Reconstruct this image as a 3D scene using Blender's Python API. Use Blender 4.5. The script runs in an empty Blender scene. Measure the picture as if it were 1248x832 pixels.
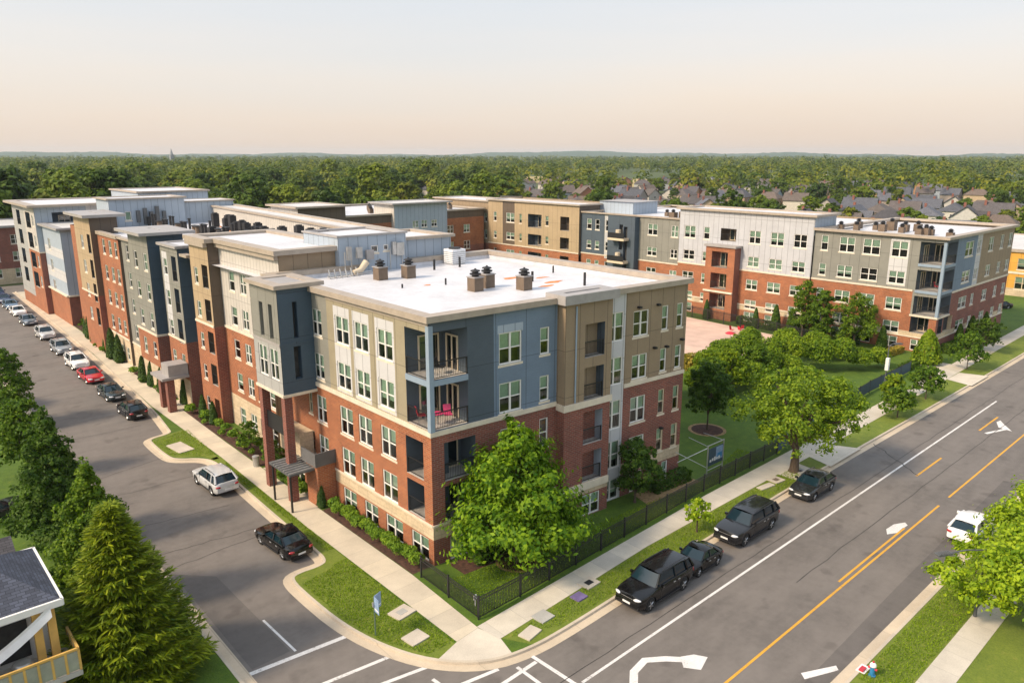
import bpy, bmesh, math, random
import numpy as np
from math import radians, sin, cos, pi
from mathutils import Vector, Matrix
from mathutils.geometry import tessellate_polygon

S = bpy.context.scene
COL = S.collection
rng = random.Random(7)

# ------------------------------------------------------------------ materials
def _nt(name):
    m = bpy.data.materials.new(name); m.use_nodes = True
    nt = m.node_tree
    return m, nt, nt.nodes, nt.links, nt.nodes['Principled BSDF']

def N(nodes, kind, **kw):
    n = nodes.new(kind)
    for k, v in kw.items():
        if k.startswith('i_'):
            n.inputs[k[2:].replace('_', ' ')].default_value = v
        else:
            setattr(n, k, v)
    return n

def mixc(nt, fac, a, b, blend='MIX'):
    n = nt.nodes.new('ShaderNodeMix'); n.data_type = 'RGBA'; n.blend_type = blend
    for sock, v in ((0, fac), (6, a), (7, b)):
        if isinstance(v, (int, float, tuple)):
            n.inputs[sock].default_value = v if not isinstance(v, tuple) else (*v[:3], 1)
        else:
            nt.links.new(v, n.inputs[sock])
    return n.outputs[2]

def math_(nt, op, a, b=None, c=None):
    n = nt.nodes.new('ShaderNodeMath'); n.operation = op
    for i, v in enumerate((a, b, c)):
        if v is None: continue
        if isinstance(v, (int, float)): n.inputs[i].default_value = v
        else: nt.links.new(v, n.inputs[i])
    return n.outputs[0]

def ramp(nt, fac, stops):
    n = nt.nodes.new('ShaderNodeValToRGB')
    e = n.color_ramp.elements
    while len(e) < len(stops): e.new(0.5)
    for el, (p, c) in zip(e, stops):
        el.position = p; el.color = (*c, 1) if len(c) == 3 else c
    if fac is not None: nt.links.new(fac, n.inputs[0])
    return n.outputs[0]

def noise(nt, vec, scale, detail=4, rough=0.6):
    n = N(nt.nodes, 'ShaderNodeTexNoise'); n.inputs['Scale'].default_value = scale
    n.inputs['Detail'].default_value = detail; n.inputs['Roughness'].default_value = rough
    if vec is not None: nt.links.new(vec, n.inputs['Vector'])
    return n.outputs['Fac']

def coord(nt, which='Object'):
    return nt.nodes.new('ShaderNodeTexCoord').outputs[which]

def bump(nt, bsdf, h, strength=0.3, dist=0.02):
    b = nt.nodes.new('ShaderNodeBump'); b.inputs['Strength'].default_value = strength
    b.inputs['Distance'].default_value = dist
    nt.links.new(h, b.inputs['Height']); nt.links.new(b.outputs[0], bsdf.inputs['Normal'])

def plain(name, c, rough=0.6, metal=0.0, var=0.12, scale=1.5, coat=0.0, fine=0.0):
    m, nt, nd, lk, b = _nt(name)
    co = coord(nt)
    f = noise(nt, co, scale, 5, 0.65)
    d = tuple(max(0, x * (1 - var * 1.6)) for x in c); l = tuple(min(1, x * (1 + var)) for x in c)
    colr = ramp(nt, f, [(0.3, d), (0.7, l)])
    lk.new(colr, b.inputs['Base Color'])
    b.inputs['Roughness'].default_value = rough; b.inputs['Metallic'].default_value = metal
    if coat:
        b.inputs['Coat Weight'].default_value = coat; b.inputs['Coat Roughness'].default_value = 0.04
    if fine:
        bump(nt, b, noise(nt, co, 30, 3), fine, 0.01)
    return m

def brick(name, c1, c2, mortar, w=0.40, h=0.135):
    m, nt, nd, lk, b = _nt(name)
    uv = coord(nt, 'UV')
    t = N(nd, 'ShaderNodeTexBrick'); lk.new(uv, t.inputs['Vector'])
    t.inputs['Color1'].default_value = (*c1, 1); t.inputs['Color2'].default_value = (*c2, 1)
    t.inputs['Mortar'].default_value = (*mortar, 1); t.inputs['Scale'].default_value = 1
    t.inputs['Brick Width'].default_value = w; t.inputs['Row Height'].default_value = h
    t.inputs['Mortar Size'].default_value = 0.018; t.inputs['Bias'].default_value = -0.1
    n1 = noise(nt, uv, 0.35, 6, 0.7)
    n2 = noise(nt, uv, 5.0, 3)
    k = ramp(nt, n1, [(0.3, (.72, .72, .74)), (0.7, (1.15, 1.13, 1.1))])
    k2 = ramp(nt, n2, [(0.3, (.85, .85, .85)), (0.7, (1.1, 1.1, 1.1))])
    c = mixc(nt, 1.0, t.outputs['Color'], k, 'MULTIPLY'); c = mixc(nt, 1.0, c, k2, 'MULTIPLY')
    lk.new(c, b.inputs['Base Color']); b.inputs['Roughness'].default_value = 0.85
    bump(nt, b, t.outputs['Fac'], -0.35, 0.01)
    return m

def siding(name, c, seam=1.22, rows=3.2, lap=0.0, var=0.10):
    """fibre cement: vertical joints each `seam` m, level joints each `rows` m, optional lap boards"""
    m, nt, nd, lk, b = _nt(name)
    uv = coord(nt, 'UV')
    sep = N(nd, 'ShaderNodeSeparateXYZ'); lk.new(uv, sep.inputs[0])
    hsum = None; line = None
    if seam:
        fx = math_(nt, 'FRACT', math_(nt, 'DIVIDE', sep.outputs[0], seam))
        line = math_(nt, 'LESS_THAN', fx, 0.055 / seam)
    if rows:
        fy = math_(nt, 'FRACT', math_(nt, 'DIVIDE', math_(nt, 'ADD', sep.outputs[1], 0.35), rows))
        l2 = math_(nt, 'LESS_THAN', fy, 0.04 / rows)
        line = l2 if line is None else math_(nt, 'MAXIMUM', line, l2)
    n1 = noise(nt, uv, 0.5, 6, 0.7); n2 = noise(nt, uv, 9, 3)
    d = tuple(x * (1 - var * 1.4) for x in c); l = tuple(min(1, x * (1 + var)) for x in c)
    colr = ramp(nt, math_(nt, 'ADD', math_(nt, 'MULTIPLY', n1, .75), math_(nt, 'MULTIPLY', n2, .25)), [(0.32, d), (0.68, l)])
    if line is not None:
        colr = mixc(nt, math_(nt, 'MULTIPLY', line, 0.7), colr, tuple(x * .35 for x in c))
    if lap:
        fl = math_(nt, 'FRACT', math_(nt, 'DIVIDE', sep.outputs[1], lap))
        bump(nt, b, fl, 0.6, 0.03)
    elif line is not None:
        bump(nt, b, math_(nt, 'MULTIPLY', line, -1.0), 0.6, 0.02)
    lk.new(colr, b.inputs['Base Color']); b.inputs['Roughness'].default_value = 0.65
    return m

def leaf(name, dark, light, trans=0.4, isl=.55, gain=1.4):
    dark = tuple(x * gain * k for x, k in zip(dark, (1.0, 1.0, .6))); light = tuple(x * gain * k for x, k in zip(light, (1.08, 1.0, .6)))
    m, nt, nd, lk, b = _nt(name)
    g = N(nd, 'ShaderNodeNewGeometry'); oi = N(nd, 'ShaderNodeObjectInfo')
    n1 = noise(nt, coord(nt), 0.45, 3)
    f = math_(nt, 'ADD', math_(nt, 'MULTIPLY', g.outputs['Random Per Island'], isl), math_(nt, 'MULTIPLY', n1, 1 - isl))
    c = ramp(nt, f, [(0.2, dark), (0.78, light)])
    k = ramp(nt, oi.outputs['Random'], [(0.0, (.58, .70, .70)), (.5, (.95, .97, .9)), (1.0, (1.40, 1.22, .95))]) if isl < .5 else ramp(nt, oi.outputs['Random'], [(0.0, (.82, .88, .84)), (1.0, (1.15, 1.08, .95))])
    c = mixc(nt, 1.0, c, k, 'MULTIPLY')
    lk.new(c, b.inputs['Base Color']); b.inputs['Roughness'].default_value = 0.6
    b.inputs['Specular IOR Level'].default_value = 0.25
    tr = N(nd, 'ShaderNodeBsdfTranslucent'); lk.new(mixc(nt, 1.0, c, (1.1, 1.25, .6), 'MULTIPLY'), tr.inputs[0])
    mx = N(nd, 'ShaderNodeMixShader'); mx.inputs[0].default_value = trans
    lk.new(b.outputs[0], mx.inputs[1]); lk.new(tr.outputs[0], mx.inputs[2])
    lk.new(mx.outputs[0], nd['Material Output'].inputs['Surface'])
    return m

def glass(name, tint=(.55, .72, .66), refl=0.14):
    m, nt, nd, lk, b = _nt(name)
    tr = N(nd, 'ShaderNodeBsdfTransparent'); tr.inputs[0].default_value = (*tint, 1)
    gl = N(nd, 'ShaderNodeBsdfGlossy'); gl.inputs['Roughness'].default_value = 0.03
    fr = N(nd, 'ShaderNodeFresnel'); fr.inputs[0].default_value = 1.5
    fac = math_(nt, 'MINIMUM', math_(nt, 'ADD', fr.outputs[0], refl), 1.0)
    mx = N(nd, 'ShaderNodeMixShader'); lk.new(fac, mx.inputs[0])
    lk.new(tr.outputs[0], mx.inputs[1]); lk.new(gl.outputs[0], mx.inputs[2])
    lk.new(mx.outputs[0], nd['Material Output'].inputs['Surface'])
    return m

def asphalt(name, c):
    m, nt, nd, lk, b = _nt(name)
    co = coord(nt)
    mp = N(nd, 'ShaderNodeMapping'); lk.new(co, mp.inputs[0]); mp.inputs['Scale'].default_value = (.10, 1.0, 1)
    a = noise(nt, co, 0.16, 6, .7); s = noise(nt, co, 1.3, 6, .7); f = noise(nt, co, 45, 2, .5); st = noise(nt, mp.outputs[0], 0.9, 4, .6)
    t = math_(nt, 'ADD', math_(nt, 'MULTIPLY', a, .38), math_(nt, 'ADD', math_(nt, 'MULTIPLY', s, .22), math_(nt, 'ADD', math_(nt, 'MULTIPLY', f, .2), math_(nt, 'MULTIPLY', st, .2))))
    col = ramp(nt, t, [(0.36, tuple(x * .62 for x in c)), (0.5, c), (0.64, tuple(x * 1.28 for x in c))])
    # small dark blotches
    bl = ramp(nt, noise(nt, co, 0.55, 2, .4), [(0.62, (1, 1, 1)), (0.70, (.78, .77, .77))])
    col = mixc(nt, 1.0, col, bl, 'MULTIPLY')
    lk.new(col, b.inputs['Base Color']); b.inputs['Roughness'].default_value = 0.85
    bump(nt, b, f, 0.25, 0.01)
    return m

def concrete(name, c, joint=1.6, rot=0.0):
    m, nt, nd, lk, b = _nt(name)
    co = coord(nt)
    a = noise(nt, co, 0.5, 6, .65); f = noise(nt, co, 14, 3)
    t = math_(nt, 'ADD', math_(nt, 'MULTIPLY', a, .7), math_(nt, 'MULTIPLY', f, .3))
    col = ramp(nt, t, [(0.32, tuple(x * .78 for x in c)), (0.68, tuple(min(1, x * 1.12) for x in c))])
    if joint:
        mp = N(nd, 'ShaderNodeMapping'); lk.new(co, mp.inputs[0]); mp.inputs['Rotation'].default_value = (0, 0, rot)
        sep = N(nd, 'ShaderNodeSeparateXYZ'); lk.new(mp.outputs[0], sep.inputs[0])
        fx = math_(nt, 'FRACT', math_(nt, 'DIVIDE', sep.outputs[0], joint))
        ln = math_(nt, 'LESS_THAN', fx, 0.03 / joint)
        col = mixc(nt, math_(nt, 'MULTIPLY', ln, .45), col, tuple(x * .45 for x in c))
        cell = math_(nt, 'FLOOR', math_(nt, 'DIVIDE', sep.outputs[0], joint))
        wn = N(nd, 'ShaderNodeTexWhiteNoise', noise_dimensions='1D'); lk.new(cell, wn.inputs['W'])
        col = mixc(nt, 1.0, col, ramp(nt, wn.outputs['Value'], [(0, (.9, .9, .9)), (1, (1.04, 1.03, 1.0))]), 'MULTIPLY')
    lk.new(col, b.inputs['Base Color']); b.inputs['Roughness'].default_value = 0.85
    return m

def grass(name, dark, light, dry):
    m, nt, nd, lk, b = _nt(name)
    co = coord(nt)
    a = noise(nt, co, 0.35, 6, .7); f = noise(nt, co, 9, 5, .7); g = noise(nt, co, 1.6, 5, .7)
    t = math_(nt, 'ADD', math_(nt, 'MULTIPLY', a, .35), math_(nt, 'ADD', math_(nt, 'MULTIPLY', f, .4), math_(nt, 'MULTIPLY', g, .25)))
    col = ramp(nt, t, [(0.36, dark), (0.62, light)])
    col = mixc(nt, ramp(nt, g, [(.58, (0, 0, 0)), (.74, (.6, .6, .6))]), col, dry)
    lk.new(col, b.inputs['Base Color']); b.inputs['Roughness'].default_value = 0.9
    bump(nt, b, f, 0.7, 0.06)
    return m

def membrane(name, c):
    m, nt, nd, lk, b = _nt(name)
    co = coord(nt)
    a = noise(nt, co, 0.25, 6, .7); r = noise(nt, co, 0.22, 5, .75)
    col = ramp(nt, math_(nt, 'ADD', math_(nt, 'MULTIPLY', a, .6), math_(nt, 'MULTIPLY', noise(nt, co, 1.4, 6, .75), .4)), [(0.34, tuple(x * .74 for x in c)), (0.56, c)])
    st = ramp(nt, r, [(0.67, (0, 0, 0)), (0.75, (.4, .4, .4))])
    col = mixc(nt, st, col, (.62, .50, .40))
    sep = N(nd, 'ShaderNodeSeparateXYZ'); lk.new(co, sep.inputs[0])
    ln = math_(nt, 'LESS_THAN', math_(nt, 'FRACT', math_(nt, 'DIVIDE', sep.outputs[0], 3.05)), 0.012)
    col = mixc(nt, math_(nt, 'MULTIPLY', ln, .4), col, (.35, .35, .36))
    lk.new(col, b.inputs['Base Color']); b.inputs['Roughness'].default_value = 0.45
    return m

def shingle(name, c):
    m, nt, nd, lk, b = _nt(name)
    uv = coord(nt, 'UV')
    t = N(nd, 'ShaderNodeTexBrick'); lk.new(uv, t.inputs['Vector'])
    t.inputs['Color1'].default_value = (*[x * .75 for x in c], 1); t.inputs['Color2'].default_value = (*[x * 1.3 for x in c], 1)
    t.inputs['Mortar'].default_value = (*[x * .4 for x in c], 1); t.inputs['Scale'].default_value = 1
    t.inputs['Brick Width'].default_value = .34; t.inputs['Row Height'].default_value = .16; t.inputs['Mortar Size'].default_value = .012
    oi = N(nd, 'ShaderNodeObjectInfo')
    k = ramp(nt, oi.outputs['Random'], [(0, (.62, .64, .70)), (.25, (1.0, .95, .9)), (.5, (1.5, 1.2, .95)), (.75, (.75, .85, 1.0)), (1, (1.2, 1.35, 1.6))])
    n1 = ramp(nt, noise(nt, uv, .6, 5, .7), [(.3, (.8, .8, .8)), (.7, (1.15, 1.15, 1.15))])
    col = mixc(nt, 1.0, mixc(nt, 1.0, t.outputs['Color'], k, 'MULTIPLY'), n1, 'MULTIPLY')
    lk.new(col, b.inputs['Base Color']); b.inputs['Roughness'].default_value = 0.9
    return m

def wallrand(name):
    m, nt, nd, lk, b = _nt(name)
    oi = N(nd, 'ShaderNodeObjectInfo')
    c = ramp(nt, oi.outputs['Random'], [(0, (.55, .50, .42)), (.3, (.50, .49, .47)), (.5, (.30, .20, .13)), (.7, (.30, .36, .43)), (.85, (.45, .32, .18)), (1, (.30, .13, .07))])
    n1 = ramp(nt, noise(nt, coord(nt), 1.2, 4), [(.3, (.85, .85, .85)), (.7, (1.1, 1.1, 1.1))])
    lk.new(mixc(nt, 1.0, c, n1, 'MULTIPLY'), b.inputs['Base Color']); b.inputs['Roughness'].default_value = .8
    return m

def bark(name, c):
    m, nt, nd, lk, b = _nt(name)
    co = coord(nt); mp = N(nd, 'ShaderNodeMapping'); lk.new(co, mp.inputs[0]); mp.inputs['Scale'].default_value = (8, 8, 1.5)
    f = noise(nt, mp.outputs[0], 2, 5, .7)
    lk.new(ramp(nt, f, [(.3, tuple(x * .5 for x in c)), (.7, tuple(x * 1.4 for x in c))]), b.inputs['Base Color'])
    b.inputs['Roughness'].default_value = .95; bump(nt, b, f, .6, .04)
    return m

M = {}
M['brick'] = brick('brick_red', (.380, .108, .038), (.265, .068, .028), (.34, .22, .13))
M['brickdark'] = brick('brick_red_shade', (.260, .070, .044), (.178, .048, .033), (.24, .17, .14))  # darker red brick, shade painted in for walls off the sun; also on chimneys
M['stone'] = brick('stone_buff', (.60, .49, .34), (.52, .42, .28), (.42, .34, .24), 1.2, .42)
M['tan'] = siding('siding_tan', (.40, .30, .185), 1.25, 3.2)
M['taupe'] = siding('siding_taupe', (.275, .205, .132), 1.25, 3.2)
M['grey'] = siding('siding_grey', (.225, .222, .195), 1.3, 3.2)
M['cream'] = siding('siding_cream', (.50, .47, .43), .62, 3.2)
M['khaki'] = siding('siding_khaki', (.300, .262, .180), 1.25, 3.2)
M['silver'] = siding('siding_silver', (.36, .36, .35), 1.25, 1.6)
M['offwhite'] = siding('siding_offwhite', (.45, .46, .49), .9, 3.2)
M['white'] = siding('panel_white', (.52, .52, .53), 1.0, 1.6, var=.06)
M['blue'] = siding('siding_blue', (.160, .220, .300), 2.4, 3.2, lap=.18)
M['slate'] = siding('siding_slate', (.075, .100, .130), 2.6, 3.2, lap=.18)
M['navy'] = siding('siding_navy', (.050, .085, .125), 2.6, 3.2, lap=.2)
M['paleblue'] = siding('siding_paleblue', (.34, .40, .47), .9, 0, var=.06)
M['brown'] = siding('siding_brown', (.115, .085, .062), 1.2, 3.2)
M['cope'] = plain('coping_tan', (.38, .32, .26), .5, var=.1)
M['copegrey'] = plain('coping_grey', (.34, .32, .31), .5, var=.08)
M['roof'] = membrane('roof_membrane', (.64, .64, .67))
M['roofgrey'] = membrane('roof_membrane_grey', (.62, .60, .58))
M['sill'] = plain('trim_limestone', (.66, .58, .46), .7, var=.08)
M['frame'] = plain('frame_white', (.78, .76, .72), .4, var=.04)
M['framecream'] = plain('frame_cream', (.62, .52, .38), .5, var=.05)
M['glass'] = glass('glass_clear', (.80, .93, .87), .10)
M['glassdark'] = glass('glass_dark', (.25, .33, .36), .12)
M['blind'] = plain('blind_pale', (.62, .70, .60), .7, var=.08, scale=6)
M['room'] = plain('room_dark', (.045, .045, .045), .9, var=.3)
M['rail'] = plain('rail_black', (.018, .018, .02), .45, var=.1)
M['railgrey'] = plain('metal_panel_grey', (.10, .105, .11), .5, var=.1)
M['slab'] = plain('slab_concrete', (.46, .43, .39), .8, var=.1)
M['post'] = plain('post_paleblue', (.25, .32, .40), .5, var=.04)
M['metal'] = plain('metal_galvanised', (.48, .48, .47), .4, .6, var=.15)
M['black'] = plain('black_vent', (.016, .016, .018), .6, var=.2)
M['ventbox'] = plain('vent_box_brown', (.16, .115, .08), .7, var=.15)
M['rust'] = plain('rust_orange', (.62, .22, .06), .8, var=.3)
M['orange'] = plain('cooler_orange', (.75, .35, .03), .6, var=.1)
M['bark'] = bark('bark_brown', (.10, .072, .05))
M['asphalt'] = asphalt('asphalt_worn', (.150, .133, .120))
M['patch'] = asphalt('asphalt_dark', (.112, .100, .092))
M['seam'] = plain('crack_sealant', (.062, .055, .050), .8, var=.3)
def wornpaint(name, c):
    m, nt, nd, lk, b = _nt(name); co = coord(nt)
    f = math_(nt, 'ADD', math_(nt, 'MULTIPLY', noise(nt, co, 9, 5, .75), .6), math_(nt, 'MULTIPLY', noise(nt, co, .8, 3), .4))
    lk.new(ramp(nt, f, [(.36, (.17, .145, .125)), (.43, tuple(x * .8 for x in c)), (.6, c)]), b.inputs['Base Color']); b.inputs['Roughness'].default_value = .75
    return m
M['paint'] = wornpaint('road_paint_white', (.70, .68, .66))
M['paintyellow'] = wornpaint('road_paint_yellow', (.68, .35, .035))
M['walk'] = concrete('sidewalk_concrete', (.58, .52, .43), 0)
M['walkx'] = concrete('sidewalk_along_road', (.56, .51, .43), 1.8)
M['walky'] = concrete('sidewalk_along_street', (.58, .51, .40), 1.8, radians(90))
M['kerb'] = concrete('kerb_concrete', (.52, .45, .36), 3.0)
M['gutter'] = concrete('gutter_concrete', (.54, .45, .34), 3.0)
M['plaza'] = concrete('plaza_pavers', (.62, .44, .36), 2.2)
M['lawn'] = grass('lawn_grass', (.032, .075, .003), (.095, .165, .006), (.14, .17, .012))
M['verge'] = grass('verge_grass', (.075, .115, .008), (.170, .215, .020), (.26, .21, .05))
M['terrain'] = grass('terrain_grass', (.028, .050, .006), (.075, .100, .014), (.16, .13, .05))
M['field'] = grass('dry_field', (.28, .21, .08), (.42, .33, .14), (.45, .36, .2))
M['mulch'] = plain('mulch_dark', (.075, .035, .022), .95, var=.45, scale=5)
M['straw'] = plain('mulch_straw', (.32, .21, .10), .95, var=.3, scale=5)
M['hill'] = grass('hill_woods', (.030, .060, .025), (.055, .095, .035), (.06, .09, .04))
M['lmaple'] = leaf('leaf_maple', (.026, .085, .006), (.150, .260, .014))
M['loak'] = leaf('leaf_oak', (.050, .105, .008), (.170, .250, .018), .35)
M['lbright'] = leaf('leaf_bright', (.085, .160, .008), (.250, .350, .022), .4)
M['lconifer'] = leaf('leaf_conifer', (.040, .080, .005), (.200, .250, .014), .2)
M['ldark'] = leaf('leaf_dark', (.018, .050, .010), (.080, .145, .022))
M['lmid'] = leaf('leaf_mid', (.028, .075, .008), (.120, .195, .018))
M['lshrub'] = leaf('leaf_shrub', (.050, .105, .006), (.170, .250, .016))
M['lbox'] = leaf('leaf_boxwood', (.035, .090, .008), (.140, .235, .020), .15)
M['larb'] = leaf('leaf_arborvitae', (.014, .038, .010), (.045, .090, .018), .1)
M['lyellow'] = leaf('leaf_yellowing', (.10, .11, .02), (.30, .24, .07), .3)
M['lfar1'] = leaf('leaf_far_green', (.032, .070, .008), (.130, .185, .016), .25, .22, 1.25)
M['lfar2'] = leaf('leaf_far_dark', (.018, .046, .010), (.078, .125, .018), .25, .22, 1.25)
M['lfar3'] = leaf('leaf_far_olive', (.060, .085, .010), (.185, .205, .022), .25, .22, 1.25)
def leafwood(name):
    m = leaf(name, (.030, .062, .012), (.105, .150, .014), .25, .2, 1.15); nt = m.node_tree
    n1 = noise(nt, coord(nt), .045, 2, .4); k = ramp(nt, n1, [(.38, (.42, .58, .66)), (.5, (1, 1, 1)), (.6, (1.6, 1.3, .85))])
    for nd in list(nt.nodes):
        if nd.type == 'MIX' and nd.blend_type == 'MULTIPLY':
            for l in list(nd.outputs[2].links):
                if l.to_socket.name == 'Base Color':
                    nt.links.new(mixc(nt, 1.0, nd.outputs[2], k, 'MULTIPLY'), l.to_socket)
    return m
M['lwood'] = leafwood('leaf_woodland')
M['shingle'] = shingle('roof_shingle', (.105, .098, .098))
M['shinglegrey'] = shingle('roof_shingle_slate', (.075, .075, .088))
M['house'] = wallrand('house_wall')
M['whitewall'] = siding('wall_white_lap', (.70, .69, .67), 0, 0, lap=.16)
M['yellow'] = plain('porch_yellow', (.62, .38, .10), .6, var=.12)
M['ochre'] = siding('wall_ochre', (.62, .32, .05), 1.5, 3.2)
M['fabricwhite'] = plain('fabric_white', (.72, .71, .70), .8, var=.06)
M['redplastic'] = plain('plastic_red', (.55, .02, .04), .4, var=.1)
M['pinkplastic'] = plain('plastic_pink', (.62, .06, .18), .4, var=.1)
M['tyre'] = plain('tyre_rubber', (.018, .018, .018), .85, var=.2)
M['rim'] = plain('wheel_alloy', (.50, .51, .53), .3, .8, var=.08)
M['trim'] = plain('trim_black', (.022, .022, .024), .5, var=.1)
M['carglass'] = plain('car_glass', (.008, .022, .032), .03, 0, var=.05, coat=.2)
M['lamp'] = plain('lamp_lens', (.75, .76, .78), .12, .2, var=.04, coat=.8)
M['tail'] = plain('tail_lens_red', (.35, .010, .015), .15, 0, var=.1, coat=.8)
M['plate'] = plain('number_plate', (.70, .70, .70), .5, var=.04)
M['signblue'] = plain('sign_blue', (.25, .36, .55), .4, var=.15, scale=4)
M['signgreen'] = plain('sign_post_green', (.10, .15, .10), .6, var=.1)
M['hydblue'] = plain('hydrant_blue', (.03, .20, .42), .45, var=.1)
M['hydred'] = plain('hydrant_red', (.50, .03, .05), .45, var=.1)
M['hydwhite'] = plain('hydrant_white', (.75, .74, .73), .45, var=.05)
M['tarpwhite'] = plain('wrap_white', (.74, .75, .77), .5, var=.1, scale=3)
M['slablid'] = concrete('utility_lid', (.52, .46, .38), 0)
M['slabgrey'] = concrete('utility_lid_grey', (.38, .37, .34), 0)
M['purple'] = plain('utility_lid_purple', (.16, .12, .26), .7, var=.2)
M['steeple'] = plain('steeple_grey', (.25, .26, .27), .7, var=.1)

def carpaint(name, c, metal=.15):
    m, nt, nd, lk, b = _nt(name)
    f = noise(nt, coord(nt), 1.6, 4)
    lk.new(ramp(nt, f, [(.35, tuple(x * .88 for x in c)), (.65, tuple(min(1, x * 1.08) for x in c))]), b.inputs['Base Color'])
    b.inputs['Metallic'].default_value = metal; b.inputs['Roughness'].default_value = .16; b.inputs['Specular IOR Level'].default_value = .35
    b.inputs['Coat Weight'].default_value = .45; b.inputs['Coat Roughness'].default_value = .02
    return m

# ------------------------------------------------------------------ mesh builder
class MB:
    def __init__(s): s.v = []; s.f = []; s.uv = []; s.mi = []; s.mats = []
    def slot(s, m):
        if m not in s.mats: s.mats.append(m)
        return s.mats.index(m)
    def poly(s, pts, m, uv=None):
        i = len(s.v); s.v += [tuple(p) for p in pts]; s.f.append(tuple(range(i, i + len(pts)))); s.mi.append(s.slot(m))
        if uv is None:
            a = Vector(pts[0]); nrm = Vector((0, 0, 0))
            for k in range(1, len(pts) - 1):
                nrm += (Vector(pts[k]) - a).cross(Vector(pts[k + 1]) - a)
            if nrm.length: nrm.normalize()
            if abs(nrm.z) > .95: uv = [(p[0], p[1]) for p in pts]
            else:
                t = Vector((-nrm.y, nrm.x, 0)).normalized(); w = nrm.cross(t)
                uv = [(Vector(p).dot(t), Vector(p).dot(w)) for p in pts]
        s.uv += uv
    def box(s, a, b, m, rot=0.0, org=None):
        (x0, y0, z0), (x1, y1, z1) = a, b
        P = [Vector((x, y, z)) for z in (z0, z1) for x, y in ((x0, y0), (x1, y0), (x1, y1), (x0, y1))]
        if rot:
            o = Vector(org or ((x0 + x1) / 2, (y0 + y1) / 2, 0)); R = Matrix.Rotation(rot, 3, 'Z')
            P = [R @ (p - o) + o for p in P]
        for q in ((3, 2, 1, 0), (4, 5, 6, 7), (0, 1, 5, 4), (1, 2, 6, 5), (2, 3, 7, 6), (3, 0, 4, 7)):
            s.poly([P[k] for k in q], m)
    def obox(s, o, d, n, s0, s1, t0, t1, z0, z1, m):
        """box in a facade frame: o origin(2d), d along, n outward"""
        P = [Vector((o[0] + d[0] * a + n[0] * t, o[1] + d[1] * a + n[1] * t, z)) for z in (z0, z1)
             for a, t in ((s0, t1), (s1, t1), (s1, t0), (s0, t0))]
        for q in ((3, 2, 1, 0), (4, 5, 6, 7), (0, 1, 5, 4), (1, 2, 6, 5), (2, 3, 7, 6), (3, 0, 4, 7)):
            s.poly([P[k] for k in q], m)
    def tube(s, pts, radii, m, seg=8, cap=True):
        pts = [Vector(p) for p in pts]
        if isinstance(radii, (int, float)): radii = [radii] * len(pts)
        rings = []
        for i, p in enumerate(pts):
            t = (pts[min(i + 1, len(pts) - 1)] - pts[max(i - 1, 0)]).normalized()
            u = t.cross(Vector((0, 0, 1)) if abs(t.z) < .9 else Vector((1, 0, 0))).normalized(); w = t.cross(u)
            base = len(s.v)
            for k in range(seg):
                a = 2 * pi * k / seg
                s.v.append(tuple(p + (u * cos(a) + w * sin(a)) * radii[i]))
            rings.append(base)
        mi = s.slot(m)
        for i in range(len(rings) - 1):
            for k in range(seg):
                k2 = (k + 1) % seg
                s.f.append((rings[i] + k, rings[i] + k2, rings[i + 1] + k2, rings[i + 1] + k)); s.mi.append(mi)
                s.uv += [(k / seg, i), ((k + 1) / seg, i), ((k + 1) / seg, i + 1), (k / seg, i + 1)]
        if cap:
            for r, rev in ((rings[0], True), (rings[-1], False)):
                q = list(range(r, r + seg)); q = q[::-1] if rev else q
                s.f.append(tuple(q)); s.mi.append(mi); s.uv += [(0, 0)] * seg
    def lathe(s, c, prof, m, seg=16):
        """prof: [(r,z)] around vertical axis at c"""
        rings = []; mi = s.slot(m)
        for r, z in prof:
            base = len(s.v)
            for k in range(seg):
                a = 2 * pi * k / seg; s.v.append((c[0] + r * cos(a), c[1] + r * sin(a), c[2] + z))
            rings.append(base)
        for i in range(len(rings) - 1):
            for k in range(seg):
                k2 = (k + 1) % seg
                s.f.append((rings[i] + k, rings[i] + k2, rings[i + 1] + k2, rings[i + 1] + k)); s.mi.append(mi); s.uv += [(k / seg, i)] * 4
        s.f.append(tuple(range(rings[-1], rings[-1] + seg))); s.mi.append(mi); s.uv += [(0, 0)] * seg
    def sheet(s, pts, z, m):
        pts = [Vector((p[0], p[1], z)) for p in pts]
        for t in tessellate_polygon([pts]):
            q = [pts[k] for k in t]
            if (q[1] - q[0]).cross(q[2] - q[0]).z < 0: q = q[::-1]
            s.poly(q, m)
    def mesh(s, name, smooth=None, off=(0, 0, 0)):
        me = bpy.data.meshes.new(name)
        v = [(a - off[0], b - off[1], c - off[2]) for a, b, c in s.v]
        me.from_pydata(v, [], s.f); me.update()
        for m in s.mats: me.materials.append(m)
        me.polygons.foreach_set('material_index', s.mi)
        u = me.uv_layers.new(name='UVMap'); u.data.foreach_set('uv', [c for p in s.uv for c in p])
        if smooth is not None:
            bm = bmesh.new(); bm.from_mesh(me); bmesh.ops.remove_doubles(bm, verts=bm.verts, dist=.0005)
            bmesh.ops.recalc_face_normals(bm, faces=bm.faces); bm.to_mesh(me); bm.free()
            me.polygons.foreach_set('use_smooth', [True] * len(me.polygons)); me.set_sharp_from_angle(angle=radians(smooth))
        return me
    def build(s, name, parent=None, smooth=None, off=(0, 0, 0), loc=None):
        return link(name, s.mesh(name, smooth, off), parent, loc)

def link(name, data, parent=None, loc=None, rz=0.0):
    o = bpy.data.objects.new(name, data); COL.objects.link(o)
    if parent is not None: o.parent = parent
    if loc is not None: o.location = loc
    if rz: o.rotation_euler = (0, 0, rz)
    return o

def tag(o, label, cat, group=None, kind=None):
    if label: o['label'] = label
    if cat: o['category'] = cat
    if group: o['group'] = group
    if kind: o['kind'] = kind
    return o

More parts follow.
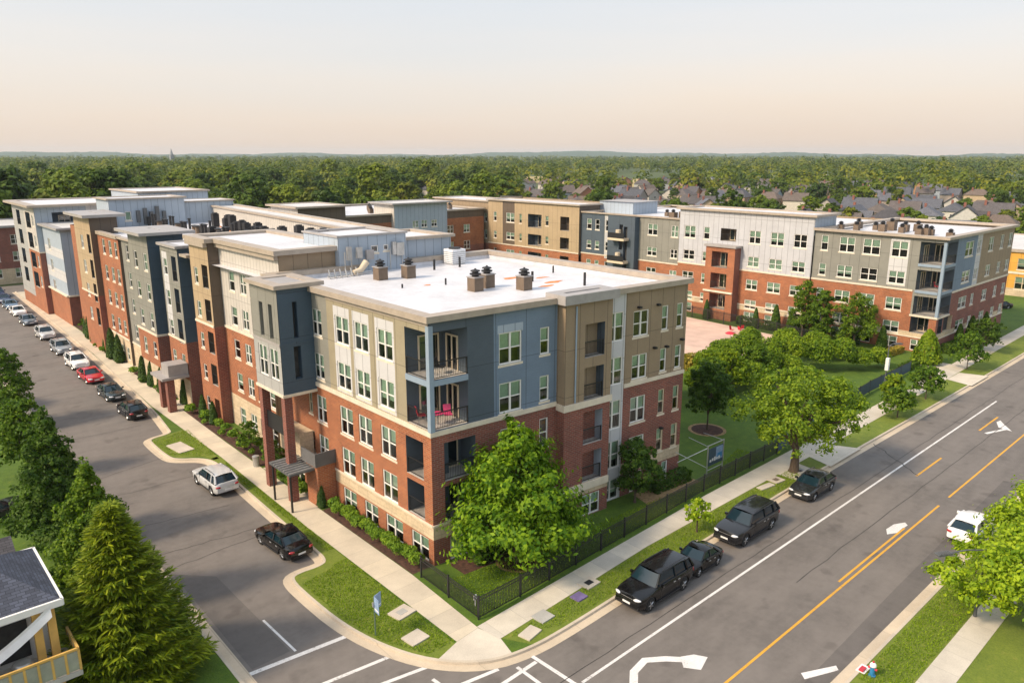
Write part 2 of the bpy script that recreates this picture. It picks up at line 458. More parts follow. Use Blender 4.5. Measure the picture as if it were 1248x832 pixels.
def thing(name, label, cat, loc=(0, 0, 0), rz=0.0, group=None):
    o = link(name, None, None, loc, rz); o.empty_display_size = .3
    return tag(o, label, cat, group)

def structure(mb, name):
    o = mb.build(name); o['kind'] = 'structure'
    return o

def dup(o, loc, rz=0.0, label=None, group=None, scale=None):
    r = o.copy(); COL.objects.link(r); r.location = loc; r.rotation_euler = (0, 0, rz)
    if scale is not None: r.scale = (scale,) * 3 if isinstance(scale, (int, float)) else scale
    if label: r['label'] = label
    if group: r['group'] = group
    for ch in list(o.children):
        c = ch.copy(); COL.objects.link(c); c.parent = r
        for g in list(ch.children):
            d = g.copy(); COL.objects.link(d); d.parent = c
    return r

def split_pieces(b):
    """separate a builder's faces into pieces that stand apart, so each becomes a part of its own"""
    par = {}
    def find(a):
        while par[a] != a: par[a] = par[par[a]]; a = par[a]
        return a
    fk = []
    for f in b.f:
        ks = [tuple(round(c, 3) for c in b.v[i]) for i in f]
        for q in ks: par.setdefault(q, q)
        r0 = find(ks[0])
        for q in ks[1:]: par[find(q)] = r0
        fk.append(ks[0])
    isl = {}
    for i, q in enumerate(fk): isl.setdefault(find(q), []).append(i)
    G = []
    for fs in isl.values():
        P = np.array([b.v[j] for i in fs for j in b.f[i]]); G.append([P.min(0), P.max(0), fs])
    n = len(G); gp = list(range(n))
    def gf(a):
        while gp[a] != a: a = gp[a]
        return a
    for i in range(n):
        for j in range(i):
            gap = np.maximum(0, np.maximum(G[i][0] - G[j][1], G[j][0] - G[i][1])); sz = max(np.linalg.norm(G[i][1] - G[i][0]), np.linalg.norm(G[j][1] - G[j][0]))
            if np.linalg.norm(gap) <= max(.02, .3 * sz): gp[gf(i)] = gf(j)
    out = {}
    for i in range(n): out.setdefault(gf(i), []).extend(G[i][2])
    if len(out) == 1: return [b]
    st = []; k = 0
    for f in b.f: st.append(k); k += len(f)
    res = []
    for fs in out.values():
        q = MB(); q.mats = list(b.mats)
        for i in sorted(fs):
            f = b.f[i]; o = len(q.v); q.v += [b.v[j] for j in f]; q.f.append(tuple(range(o, o + len(f)))); q.mi.append(b.mi[i]); q.uv += b.uv[st[i]:st[i] + len(f)]
        res.append(q)
    return res

# ------------------------------------------------------------------ windows
WIN = {}
def win_meshes(w, h, kind):
    key = (round(w, 2), round(h, 2), kind)
    if key in WIN: return WIN[key]
    w, h = key[0], key[1]; fr = M['framecream'] if kind == 'cream' else M['frame']
    f = MB(); t = .085
    def bar(x0, x1, z0, z1, y0=.0, y1=.09): f.box((x0, y0, z0), (x1, y1, z1), fr)
    bar(0, t, 0, h); bar(w - t, w, 0, h); bar(t, w - t, h - t, h); bar(t, w - t, 0, t)
    units = [(t, w - t)]
    if w > 1.25:
        c = w / 2; bar(c - .06, c + .06, t, h - t, -.01, .08); units = [(t, c - .06), (c + .06, w - t)]
    if h > 1.2:
        for a, b in units: bar(a, b, h * .5 - .035, h * .5 + .035, .02, .085)
    fm = f.mesh('window_frame')
    g = MB(); g.poly([(.03, .055, .03), (w - .03, .055, .03), (w - .03, .055, h - .03), (.03, .055, h - .03)], M['glass'])
    gm = g.mesh('window_pane')
    bl = []
    for fr_ in (.5, .47, .72, .96):
        q = MB(); z = h * (1 - fr_)
        for a, b in units:
            q.box((a + .02, .12, z + .02), (b - .02, .14, h - .05), M['blind'])
        bl.append(q.mesh('window_blind'))
    sl = MB(); sl.box((-.08, -.07, -.16), (w + .08, .05, -.001), M['sill'])
    sm = sl.mesh('window_sill')
    WIN[key] = (fm, gm, bl, sm); return WIN[key]

# ------------------------------------------------------------------ buildings
PARTNAME = dict(brick='brick_wall', brickdark='shade_brick_wall', stone='stone_belt', tan='tan_siding', taupe='taupe_siding', grey='grey_siding',
                cream='cream_siding', khaki='khaki_siding', silver='silver_panel', offwhite='offwhite_siding', white='white_panel', blue='blue_siding', slate='slate_siding', navy='navy_siding', paleblue='pale_blue_siding',
                brown='brown_siding', cope='parapet_coping', copegrey='roof_overhang', roof='roof', roofgrey='roof_deck', sill='trim_belt', room='interior',
                slab='balcony_slab', post='corner_post', ochre='ochre_wall', framecream='door_trim', railgrey='metal_panel', rail='metalwork', whitewall='white_wall', frame='white_trim')

class Bld:
    def __init__(s, label, base, name='apartment_block', cat='apartment building', group=None):
        s.base = base; s.root = thing(name, label, cat, base, group=group); s.mbs = {}
        s.r = random.Random(hash(label) % 1000 if False else len(label) * 13 + int(base[0]))
    def mb(s, k):
        if k not in s.mbs: s.mbs[k] = MB()
        return s.mbs[k]
    def done(s):
        for k, b in s.mbs.items():
            for q in split_pieces(b): q.build(PARTNAME[k], s.root, off=s.base)
    def part(s, name, mesh, loc, rz=0.0, parent=None):
        if parent is None:
            return link(name, mesh, s.root, (loc[0] - s.base[0], loc[1] - s.base[1], loc[2] - s.base[2]), rz)
        return link(name, mesh, parent, loc, rz)
    def partmb(s, name, mb, smooth=None): return mb.build(name, s.root, smooth, off=s.base)
    def ring(s, pts, z0, z1, out, inn, k):
        """mitred ring (parapet/coping) round a CCW footprint"""
        n = len(pts); o_, i_ = [], []
        for j in range(n):
            a, b, c = Vector(pts[j - 1]), Vector(pts[j]), Vector(pts[(j + 1) % n])
            d1 = (b - a).normalized(); d2 = (c - b).normalized()
            n1 = Vector((d1.y, -d1.x)); n2 = Vector((d2.y, -d2.x)); m = (n1 + n2); m = m / max(.2, m.dot(n1))
            o_.append(b + m * out); i_.append(b - m * inn)
        mb = s.mb(k); m = M[k]
        for j in range(n):
            q = (j + 1) % n
            A, B, Cc, D = o_[j], o_[q], i_[q], i_[j]
            mb.poly([(A.x, A.y, z1), (B.x, B.y, z1), (Cc.x, Cc.y, z1), (D.x, D.y, z1)], m)
            mb.poly([(A.x, A.y, z0), (B.x, B.y, z0), (B.x, B.y, z1), (A.x, A.y, z1)], m)
            mb.poly([(Cc.x, Cc.y, z0), (D.x, D.y, z0), (D.x, D.y, z1), (Cc.x, Cc.y, z1)], m)
            mb.poly([(D.x, D.y, z0), (Cc.x, Cc.y, z0), (B.x, B.y, z0), (A.x, A.y, z0)], m)
    def deck(s, pts, z, k='roof'):
        s.mb(k).sheet(pts, z, M[k])

class Fac:
    """facade from p0 to p1 (left to right seen from outside); v = world x or y of an opening's edges"""
    def __init__(s, b, p0, p1, z0, z1, bands):
        s.b = b; s.p0 = Vector(p0); s.p1 = Vector(p1); s.L = (s.p1 - s.p0).length; s.d = (s.p1 - s.p0) / s.L
        s.n = Vector((s.d.y, -s.d.x)); s.z0, s.z1 = z0, z1; s.bands = bands; s.holes = []; s.panels = []
        s.alongx = abs(s.d.x) > abs(s.d.y)
    def S(s, v):
        return (v - s.p0.x) / s.d.x if s.alongx else (v - s.p0.y) / s.d.y
    def iv(s, v0, v1):
        a, b = s.S(v0), s.S(v1); return (min(a, b), max(a, b))
    def W(s, a, t, z): p = s.p0 + s.d * a + s.n * t; return (p.x, p.y, z)
    def panel(s, v0, v1, za, zb, k): a, b = s.iv(v0, v1); s.panels.append((a, b, za, zb, k))
    def mat(s, a, z):
        for (s0, s1, za, zb, k) in reversed(s.panels):
            if s0 <= a <= s1 and za <= z <= zb: return k
        for zt, k in s.bands:
            if z < zt: return k
        return s.bands[-1][1]
    def hole(s, a, b, za, zb, depth, k, back, floor=None):
        s.holes.append((a, b, za, zb))
        mb = s.b.mb(k); m = M[k]; W = s.W
        mb.poly([W(a, 0, za), W(a, -depth, za), W(a, -depth, zb), W(a, 0, zb)], m)
        mb.poly([W(b, -depth, za), W(b, 0, za), W(b, 0, zb), W(b, -depth, zb)], m)
        mb.poly([W(a, 0, zb), W(a, -depth, zb), W(b, -depth, zb), W(b, 0, zb)], m)
        fb = s.b.mb(floor or k)
        fb.poly([W(a, 0, za), W(b, 0, za), W(b, -depth, za), W(a, -depth, za)], M[floor or k])
        s.b.mb(back).poly([W(a, -depth, za), W(b, -depth, za), W(b, -depth, zb), W(a, -depth, zb)], M[back])
    def win(s, v0, v1, za, zb, kind='white', sill=True, blind=None, name='window'):
        a, b = s.iv(v0, v1)
        k = s.mat((a + b) / 2, za - .05)
        s.hole(a, b, za, zb, .42, k, 'room')
        w, h = b - a, zb - za
        fm, gm, bl, sm = win_meshes(w, h, kind)
        rz = math.atan2(s.d.y, s.d.x); p = s.W(a, -.06, za)
        o = s.b.part(name, fm, p, rz)
        link('pane', gm, o)
        r = s.b.r.random()
        if blind is None: blind = r
        if blind < .86: link('blind', bl[0 if blind < .40 else 1 if blind < .55 else 2 if blind < .75 else 3], o)
        if sill: link('sill', sm, o)
        return o
    def slot_(s, v0, v1, za, zb, back='room'):
        a, b = s.iv(v0, v1); s.hole(a, b, za, zb, .5, s.mat((a + b) / 2, za - .05), back)
    def balc(s, v0, v1, za, zb, depth=1.7, wall='slate', door=True, rail=True, proud=0.0):
        a, b = s.iv(v0, v1); s.hole(a, b, za, zb, depth, wall, wall, 'slab')
        rz = math.atan2(s.d.y, s.d.x); w = b - a
        if door:
            dw = min(1.7, w * .8); dh = min(2.15, (zb - za) - .2); key = ('door', round(dw, 2), round(dh, 2))
            if key not in WIN:
                f = MB()
                for x0, x1, z0, z1 in ((0, .09, 0, dh), (dw - .09, dw, 0, dh), (.09, dw - .09, dh - .09, dh), (dw / 2 - .05, dw / 2 + .05, 0, dh - .09), (.09, dw / 2 - .05, 0, .1), (dw / 2 + .05, dw - .09, 0, .1)):
                    f.box((x0, -.05, z0), (x1, .02, z1), M['framecream'])
                g = MB(); g.poly([(.05, -.01, .05), (dw - .05, -.01, .05), (dw - .05, -.01, dh - .05), (.05, -.01, dh - .05)], M['glassdark'])
                c = MB(); c.box((.12, .004, .1), (dw * .47, .012, dh - .1), M['blind'])
                WIN[key] = (f.mesh('door_frame'), g.mesh('door_pane'), c.mesh('door_curtain'))
            fm, gm, cm = WIN[key]
            o = s.b.part('balcony_door', fm, s.W(a + (w - dw) * .6, -depth + .03, za), rz); link('pane', gm, o, (0, 0, 0))
            if s.b.r.random() < .6: link('curtain', cm, o, (0, -.0, 0))
        if rail: s.b.part('railing', rail_mesh(w), s.W(a, -.10 + proud, za), rz)
    def belt(s, z0, z1, k='sill', out=.08, v0=None, v1=None, ext0=0, ext1=0):
        a, b = (0, s.L) if v0 is None else s.iv(v0, v1)
        s.b.mb(k).obox(s.p0, s.d, s.n, a - ext0, b + ext1, -.05, out, z0, z1, M[k])
    def done(s):
        xs = {0, s.L}; zs = {s.z0, s.z1}
        for (a, b, za, zb) in s.holes: xs |= {a, b}; zs |= {za, zb}
        for (a, b, za, zb, k) in s.panels: xs |= {max(0, a), min(s.L, b)}; zs |= {za, zb}
        for zt, k in s.bands:
            if s.z0 < zt < s.z1: zs.add(zt)
        def clean(q, lo, hi):
            q = sorted(v for v in q if lo - 1e-6 <= v <= hi + 1e-6); r = [q[0]]
            for v in q[1:]:
                if v - r[-1] > 1e-4: r.append(v)
            return r
        xs = clean(xs, 0, s.L); zs = clean(zs, s.z0, s.z1)
        for j in range(len(zs) - 1):
            zc = (zs[j] + zs[j + 1]) / 2; run = None
            for i in range(len(xs)):
                k = None
                if i < len(xs) - 1:
                    xc = (xs[i] + xs[i + 1]) / 2
                    if not any(a < xc < b and za < zc < zb for (a, b, za, zb) in s.holes): k = s.mat(xc, zc)
                if run and run[1] != k:
                    x0, kk = run; x1 = xs[i]
                    s.b.mb(kk).poly([s.W(x0, 0, zs[j]), s.W(x1, 0, zs[j]), s.W(x1, 0, zs[j + 1]), s.W(x0, 0, zs[j + 1])], M[kk],
                                    [(x0, zs[j]), (x1, zs[j]), (x1, zs[j + 1]), (x0, zs[j + 1])])
                    run = None
                if k and not run: run = (xs[i], k)

RAIL = {}
def rail_mesh(w):
    k = round(w, 2)
    if k not in RAIL:
        r = MB(); m = M['rail']
        r.box((0, -.025, 1.02), (w, .025, 1.08), m); r.box((0, -.02, .08), (w, .02, .12), m)
        n = max(2, int(w / .12))
        for i in range(1, n):
            x = w * i / n; r.box((x - .009, -.009, .12), (x + .009, .009, 1.02), m)
        for x in (.03, w - .03): r.box((x - .03, -.03, 0), (x + .03, .03, 1.02), m)
        RAIL[k] = r.mesh('railing')
    return RAIL[k]

def loggia(b, C, u, v, a, c, z0, z1, wall, post=None, pierw=.9, chairs=None):
    """open corner balcony: C corner, u along left facade (away from the corner), v along right facade"""
    C = Vector(C); u = Vector(u).normalized(); v = Vector(v).normalized()
    def P(i, j, z): p = C + u * i + v * j; return (p.x, p.y, z)
    w = b.mb(wall); m = M[wall]
    w.poly([P(a, 0, z0), P(a, c, z0), P(a, c, z1), P(a, 0, z1)], m)
    w.poly([P(a, c, z0), P(0, c, z0), P(0, c, z1), P(a, c, z1)], m)
    w.poly([P(0, 0, z1), P(a, 0, z1), P(a, c, z1), P(0, c, z1)], m)
    b.mb('slab').poly([P(0, 0, z0), P(0, c, z0), P(a, c, z0), P(a, 0, z0)], M['slab'])
    # doors on both back walls
    rzv = math.atan2(v.y, v.x); rzu = math.atan2(-u.y, -u.x)
    fm, gm, cm = door_meshes(1.5, min(2.2, z1 - z0 - .3))
    p = P(a - .04, c * .32, z0 + .001); o = b.part('balcony_door', fm, p, rzv); link('pane', gm, o); link('curtain', cm, o)
    fm, gm, cm = door_meshes(1.2, min(2.2, z1 - z0 - .3))
    p = P(a * .85, c - .04, z0 + .001); o = b.part('balcony_door', fm, p, rzu); link('pane', gm, o)
    b.part('railing', rail_mesh(a - (pierw if post is None else .12)), P(a, .06, z0), rzu)
    b.part('railing', rail_mesh(c - (pierw if post is None else .12)), P(.06, pierw if post is None else .12, z0), rzv)

def door_meshes(dw, dh):
    key = ('ldoor', round(dw, 2), round(dh, 2))
    if key not in WIN:
        f = MB()
        for x0, x1, z0, z1 in ((0, .1, 0, dh), (dw - .1, dw, 0, dh), (.1, dw - .1, dh - .1, dh), (dw / 2 - .05, dw / 2 + .05, 0, dh - .1)):
            f.box((x0, -.05, z0), (x1, .02, z1), M['framecream'])
        g = MB(); g.poly([(.05, -.01, .05), (dw - .05, -.01, .05), (dw - .05, -.01, dh - .05), (.05, -.01, dh - .05)], M['glassdark'])
        c = MB(); c.box((.12, .004, .1), (dw * .47, .012, dh - .1), M['blind'])
        WIN[key] = (f.mesh('door_frame'), g.mesh('door_pane'), c.mesh('door_curtain'))
    return WIN[key]

# ================================================================== FRONT CORNER BLOCK
def front_block():
    b = Bld('five storey brick and siding apartment block on the street corner with white flat roof', (24.8, 34.9, 0))
    A = (24.8, 34.9); Bp = (47.5, 33.15); Cp = (47.5, 56.4); D = (24.8, 56.4)
    rows = [(12.45, 14.4), (9.25, 11.15), (5.9, 7.95), (2.85, 4.85)]
    base = [(1.85, 'brick'), (2.75, 'stone'), (8.65, 'brick'), (16, 'khaki')]
    # --- street facade (faces -X)
    f = Fac(b, (24.8, 53.4), A, -.3, 15.75, base)
    f.panel(46.9, 53.4, 8.65, 15.75, 'grey')
    for y0, y1 in ((38.62, 40.62), (41.5, 43.4), (43.95, 45.9)):
        f.panel(y0 - .08, y1 + .08, 9.0, 15.05, 'white')
    for i, (z0, z1) in enumerate(rows):
        for y0, y1 in ((38.75, 40.5), (41.6, 43.3), (44.05, 45.8), (47.75, 49.2)):
            f.win(y0, y1, z0, z1, blind=(.1 if i < 2 else .45) if b.r.random() < .75 else .7)
        if i in (0, 1): f.win(50.4, 51.0, z0 - .1, z1)
        else: f.win(49.9, 50.5, z0 + .3, z1, kind='cream')
    for y0, y1 in ((35.45, 37.3), (38.3, 40.3), (41.3, 43.0), (44.1, 45.9), (47.3, 48.6)):
        f.win(y0, y1, .15, 1.75, sill=False)
    for z0, z1 in ((12.1, 15.0), (8.98, 11.75)): f.holes.append((f.S(37.35), f.L, z0, z1))
    for z0, z1 in ((5.55, 8.05), (2.9, 5.2)): f.balc(35.75, 37.6, z0, z1, 1.9, 'slate', door=False)
    f.belt(8.62, 8.92, 'sill', .1, ext1=.1); f.belt(2.72, 2.86, 'sill', .07)
    f.belt(15.35, 15.62, 'cope', .06, v0=34.9, v1=46.9)
    f.done()
    # --- road facade (faces -Y)
    f = Fac(b, A, Bp, -.3, 15.75, [(1.85, 'brickdark'), (2.75, 'stone'), (8.65, 'brickdark'), (16, 'taupe')])
    f.panel(24.8, 29.45, 8.65, 15.75, 'slate'); f.panel(29.45, 34.6, 8.65, 15.75, 'blue')
    f.panel(38.95, 40.95, -.3, 15.75, 'white'); f.panel(34.6, 38.95, 8.65, 15.75, 'taupe')
    f.panel(29.75, 31.75, 14.2, 14.75, 'paleblue')
    for z0, z1 in ((12.1, 15.0), (8.98, 11.75)): f.holes.append((0, 2.72, z0, z1))
    for z0, z1 in ((5.55, 8.05), (2.9, 5.2)): f.balc(25.7, 28.0, z0, z1, 1.7, 'slate')
    for i, (z0, z1) in enumerate(rows):
        u = .1 if b.r.random() < .75 else .7
        if i < 2: f.win(29.85, 31.65, z0 - .25, z1 - .15, blind=.1); f.win(33.15, 33.95, z0 - .1, z1 - .25, blind=.2)
        elif i == 2: f.win(29.95, 31.6, z0, z1, kind='white'); f.win(33.15, 33.9, z0, z1)
        else: f.win(29.95, 31.6, z0, z1); f.win(33.15, 33.9, z0, z1)
        f.win(39.1, 40.8, z0 - .25, z1 - .1, blind=u, sill=False)
        f.win(41.75, 43.35, z0 - .2, z1 - .25, blind=[.95, .5, .3, .6][i])
        f.win(44.75, 45.45, z0 - .1, z1 - .2, kind='white' if i < 2 else 'cream', blind=.3)
        f.win(46.4, 47.1, z0 - .1, z1 - .2, kind='white' if i < 2 else 'cream', blind=.3)
    for x0, x1 in ((26.0, 27.8), (30, 31.6), (39.1, 40.8)): f.win(x0, x1, .15, 1.75, sill=False)
    f.win(45.5, 46.2, .15, 1.75, sill=False); f.win(42, 43.3, .15, 1.75, sill=False)
    f.belt(8.62, 8.92, 'sill', .09, 24.8, 34.55, ext0=.1); f.belt(8.62, 8.9, 'sill', .08, 40.98, 47.5)
    f.belt(2.72, 2.86, 'sill', .07, 24.8, 34.5)
    # bracket lights and little vents on the tan end
    for x, z in ((42.2, 14.35), (44.2, 14.3), (45.3, 11.0), (47.0, 11.3), (44.0, 11.1), (45.1, 4.6)):
        a = f.S(x); mb = MB(); mb.obox(f.p0, f.d, f.n, a - .12, a + .12, .0, .28, z, z + .14, M['black'])
        b.partmb('wall_lamp', mb)
    f.done()
    # balcony bay projecting from the road facade
    d = f.d; n = f.n
    def FP(v, t): q = f.p0 + d * f.S(v) + n * t; return (q.x, q.y)
    bz = 15.6
    g = Fac(b, FP(34.65, .75), FP(38.9, .75), -.3, bz, [(1.85, 'brickdark'), (2.75, 'stone'), (8.5, 'brickdark'), (16, 'taupe')])
    for (z0, z1) in ((11.75, 14.05), (8.75, 11.05)): g.balc(36.35, 38.15, z0, z1, 1.6, 'slate')
    for (z0, z1) in ((5.55, 7.9), (2.75, 4.95)): g.balc(36.35, 38.15, z0, z1, 1.6, 'paleblue')
    g.win(36.4, 38.1, .15, 1.75, sill=False)
    g.belt(8.3, 8.75, 'sill', .1, ext0=.1, ext1=.1); g.belt(2.2, 2.7, 'sill', .1); g.done()
    for q in ((34.65, True), (38.9, False)):
        p, r = (FP(q[0], 0), FP(q[0], .75)); p, r = (p, r) if q[1] else (r, p)
        h = Fac(b, p, r, -.3, bz, [(1.85, 'brickdark'), (2.75, 'stone'), (8.5, 'brickdark'), (16, 'taupe')]); h.belt(8.3, 8.75, 'sill', .095); h.done()
    for v in (35.55,):   # downpipe
        mb = MB(); q = FP(v, .82); mb.tube([(q[0], q[1], 15.4), (q[0], q[1], 8.8)], .06, M['post'], 6); b.partmb('downpipe', mb)
    cap = [FP(34.65, -.6), FP(34.65, .75), FP(38.9, .75), FP(38.9, -.6)]
    cp = [cap[0], cap[1], cap[2], cap[3]]
    b.ring(cp, bz, bz + .62, .32, .5, 'copegrey'); b.deck(cp, bz + .5, 'copegrey')
    # hidden sides
    Fac(b, Bp, Cp, -.3, 15.75, [(8.65, 'brickdark'), (16, 'taupe')]).done()
    Fac(b, Cp, D, -.3, 15.75, [(16, 'taupe')]).done()
    # corner loggias
    v = (1, (Bp[1] - A[1]) / (Bp[0] - A[0]))
    for z0, z1 in ((12.1, 15.0), (8.98, 11.75)): loggia(b, A, (0, 1), v, 2.45, 2.72, z0, z1, 'slate', True)
    b.mb('post').box((24.72, 34.78, 8.92), (25.04, 35.1, 15.4), M['post'])
    for z in (11.74,): 
        b.mb('post').box((24.72, 35.1, z), (24.86, 37.3, z + .36), M['post'])
        b.mb('post').obox(A, Vector(v).normalized(), Vector((v[1], -1)).normalized(), .24, 2.7, -.08, .07, z, z + .36, M['post'])
    # roof
    pts = [A, Bp, Cp, D]
    b.ring(pts, 15.62, 16.0, .28, .55, 'cope')
    b.ring(pts, 15.1, 15.6, -.3, .5, 'roof')
    inn = [(25.2, 35.2), (47.1, 33.6), (47.1, 56.2), (25.2, 56.2)]
    b.deck(inn, 15.3)
    def vent(x, y, w=.85, h=1.0, cap=True):
        mb = MB(); mb.box((-w / 2, -w / 2, 0), (w / 2, w / 2, h), M['ventbox']); mb.box((-w / 2 - .06, -w / 2 - .06, h), (w / 2 + .06, w / 2 + .06, h + .06), M['copegrey'])
        o = mb.build('roof_vent', b.root, loc=(x - 24.8, y - 34.9, 15.3))
        c = MB(); c.lathe((0, 0, h + .06), [(.26, 0), (.26, .12), (.42, .14), (.42, .24), (.24, .26), (.22, .36), (.36, .38), (.34, .46), (.1, .52), (.05, .6)], M['black'], 10)
        c.build('vent_cap', o, 40)
    for x, y in ((34.6, 42.6), (36.2, 43.2), (37.6, 40.6), (32.2, 51.6), (34.4, 50.9)): vent(x, y)
    for x, y, h in ((42.3, 38.9, 1.0), (38.5, 53.0, .9), (41.2, 52.9, .9), (40.6, 42.9, .8), (31.3, 47.2, .3), (38.3, 35.0, .45), (34.6, 46.2, .5), (45.0, 45.0, .6)):
        mb = MB(); mb.tube([(x, y, 15.3), (x, y, 15.3 + h)], .10 if h > .6 else .07, M['black'], 8); b.partmb('vent_pipe', mb)
    # rust-stained pads left on the membrane
    for x, y, sx, sy in ((38.9, 47.5, 1.0, .7), (37.0, 44.8, 1.4, .5), (40.5, 45.2, 1.2, .6), (39.8, 43.0, .9, .7), (41.5, 41.6, 1.5, .5), (40.0, 40.6, 1.0, .4), (33.5, 47.0, .4, .3), (42.5, 43.8, 1.0, .4)):
        mb = MB(); n_ = 9; mb.sheet([(x + sx * cos(2 * pi * k / n_) * rng.uniform(.5, 1), y + sy * sin(2 * pi * k / n_) * rng.uniform(.5, 1)) for k in range(n_)], 15.306, M['rust']); b.partmb('roof_stain', mb)
    # penthouses at the back of the roof
    f = Fac(b, (31.0, 56.0), (37.4, 55.6), 15.3, 18.35, [(19, 'paleblue')]); f.win(34.0, 34.7, 16.9, 17.5, blind=.9); f.win(35.2, 35.7, 17.0, 17.5, blind=.9); f.done()
    Fac(b, (31.0, 62), (31.0, 56.0), 15.3, 18.35, [(19, 'paleblue')]).done(); Fac(b, (37.4, 55.6), (37.4, 62), 15.3, 18.35, [(19, 'paleblue')]).done()
    pp = [(31.0, 56.0), (37.4, 55.6), (37.4, 62), (31, 62)]; b.ring(pp, 18.35, 18.5, .12, .3, 'copegrey'); b.deck(pp, 18.3)
    Fac(b, (37.45, 56.8), (43.0, 56.5), 15.3, 17.6, [(19, 'paleblue')]).done(); Fac(b, (43.0, 56.5), (43.0, 63), 15.3, 17.6, [(19, 'paleblue')]).done()
    pp = [(37.45, 56.8), (43.0, 56.5), (43, 63), (37.45, 63)]; b.ring(pp, 17.6, 17.85, .3, .3, 'cope'); b.deck(pp, 17.62)
    # meters, cabinets and conduits on the blue penthouse
    for k, (x, z, w, h) in enumerate(((31.5, 16.5, .4, 1.1), (32.4, 16.6, .5, .9), (33.3, 16.4, .7, .8), (35.9, 16.6, .35, 1.1), (36.3, 16.5, .75, 1.1))):
        mb = MB(); mb.box((x, 55.35, z), (x + w, 55.6, z + h), M['metal'] if k != 2 else M['copegrey']); b.partmb('electric_cabinet', mb)
    for x in (31.3, 31.9, 32.8, 35.7, 36.9):
        mb = MB(); mb.tube([(x, 55.5, 15.35), (x, 55.5, 17.2)], .04, M['metal'], 5); b.partmb('conduit', mb)
    # street-side tower over the entry
    tz = 8.4
    f = Fac(b, (22.2, 53.4), (22.2, 49.0), tz, 16.0, [(12.0, 'silver'), (17, 'grey')])
    for y0, y1 in ((51.4, 52.0), (49.9, 50.5)): f.slot_(y0, y1, 12.3, 14.8)
    for y0, y1 in ((51.3, 52.7), (49.5, 50.9)): f.win(y0, y1, 9.3, 11.6, sill=False, blind=.5)
    f.belt(11.9, 12.1, 'copegrey', .05); f.done()
    f = Fac(b, (22.2, 49.0), (24.8, 49.0), tz, 16.0, [(17, 'navy')])
    f.slot_(23.3, 23.65, 12.4, 15.0); f.slot_(23.2, 23.75, 9.4, 11.8, 'glassdark2' if False else 'room'); f.belt(12.0, 12.12, 'navy', .05); f.done()
    Fac(b, (26.5, 53.4), (22.2, 53.4), tz, 16.0, [(17, 'navy')]).done()
    b.mb('sill').box((22.12, 48.92, 8.2), (24.79, 53.48, 8.4), M['sill'])
    pp = [(22.2, 49.0), (25.4, 49.0), (25.4, 53.4), (22.2, 53.4)]; b.ring(pp, 16.0, 16.28, .3, .6, 'cope'); b.deck([(22.4, 49.2), (25.2, 49.2), (25.2, 53.2), (22.4, 53.2)], 16.2, 'copegrey')
    for y0, y1 in ((49.05, 49.6), (52.8, 53.35)):
        b.mb('brickdark').box((22.25, y0, -.2), (22.85, y1, 8.2), M['brickdark'])
    b.mb('rail').box((22.5, 49.6, 5.0), (22.6, 52.8, 6.3), M['rail'])
    b.mb('stone').box((23.6, 49.9, 2.9), (24.7, 53.3, 4.9), M['stone'])
    f = Fac(b, (24.0, 52.6), (24.0, 49.9), 0.0, 2.9, [(3, 'brick')]); f.win(50.3, 52.2, .2, 2.5, sill=False, blind=.95); f.done()
    # terrace beside the tower, with a metal parapet on brick
    b.mb('brick').box((23.35, 46.9, -.2), (24.78, 48.6, 3.3), M['brick'])
    mb = MB(); mb.box((23.15, 46.75, 3.35), (23.25, 48.9, 4.35), M['railgrey']); mb.box((23.26, 46.75, 3.35), (24.78, 46.85, 4.35), M['railgrey'])
    for k in range(13): mb.box((23.12, 46.8 + k * .165, 3.36), (23.149, 46.84 + k * .165, 4.34), M['copegrey'])
    b.partmb('terrace_parapet', mb)
    b.mb('slab').box((23.26, 46.86, 3.3), (24.78, 48.9, 3.42), M['slab'])
    # canopy
    mb = MB(); mb.box((21.4, 47.3, 2.95), (23.6, 50.6, 3.1), M['railgrey'])
    for k in range(8): mb.box((21.4, 47.4 + k * .4, 3.1), (23.6, 47.5 + k * .4, 3.17), M['metal'])
    for y in (47.5, 50.3): mb.box((21.5, y, -.1), (21.62, y + .12, 2.95), M['rail'])
    b.partmb('entry_canopy', mb)
    b.done(); return b

